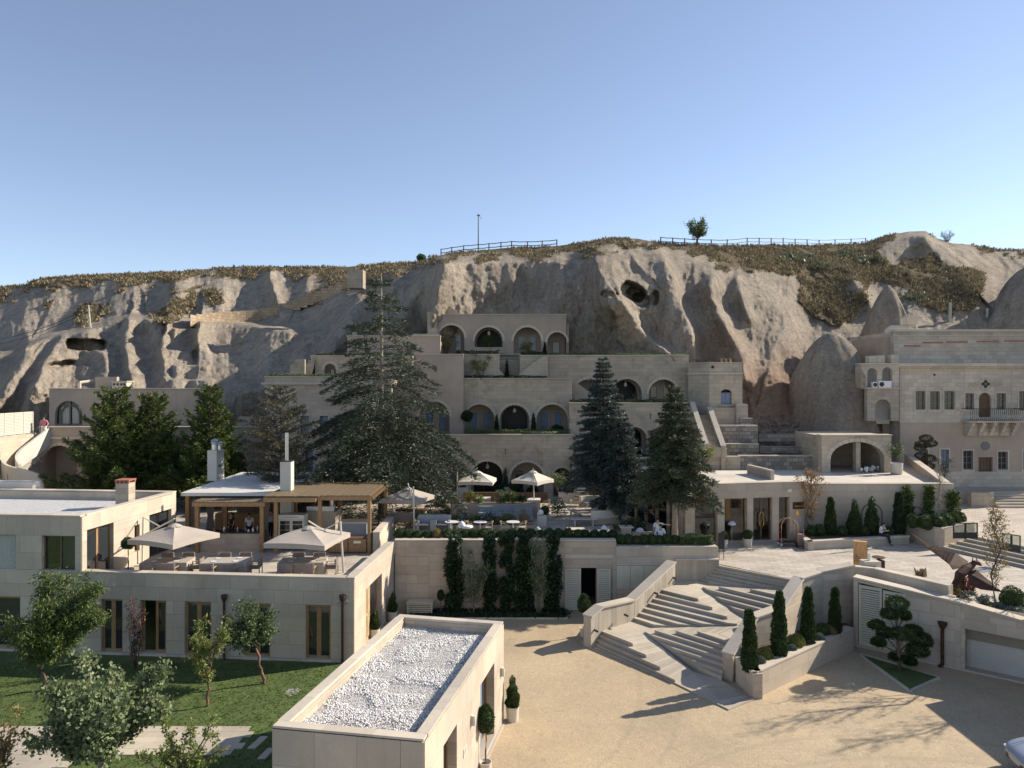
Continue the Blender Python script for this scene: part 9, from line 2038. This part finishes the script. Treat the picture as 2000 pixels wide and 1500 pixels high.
# ------------------------------------------------------------------ things on the plaza
def cart():
 Y = LY-.35; c = Vector((XAT(1539,Y),Y,PZ)); r = empty('luggage_cart', c, 'copper birdcage luggage cart parked beside the lobby door', 'luggage cart'); w_, d = 1.05, .58; H = 1.62
 m = MB(); m.box(c.x-w_/2,c.x+w_/2,c.y-d/2,c.y+d/2,PZ+.2,PZ+.26); m.build('deck', M['dark_metal'], r)
 for sx,sy in ((-1,-1),(1,1),(-1,1),(1,-1)):
  m = MB(); x,y = c.x+sx*w_*.46, c.y+sy*d*.44; n = 7; pts = [(x,y,PZ+.26),(x,y,PZ+1.15)]+[(c.x+(x-c.x)*math.cos(math.pi/2*k/n), c.y+(y-c.y)*math.cos(math.pi/2*k/n), PZ+1.15+(H-1.15)*math.sin(math.pi/2*k/n)) for k in range(1,n+1)]; m.tube(pts, .027, 7); m.build('hoop_tube', M['copper'], r)
  m = MB(); m.tube([(x-.03,y,PZ+.09),(x+.03,y,PZ+.09)], .09, 10); m.build('wheel', M['white'], r)
 for sx in (-1,1): m = MB(); m.tube([(c.x+sx*w_*.46,c.y-d*.44,PZ+.8),(c.x+sx*w_*.46,c.y+d*.44,PZ+.8)], .02, 6); m.build('rail', M['copper'], r)
 p = Vector((XAT(1562,Y-.3),Y-.5,PZ)); r2 = empty('hand_truck', p, 'small copper hand truck with a bag right of the luggage cart', 'hand truck')
 for sx in (-.16,.16): m = MB(); m.tube([p+Vector((sx,0,.1)),p+Vector((sx,.05,.95)),p+Vector((sx,.12,1.1))], .022, 6); m.build('handle', M['copper'], r2)
 m = MB(); m.box(p.x-.2,p.x+.2,p.y-.3,p.y+.02,PZ+.04,PZ+.07); m.build('toe_plate', M['copper'], r2); m = MB(); m.box(p.x-.14,p.x+.14,p.y+.06,p.y+.3,PZ+.08,PZ+.75); m.build('bag', M['cushion'], r2)
 for sx in (-.22,.22): m = MB(); m.tube([p+Vector((sx-.03,.08,.12)),p+Vector((sx+.03,.08,.12))], .12, 12); m.build('wheel', M['rubber'], r2)
cart()
for i,px in enumerate((1380,1429)):
 Y = LY+.75 if i==0 else LY+.8; p = Vector((XAT(px,Y),Y,PZ+.02)); r = empty('mushroom_lamp', p, ['white mushroom floor lamp in the left lobby window','white mushroom floor lamp in the lobby window next to the bronze door'][i], 'lamp'); m = MB(); m.lathe([(.13,0),(.13,.02),(.035,.04),(.035,1.0)], p, 12); m.build('stem', M['white'], r); m = MB(); m.lathe([(.25,.98),(.25,1.02),(.2,1.13),(.1,1.19),(.01,1.2)], p, 16); m.build('lamp_shade', M['white'], r)
p = U(1409,1092,PZ); r = empty('menu_stand', p, 'black double post menu stand at the head of the zigzag staircase', 'sign')
for k in (-.13,.13): m = MB(); m.tube([p+Vector((k,.1*k,0)),p+Vector((k,.1*k,1.3))], .02, 6); m.build('post', M['dark_metal'], r)
m = MB(); m.box(p.x-.17,p.x+.17,p.y-.02,p.y+.03,PZ+.55,PZ+1.42); m.build('panel', M['dark_metal'], r)
def sign():
 Y = 37.4; pl = Plane((XAT(1667,Y),Y), (1,-.42)); r = empty('information_board', (XAT(1667,Y),Y,PZ), 'orange wooden information board with engraved step lines on the plaza', 'sign'); w_ = .62; zt = ZAT(1057,Y)
 m = MB(); pl.box(m, 0, w_, -.28, 0, PZ, zt); m.build('board', M['orange_wood'], r); m = MB(); pl.box(m, w_+.001, w_+.02, -.27, -.01, PZ+.3, zt-.1); m.build('side_panel', M['rust'], r)
 for k in range(4):
  z = PZ+.85-.11*k; a, b = .02, .16+.1*k; m = MB(); pl.box(m, a, b, .002, .012, z-.02, z); pl.box(m, b-.02, b, .002, .011, z-.11, z-.021); m.build('engraved_line', M['rust'], r)
 Y = 34.9; b = empty('parapet_block', (XAT(1700,Y),Y,PZ), 'pale stone block with a small white bollard light at the parapet corner', 'block'); x0,x1 = XAT(1684,Y),XAT(1716,Y); m = MB(); m.box(x0,x1,Y-.25,Y+.3,PZ-.3,ZAT(1095,Y)); m.build('block', M['coping'], b); m = MB(); m.box(XAT(1696,Y),XAT(1700,Y),Y,Y+.1,ZAT(1095,Y)+.003,ZAT(1081,Y)); m.build('bollard_light', M['white'], b)
 Y = 36.6; t = empty('litter_bin', (XAT(1716,Y),Y,PZ), 'rust brown litter bin with a flat oval lid behind the parapet corner', 'litter bin'); c = (XAT(1716,Y),Y,PZ); m = MB(); bx(m, c, .42, .42, PZ+.02, PZ+.75); m.build('body', M['rust'], t); m = MB(); m.lathe([(.3,.86),(.3,.9),(.05,.92)], c, 16); m.build('lid', M['rust'], t); m = MB(); m.tube([(c[0],c[1],PZ+.75),(c[0],c[1],PZ+.87)], .04, 6); m.build('stem', M['rust'], t)
 for px,py,lb in ((1799,1125,'small dry grass tuft growing on the plaza edge'),): q = U(px,py,PZ); tag(tufts('grass_tuft', np.array([q]*14)+rng.normal(0,.03,(14,3))*[1,1,0], np.full(14,.2), M['dry'], 5, 1.8), lb, 'grass tuft')
sign()
def gates():
 a0, dd, z = RW['gate']
 for gi,(pa,pb,lb) in enumerate((((1861,1052),(1909,1048),'left black framed glass balustrade at the top of the plaza steps'),((1958,1074),(1994,1072),'right black framed glass balustrade at the top of the plaza steps'))):
  a = U(pa[0],pa[1],z).xy; b = U(pb[0],pb[1]+(4 if gi==0 else 8),z).xy; pl = Plane(a,b-a); L = (b-a).length; r = empty('balustrade', (a.x,a.y,z), lb, 'balustrade')
  for k in range(2):
   u0,u1 = L*k/2, L*(k+1)/2
   for q in ((u0,u0+.05,0,.9),(u1-.05,u1,0,.9),(u0+.05,u1-.05,.85,.9),(u0+.05,u1-.05,.3,.35)): m = MB(); pl.box(m,q[0],q[1],0,.05,z+q[2],z+q[3]); m.build('frame_bar', M['dark_metal'], r)
   m = MB(); pl.box(m,u0+.05,u1-.05,.01,.04,z+.02,z+.3); m.build('lower_panel', M['dark_metal'], r); m = MB(); pl.box(m,u0+.05,u1-.05,.02,.03,z+.35,z+.85); m.build('pane', M['clear'], r)
gates()
def sculpture():
 Y = 33.4; r = empty('winged_sculpture', U(1880,1150,PZ), 'rusted steel sculpture of a winged beast with one wing raised on the plaza', 'sculpture')
 def plate(name, pts, t=.04, sub=None):
  P_ = [Vector(p) for p in pts]; n = len(P_); nn = (P_[1]-P_[0]).cross(P_[2]-P_[0]).normalized()*t; m = MB(); m.add(P_+[p+nn for p in P_], [tuple(range(n)),tuple(range(2*n-1,n-1,-1))]+[(i,n+i,n+(i+1)%n,(i+1)%n) for i in range(n)]); return m.build(name, M['rust'], r)
 tip = W(1776,1039,35.6); sh = W(1882,1108,33.5); e1 = W(1824,1066,34.6); e2 = W(1866,1080,33.9); b1 = W(1814,1071,34.5); b2 = W(1855,1102,33.4); b3 = W(1862,1112,33.3)
 plate('wing_plate', [tip,e1,b1]); plate('wing_plate', [b1,e1,e2,b2]); plate('wing_plate', [b2,e2,sh,b3]); plate('wing_plate', [e2,W(1892,1097,33.8),sh])
 for k in range(6): a = e1.lerp(e2,k/6); b = b1.lerp(b2,k/6); m = MB(); m.tube([a,b.lerp(a,.12)], [.018,.03], 5); m.build('wing_rib', M['rust'], r)
 t2 = W(1957,1155,31.9); s2 = W(1890,1118,33.1);
 plate('wing_plate', [s2,W(1906,1112,33.2),W(1930,1132,32.6)]); plate('wing_plate', [s2,W(1930,1132,32.6),t2,W(1915,1150,32.4)]); plate('wing_plate', [s2,W(1915,1150,32.4),W(1892,1142,32.7)])
 m = MB(); m.tube([W(1866,1140,33),W(1874,1122,33.1),W(1887,1112,33.3),W(1898,1104,33.4),W(1905,1098,33.4),W(1911,1096,33.4)], [.08,.2,.22,.15,.1,.04], 9); m.build('body', M['rust'], r)
 m = MB(); m.tube([W(1905,1099,33.4),W(1913,1101,33.3),W(1917,1105,33.2)], [.1,.09,.03], 7); m.build('head', M['rust'], r)
 for x in (1899,1907): m = MB(); m.tube([W(x,1097,33.4),W(x+1,1087,33.5)], [.035,.008], 5); m.build('horn', M['rust'], r)
 for k in range(5): a = W(1872+3*k,1120,33); m = MB(); m.tube([a,a+Vector((-.42+.07*k,-.1,-.6)),a+Vector((-.32+.12*k,-.1,-.9))], [.06,.05,.02], 5); m.build('tail_blade', M['rust'], r)
 for x in (-.1,.35): p = W(1880,1125,33.1); m = MB(); m.tube([p+Vector((x,0,0)),p+Vector((x+.1,-.1,-.4)),Vector((p.x+x,p.y-.1,PZ+.02))], [.12,.07,.06], 6); m.build('leg', M['rust'], r)
 m = MB(); p = U(1880,1150,PZ); m.lathe([(.5,0),(.45,.05),(.2,.08)], p, 10); m.build('base', M['rust'], r)
sculpture()
# planting on the right ledge
for i,(px,py,w_,h,mt,lb) in enumerate(((1862,1163,.42,.45,'ochre','brownish tufted shrub at the start of the planted ledge'),(1890,1150,.5,.7,'red_leaf','red leafed maple shrub under the winged sculpture'),(1892,1168,.38,.36,'silver','grey green tuft below the red shrub'),(1925,1178,.40,.40,'silver','silver green tuft in the middle of the planted ledge'),(1957,1188,.38,.32,'silver','flat silver tuft near the slender tree'),(1985,1196,.4,.34,'silver','silver tuft at the right edge of the ledge'),(1940,1182,.3,.25,'leaf_c','small green tuft between the silver ones'))):
 p = U(px,py,2.45); bushy(p.x,p.y,2.38,w_,h,mt,lb,1100,.09)
p = U(1992,1193,2.5); shrub(tpl('bigball','ball',.48,.9,'box',4200,77,.055), (p.x+.05,p.y+.5,2.38), 'big clipped box ball at the right edge of the planted ledge', 'box ball', name='box_ball')
m = MB(); rk = U(1951,1182,2.4)
# the car at the lower right corner
def car():
 # built along +X = forward in local space, then turned
 r = empty('parked_car', (17.55,22.15,0), 'silver blue parked car cut off by the lower right corner', 'car'); r.rotation_euler = (0,0,R(172)); L = 4.5
 xs = [2.28,2.2,2.0,1.6,1.1,.75,.1,-.5,-1.2,-1.7,-2.05,-2.25]; top = [.55,.68,.76,.86,.95,1.0,1.38,1.45,1.42,1.18,1.0,.75]; hw = [.55,.74,.84,.89,.91,.91,.91,.91,.9,.88,.84,.66]; tw = [.45,.62,.74,.8,.82,.8,.62,.6,.6,.62,.7,.6]; bot = [.32,.22,.2,.2,.2,.2,.2,.2,.2,.2,.24,.34]
 seg = 14; vs = []
 for x,t,h,q,b in zip(xs,top,hw,tw,bot):
  belt = min(t-.04,.86); ring = [(h*.9,b),(h,b+.12),(h,.5),(h*.985,belt-.08),(h*.95,belt),(q,(belt+t)/2+.02),(q*.85,t-.02),(0,t+.015)]
  full = ring+[(-a,c) for a,c in reversed(ring[:-1])]; vs += [(x,a,c) for a,c in full]
 n = 15; fs = [(i*n+k,(i+1)*n+k,(i+1)*n+(k+1)%n,i*n+(k+1)%n) for i in range(len(xs)-1) for k in range(n)]+[tuple(range(n)),tuple((len(xs)-1)*n+k for k in range(n-1,-1,-1))]
 m = MB(); m.add(vs, fs); b_ = m.build('body', M['car'], r); md = b_.modifiers.new('Subsurf','SUBSURF'); md.levels = md.render_levels = 2
 for p in b_.data.polygons: p.use_smooth = True
 m = MB(); m.add([(.78,-.68,.99),(.78,.68,.99),(.14,.52,1.37),(.14,-.52,1.37)],[(0,1,2,3)]); g = m.build('windscreen', M['glass'], r); g.location = (.04,0,.03)
 for s in (-1,1):
  m = MB(); m.add([(.6,s*.86,.93),(-1.5,s*.86,.93),(-1.2,s*.67,1.33),(.0,s*.67,1.33)],[(0,1,2,3)]); m.build('side_window', M['glass'], r)
  m = MB(); m.lathe([(.02,-.05),(.14,0),(.02,.05)], (0,0,0), 10); h = m.build('headlight', M['white'], r); h.location = (2.12,s*.62,.62); h.scale = (1,1,.8)
  m = MB(); m.tube([(.7,s*.9,.98),(.62,s*1.06,1.02)], [.05,.09], 6); m.build('mirror', M['car'], r)
  for x in (1.42,-1.4): m = MB(); m.tube([(x,s*.72,.33),(x,s*.93,.33)], .33, 20); w_ = m.build('wheel', M['rubber'], r); m = MB(); m.tube([(x,s*.80,.33),(x,s*.94,.33)], .2, 12); m.build('rim', M['steel'], w_)
 m = MB(); m.box(2.2,2.27,-.5,.5,.35,.5); m.build('grille', M['dark_metal'], r)
 for k in (-1,1): m = MB(); m.tube([(2.1,k*.42,.775),(1.5,k*.55,.90),(.9,k*.6,1.0)], .012, 4); m.build('bonnet_crease', M['car'], r)
 tagall(r)
car()
# bare street trees just outside the right edge that throw their shade across the court
for i,(x,y,h,lb) in enumerate(((23.2,31.2,7.0,'tall bare tree just beyond the right edge of the plaza'),(26.2,30.2,7.5,'second tall bare tree beyond the right edge of the plaza'))):
 F = [((0,0,0),(0,0,h*.95),.08,.02,8)]
 for k in range(22): t = .3+.65*k/22; a = k*2.4; rr = .9*(1-t)+.35; F.append(((0,0,h*t),(rr*math.cos(a),rr*math.sin(a),h*t+rr*1.7),.02,.007,4))
 broadleaf('bare_tree', (x,y,PZ), lb, F, 'autumn', .09, 9, .16, 'bark', twig=.4)
settle()
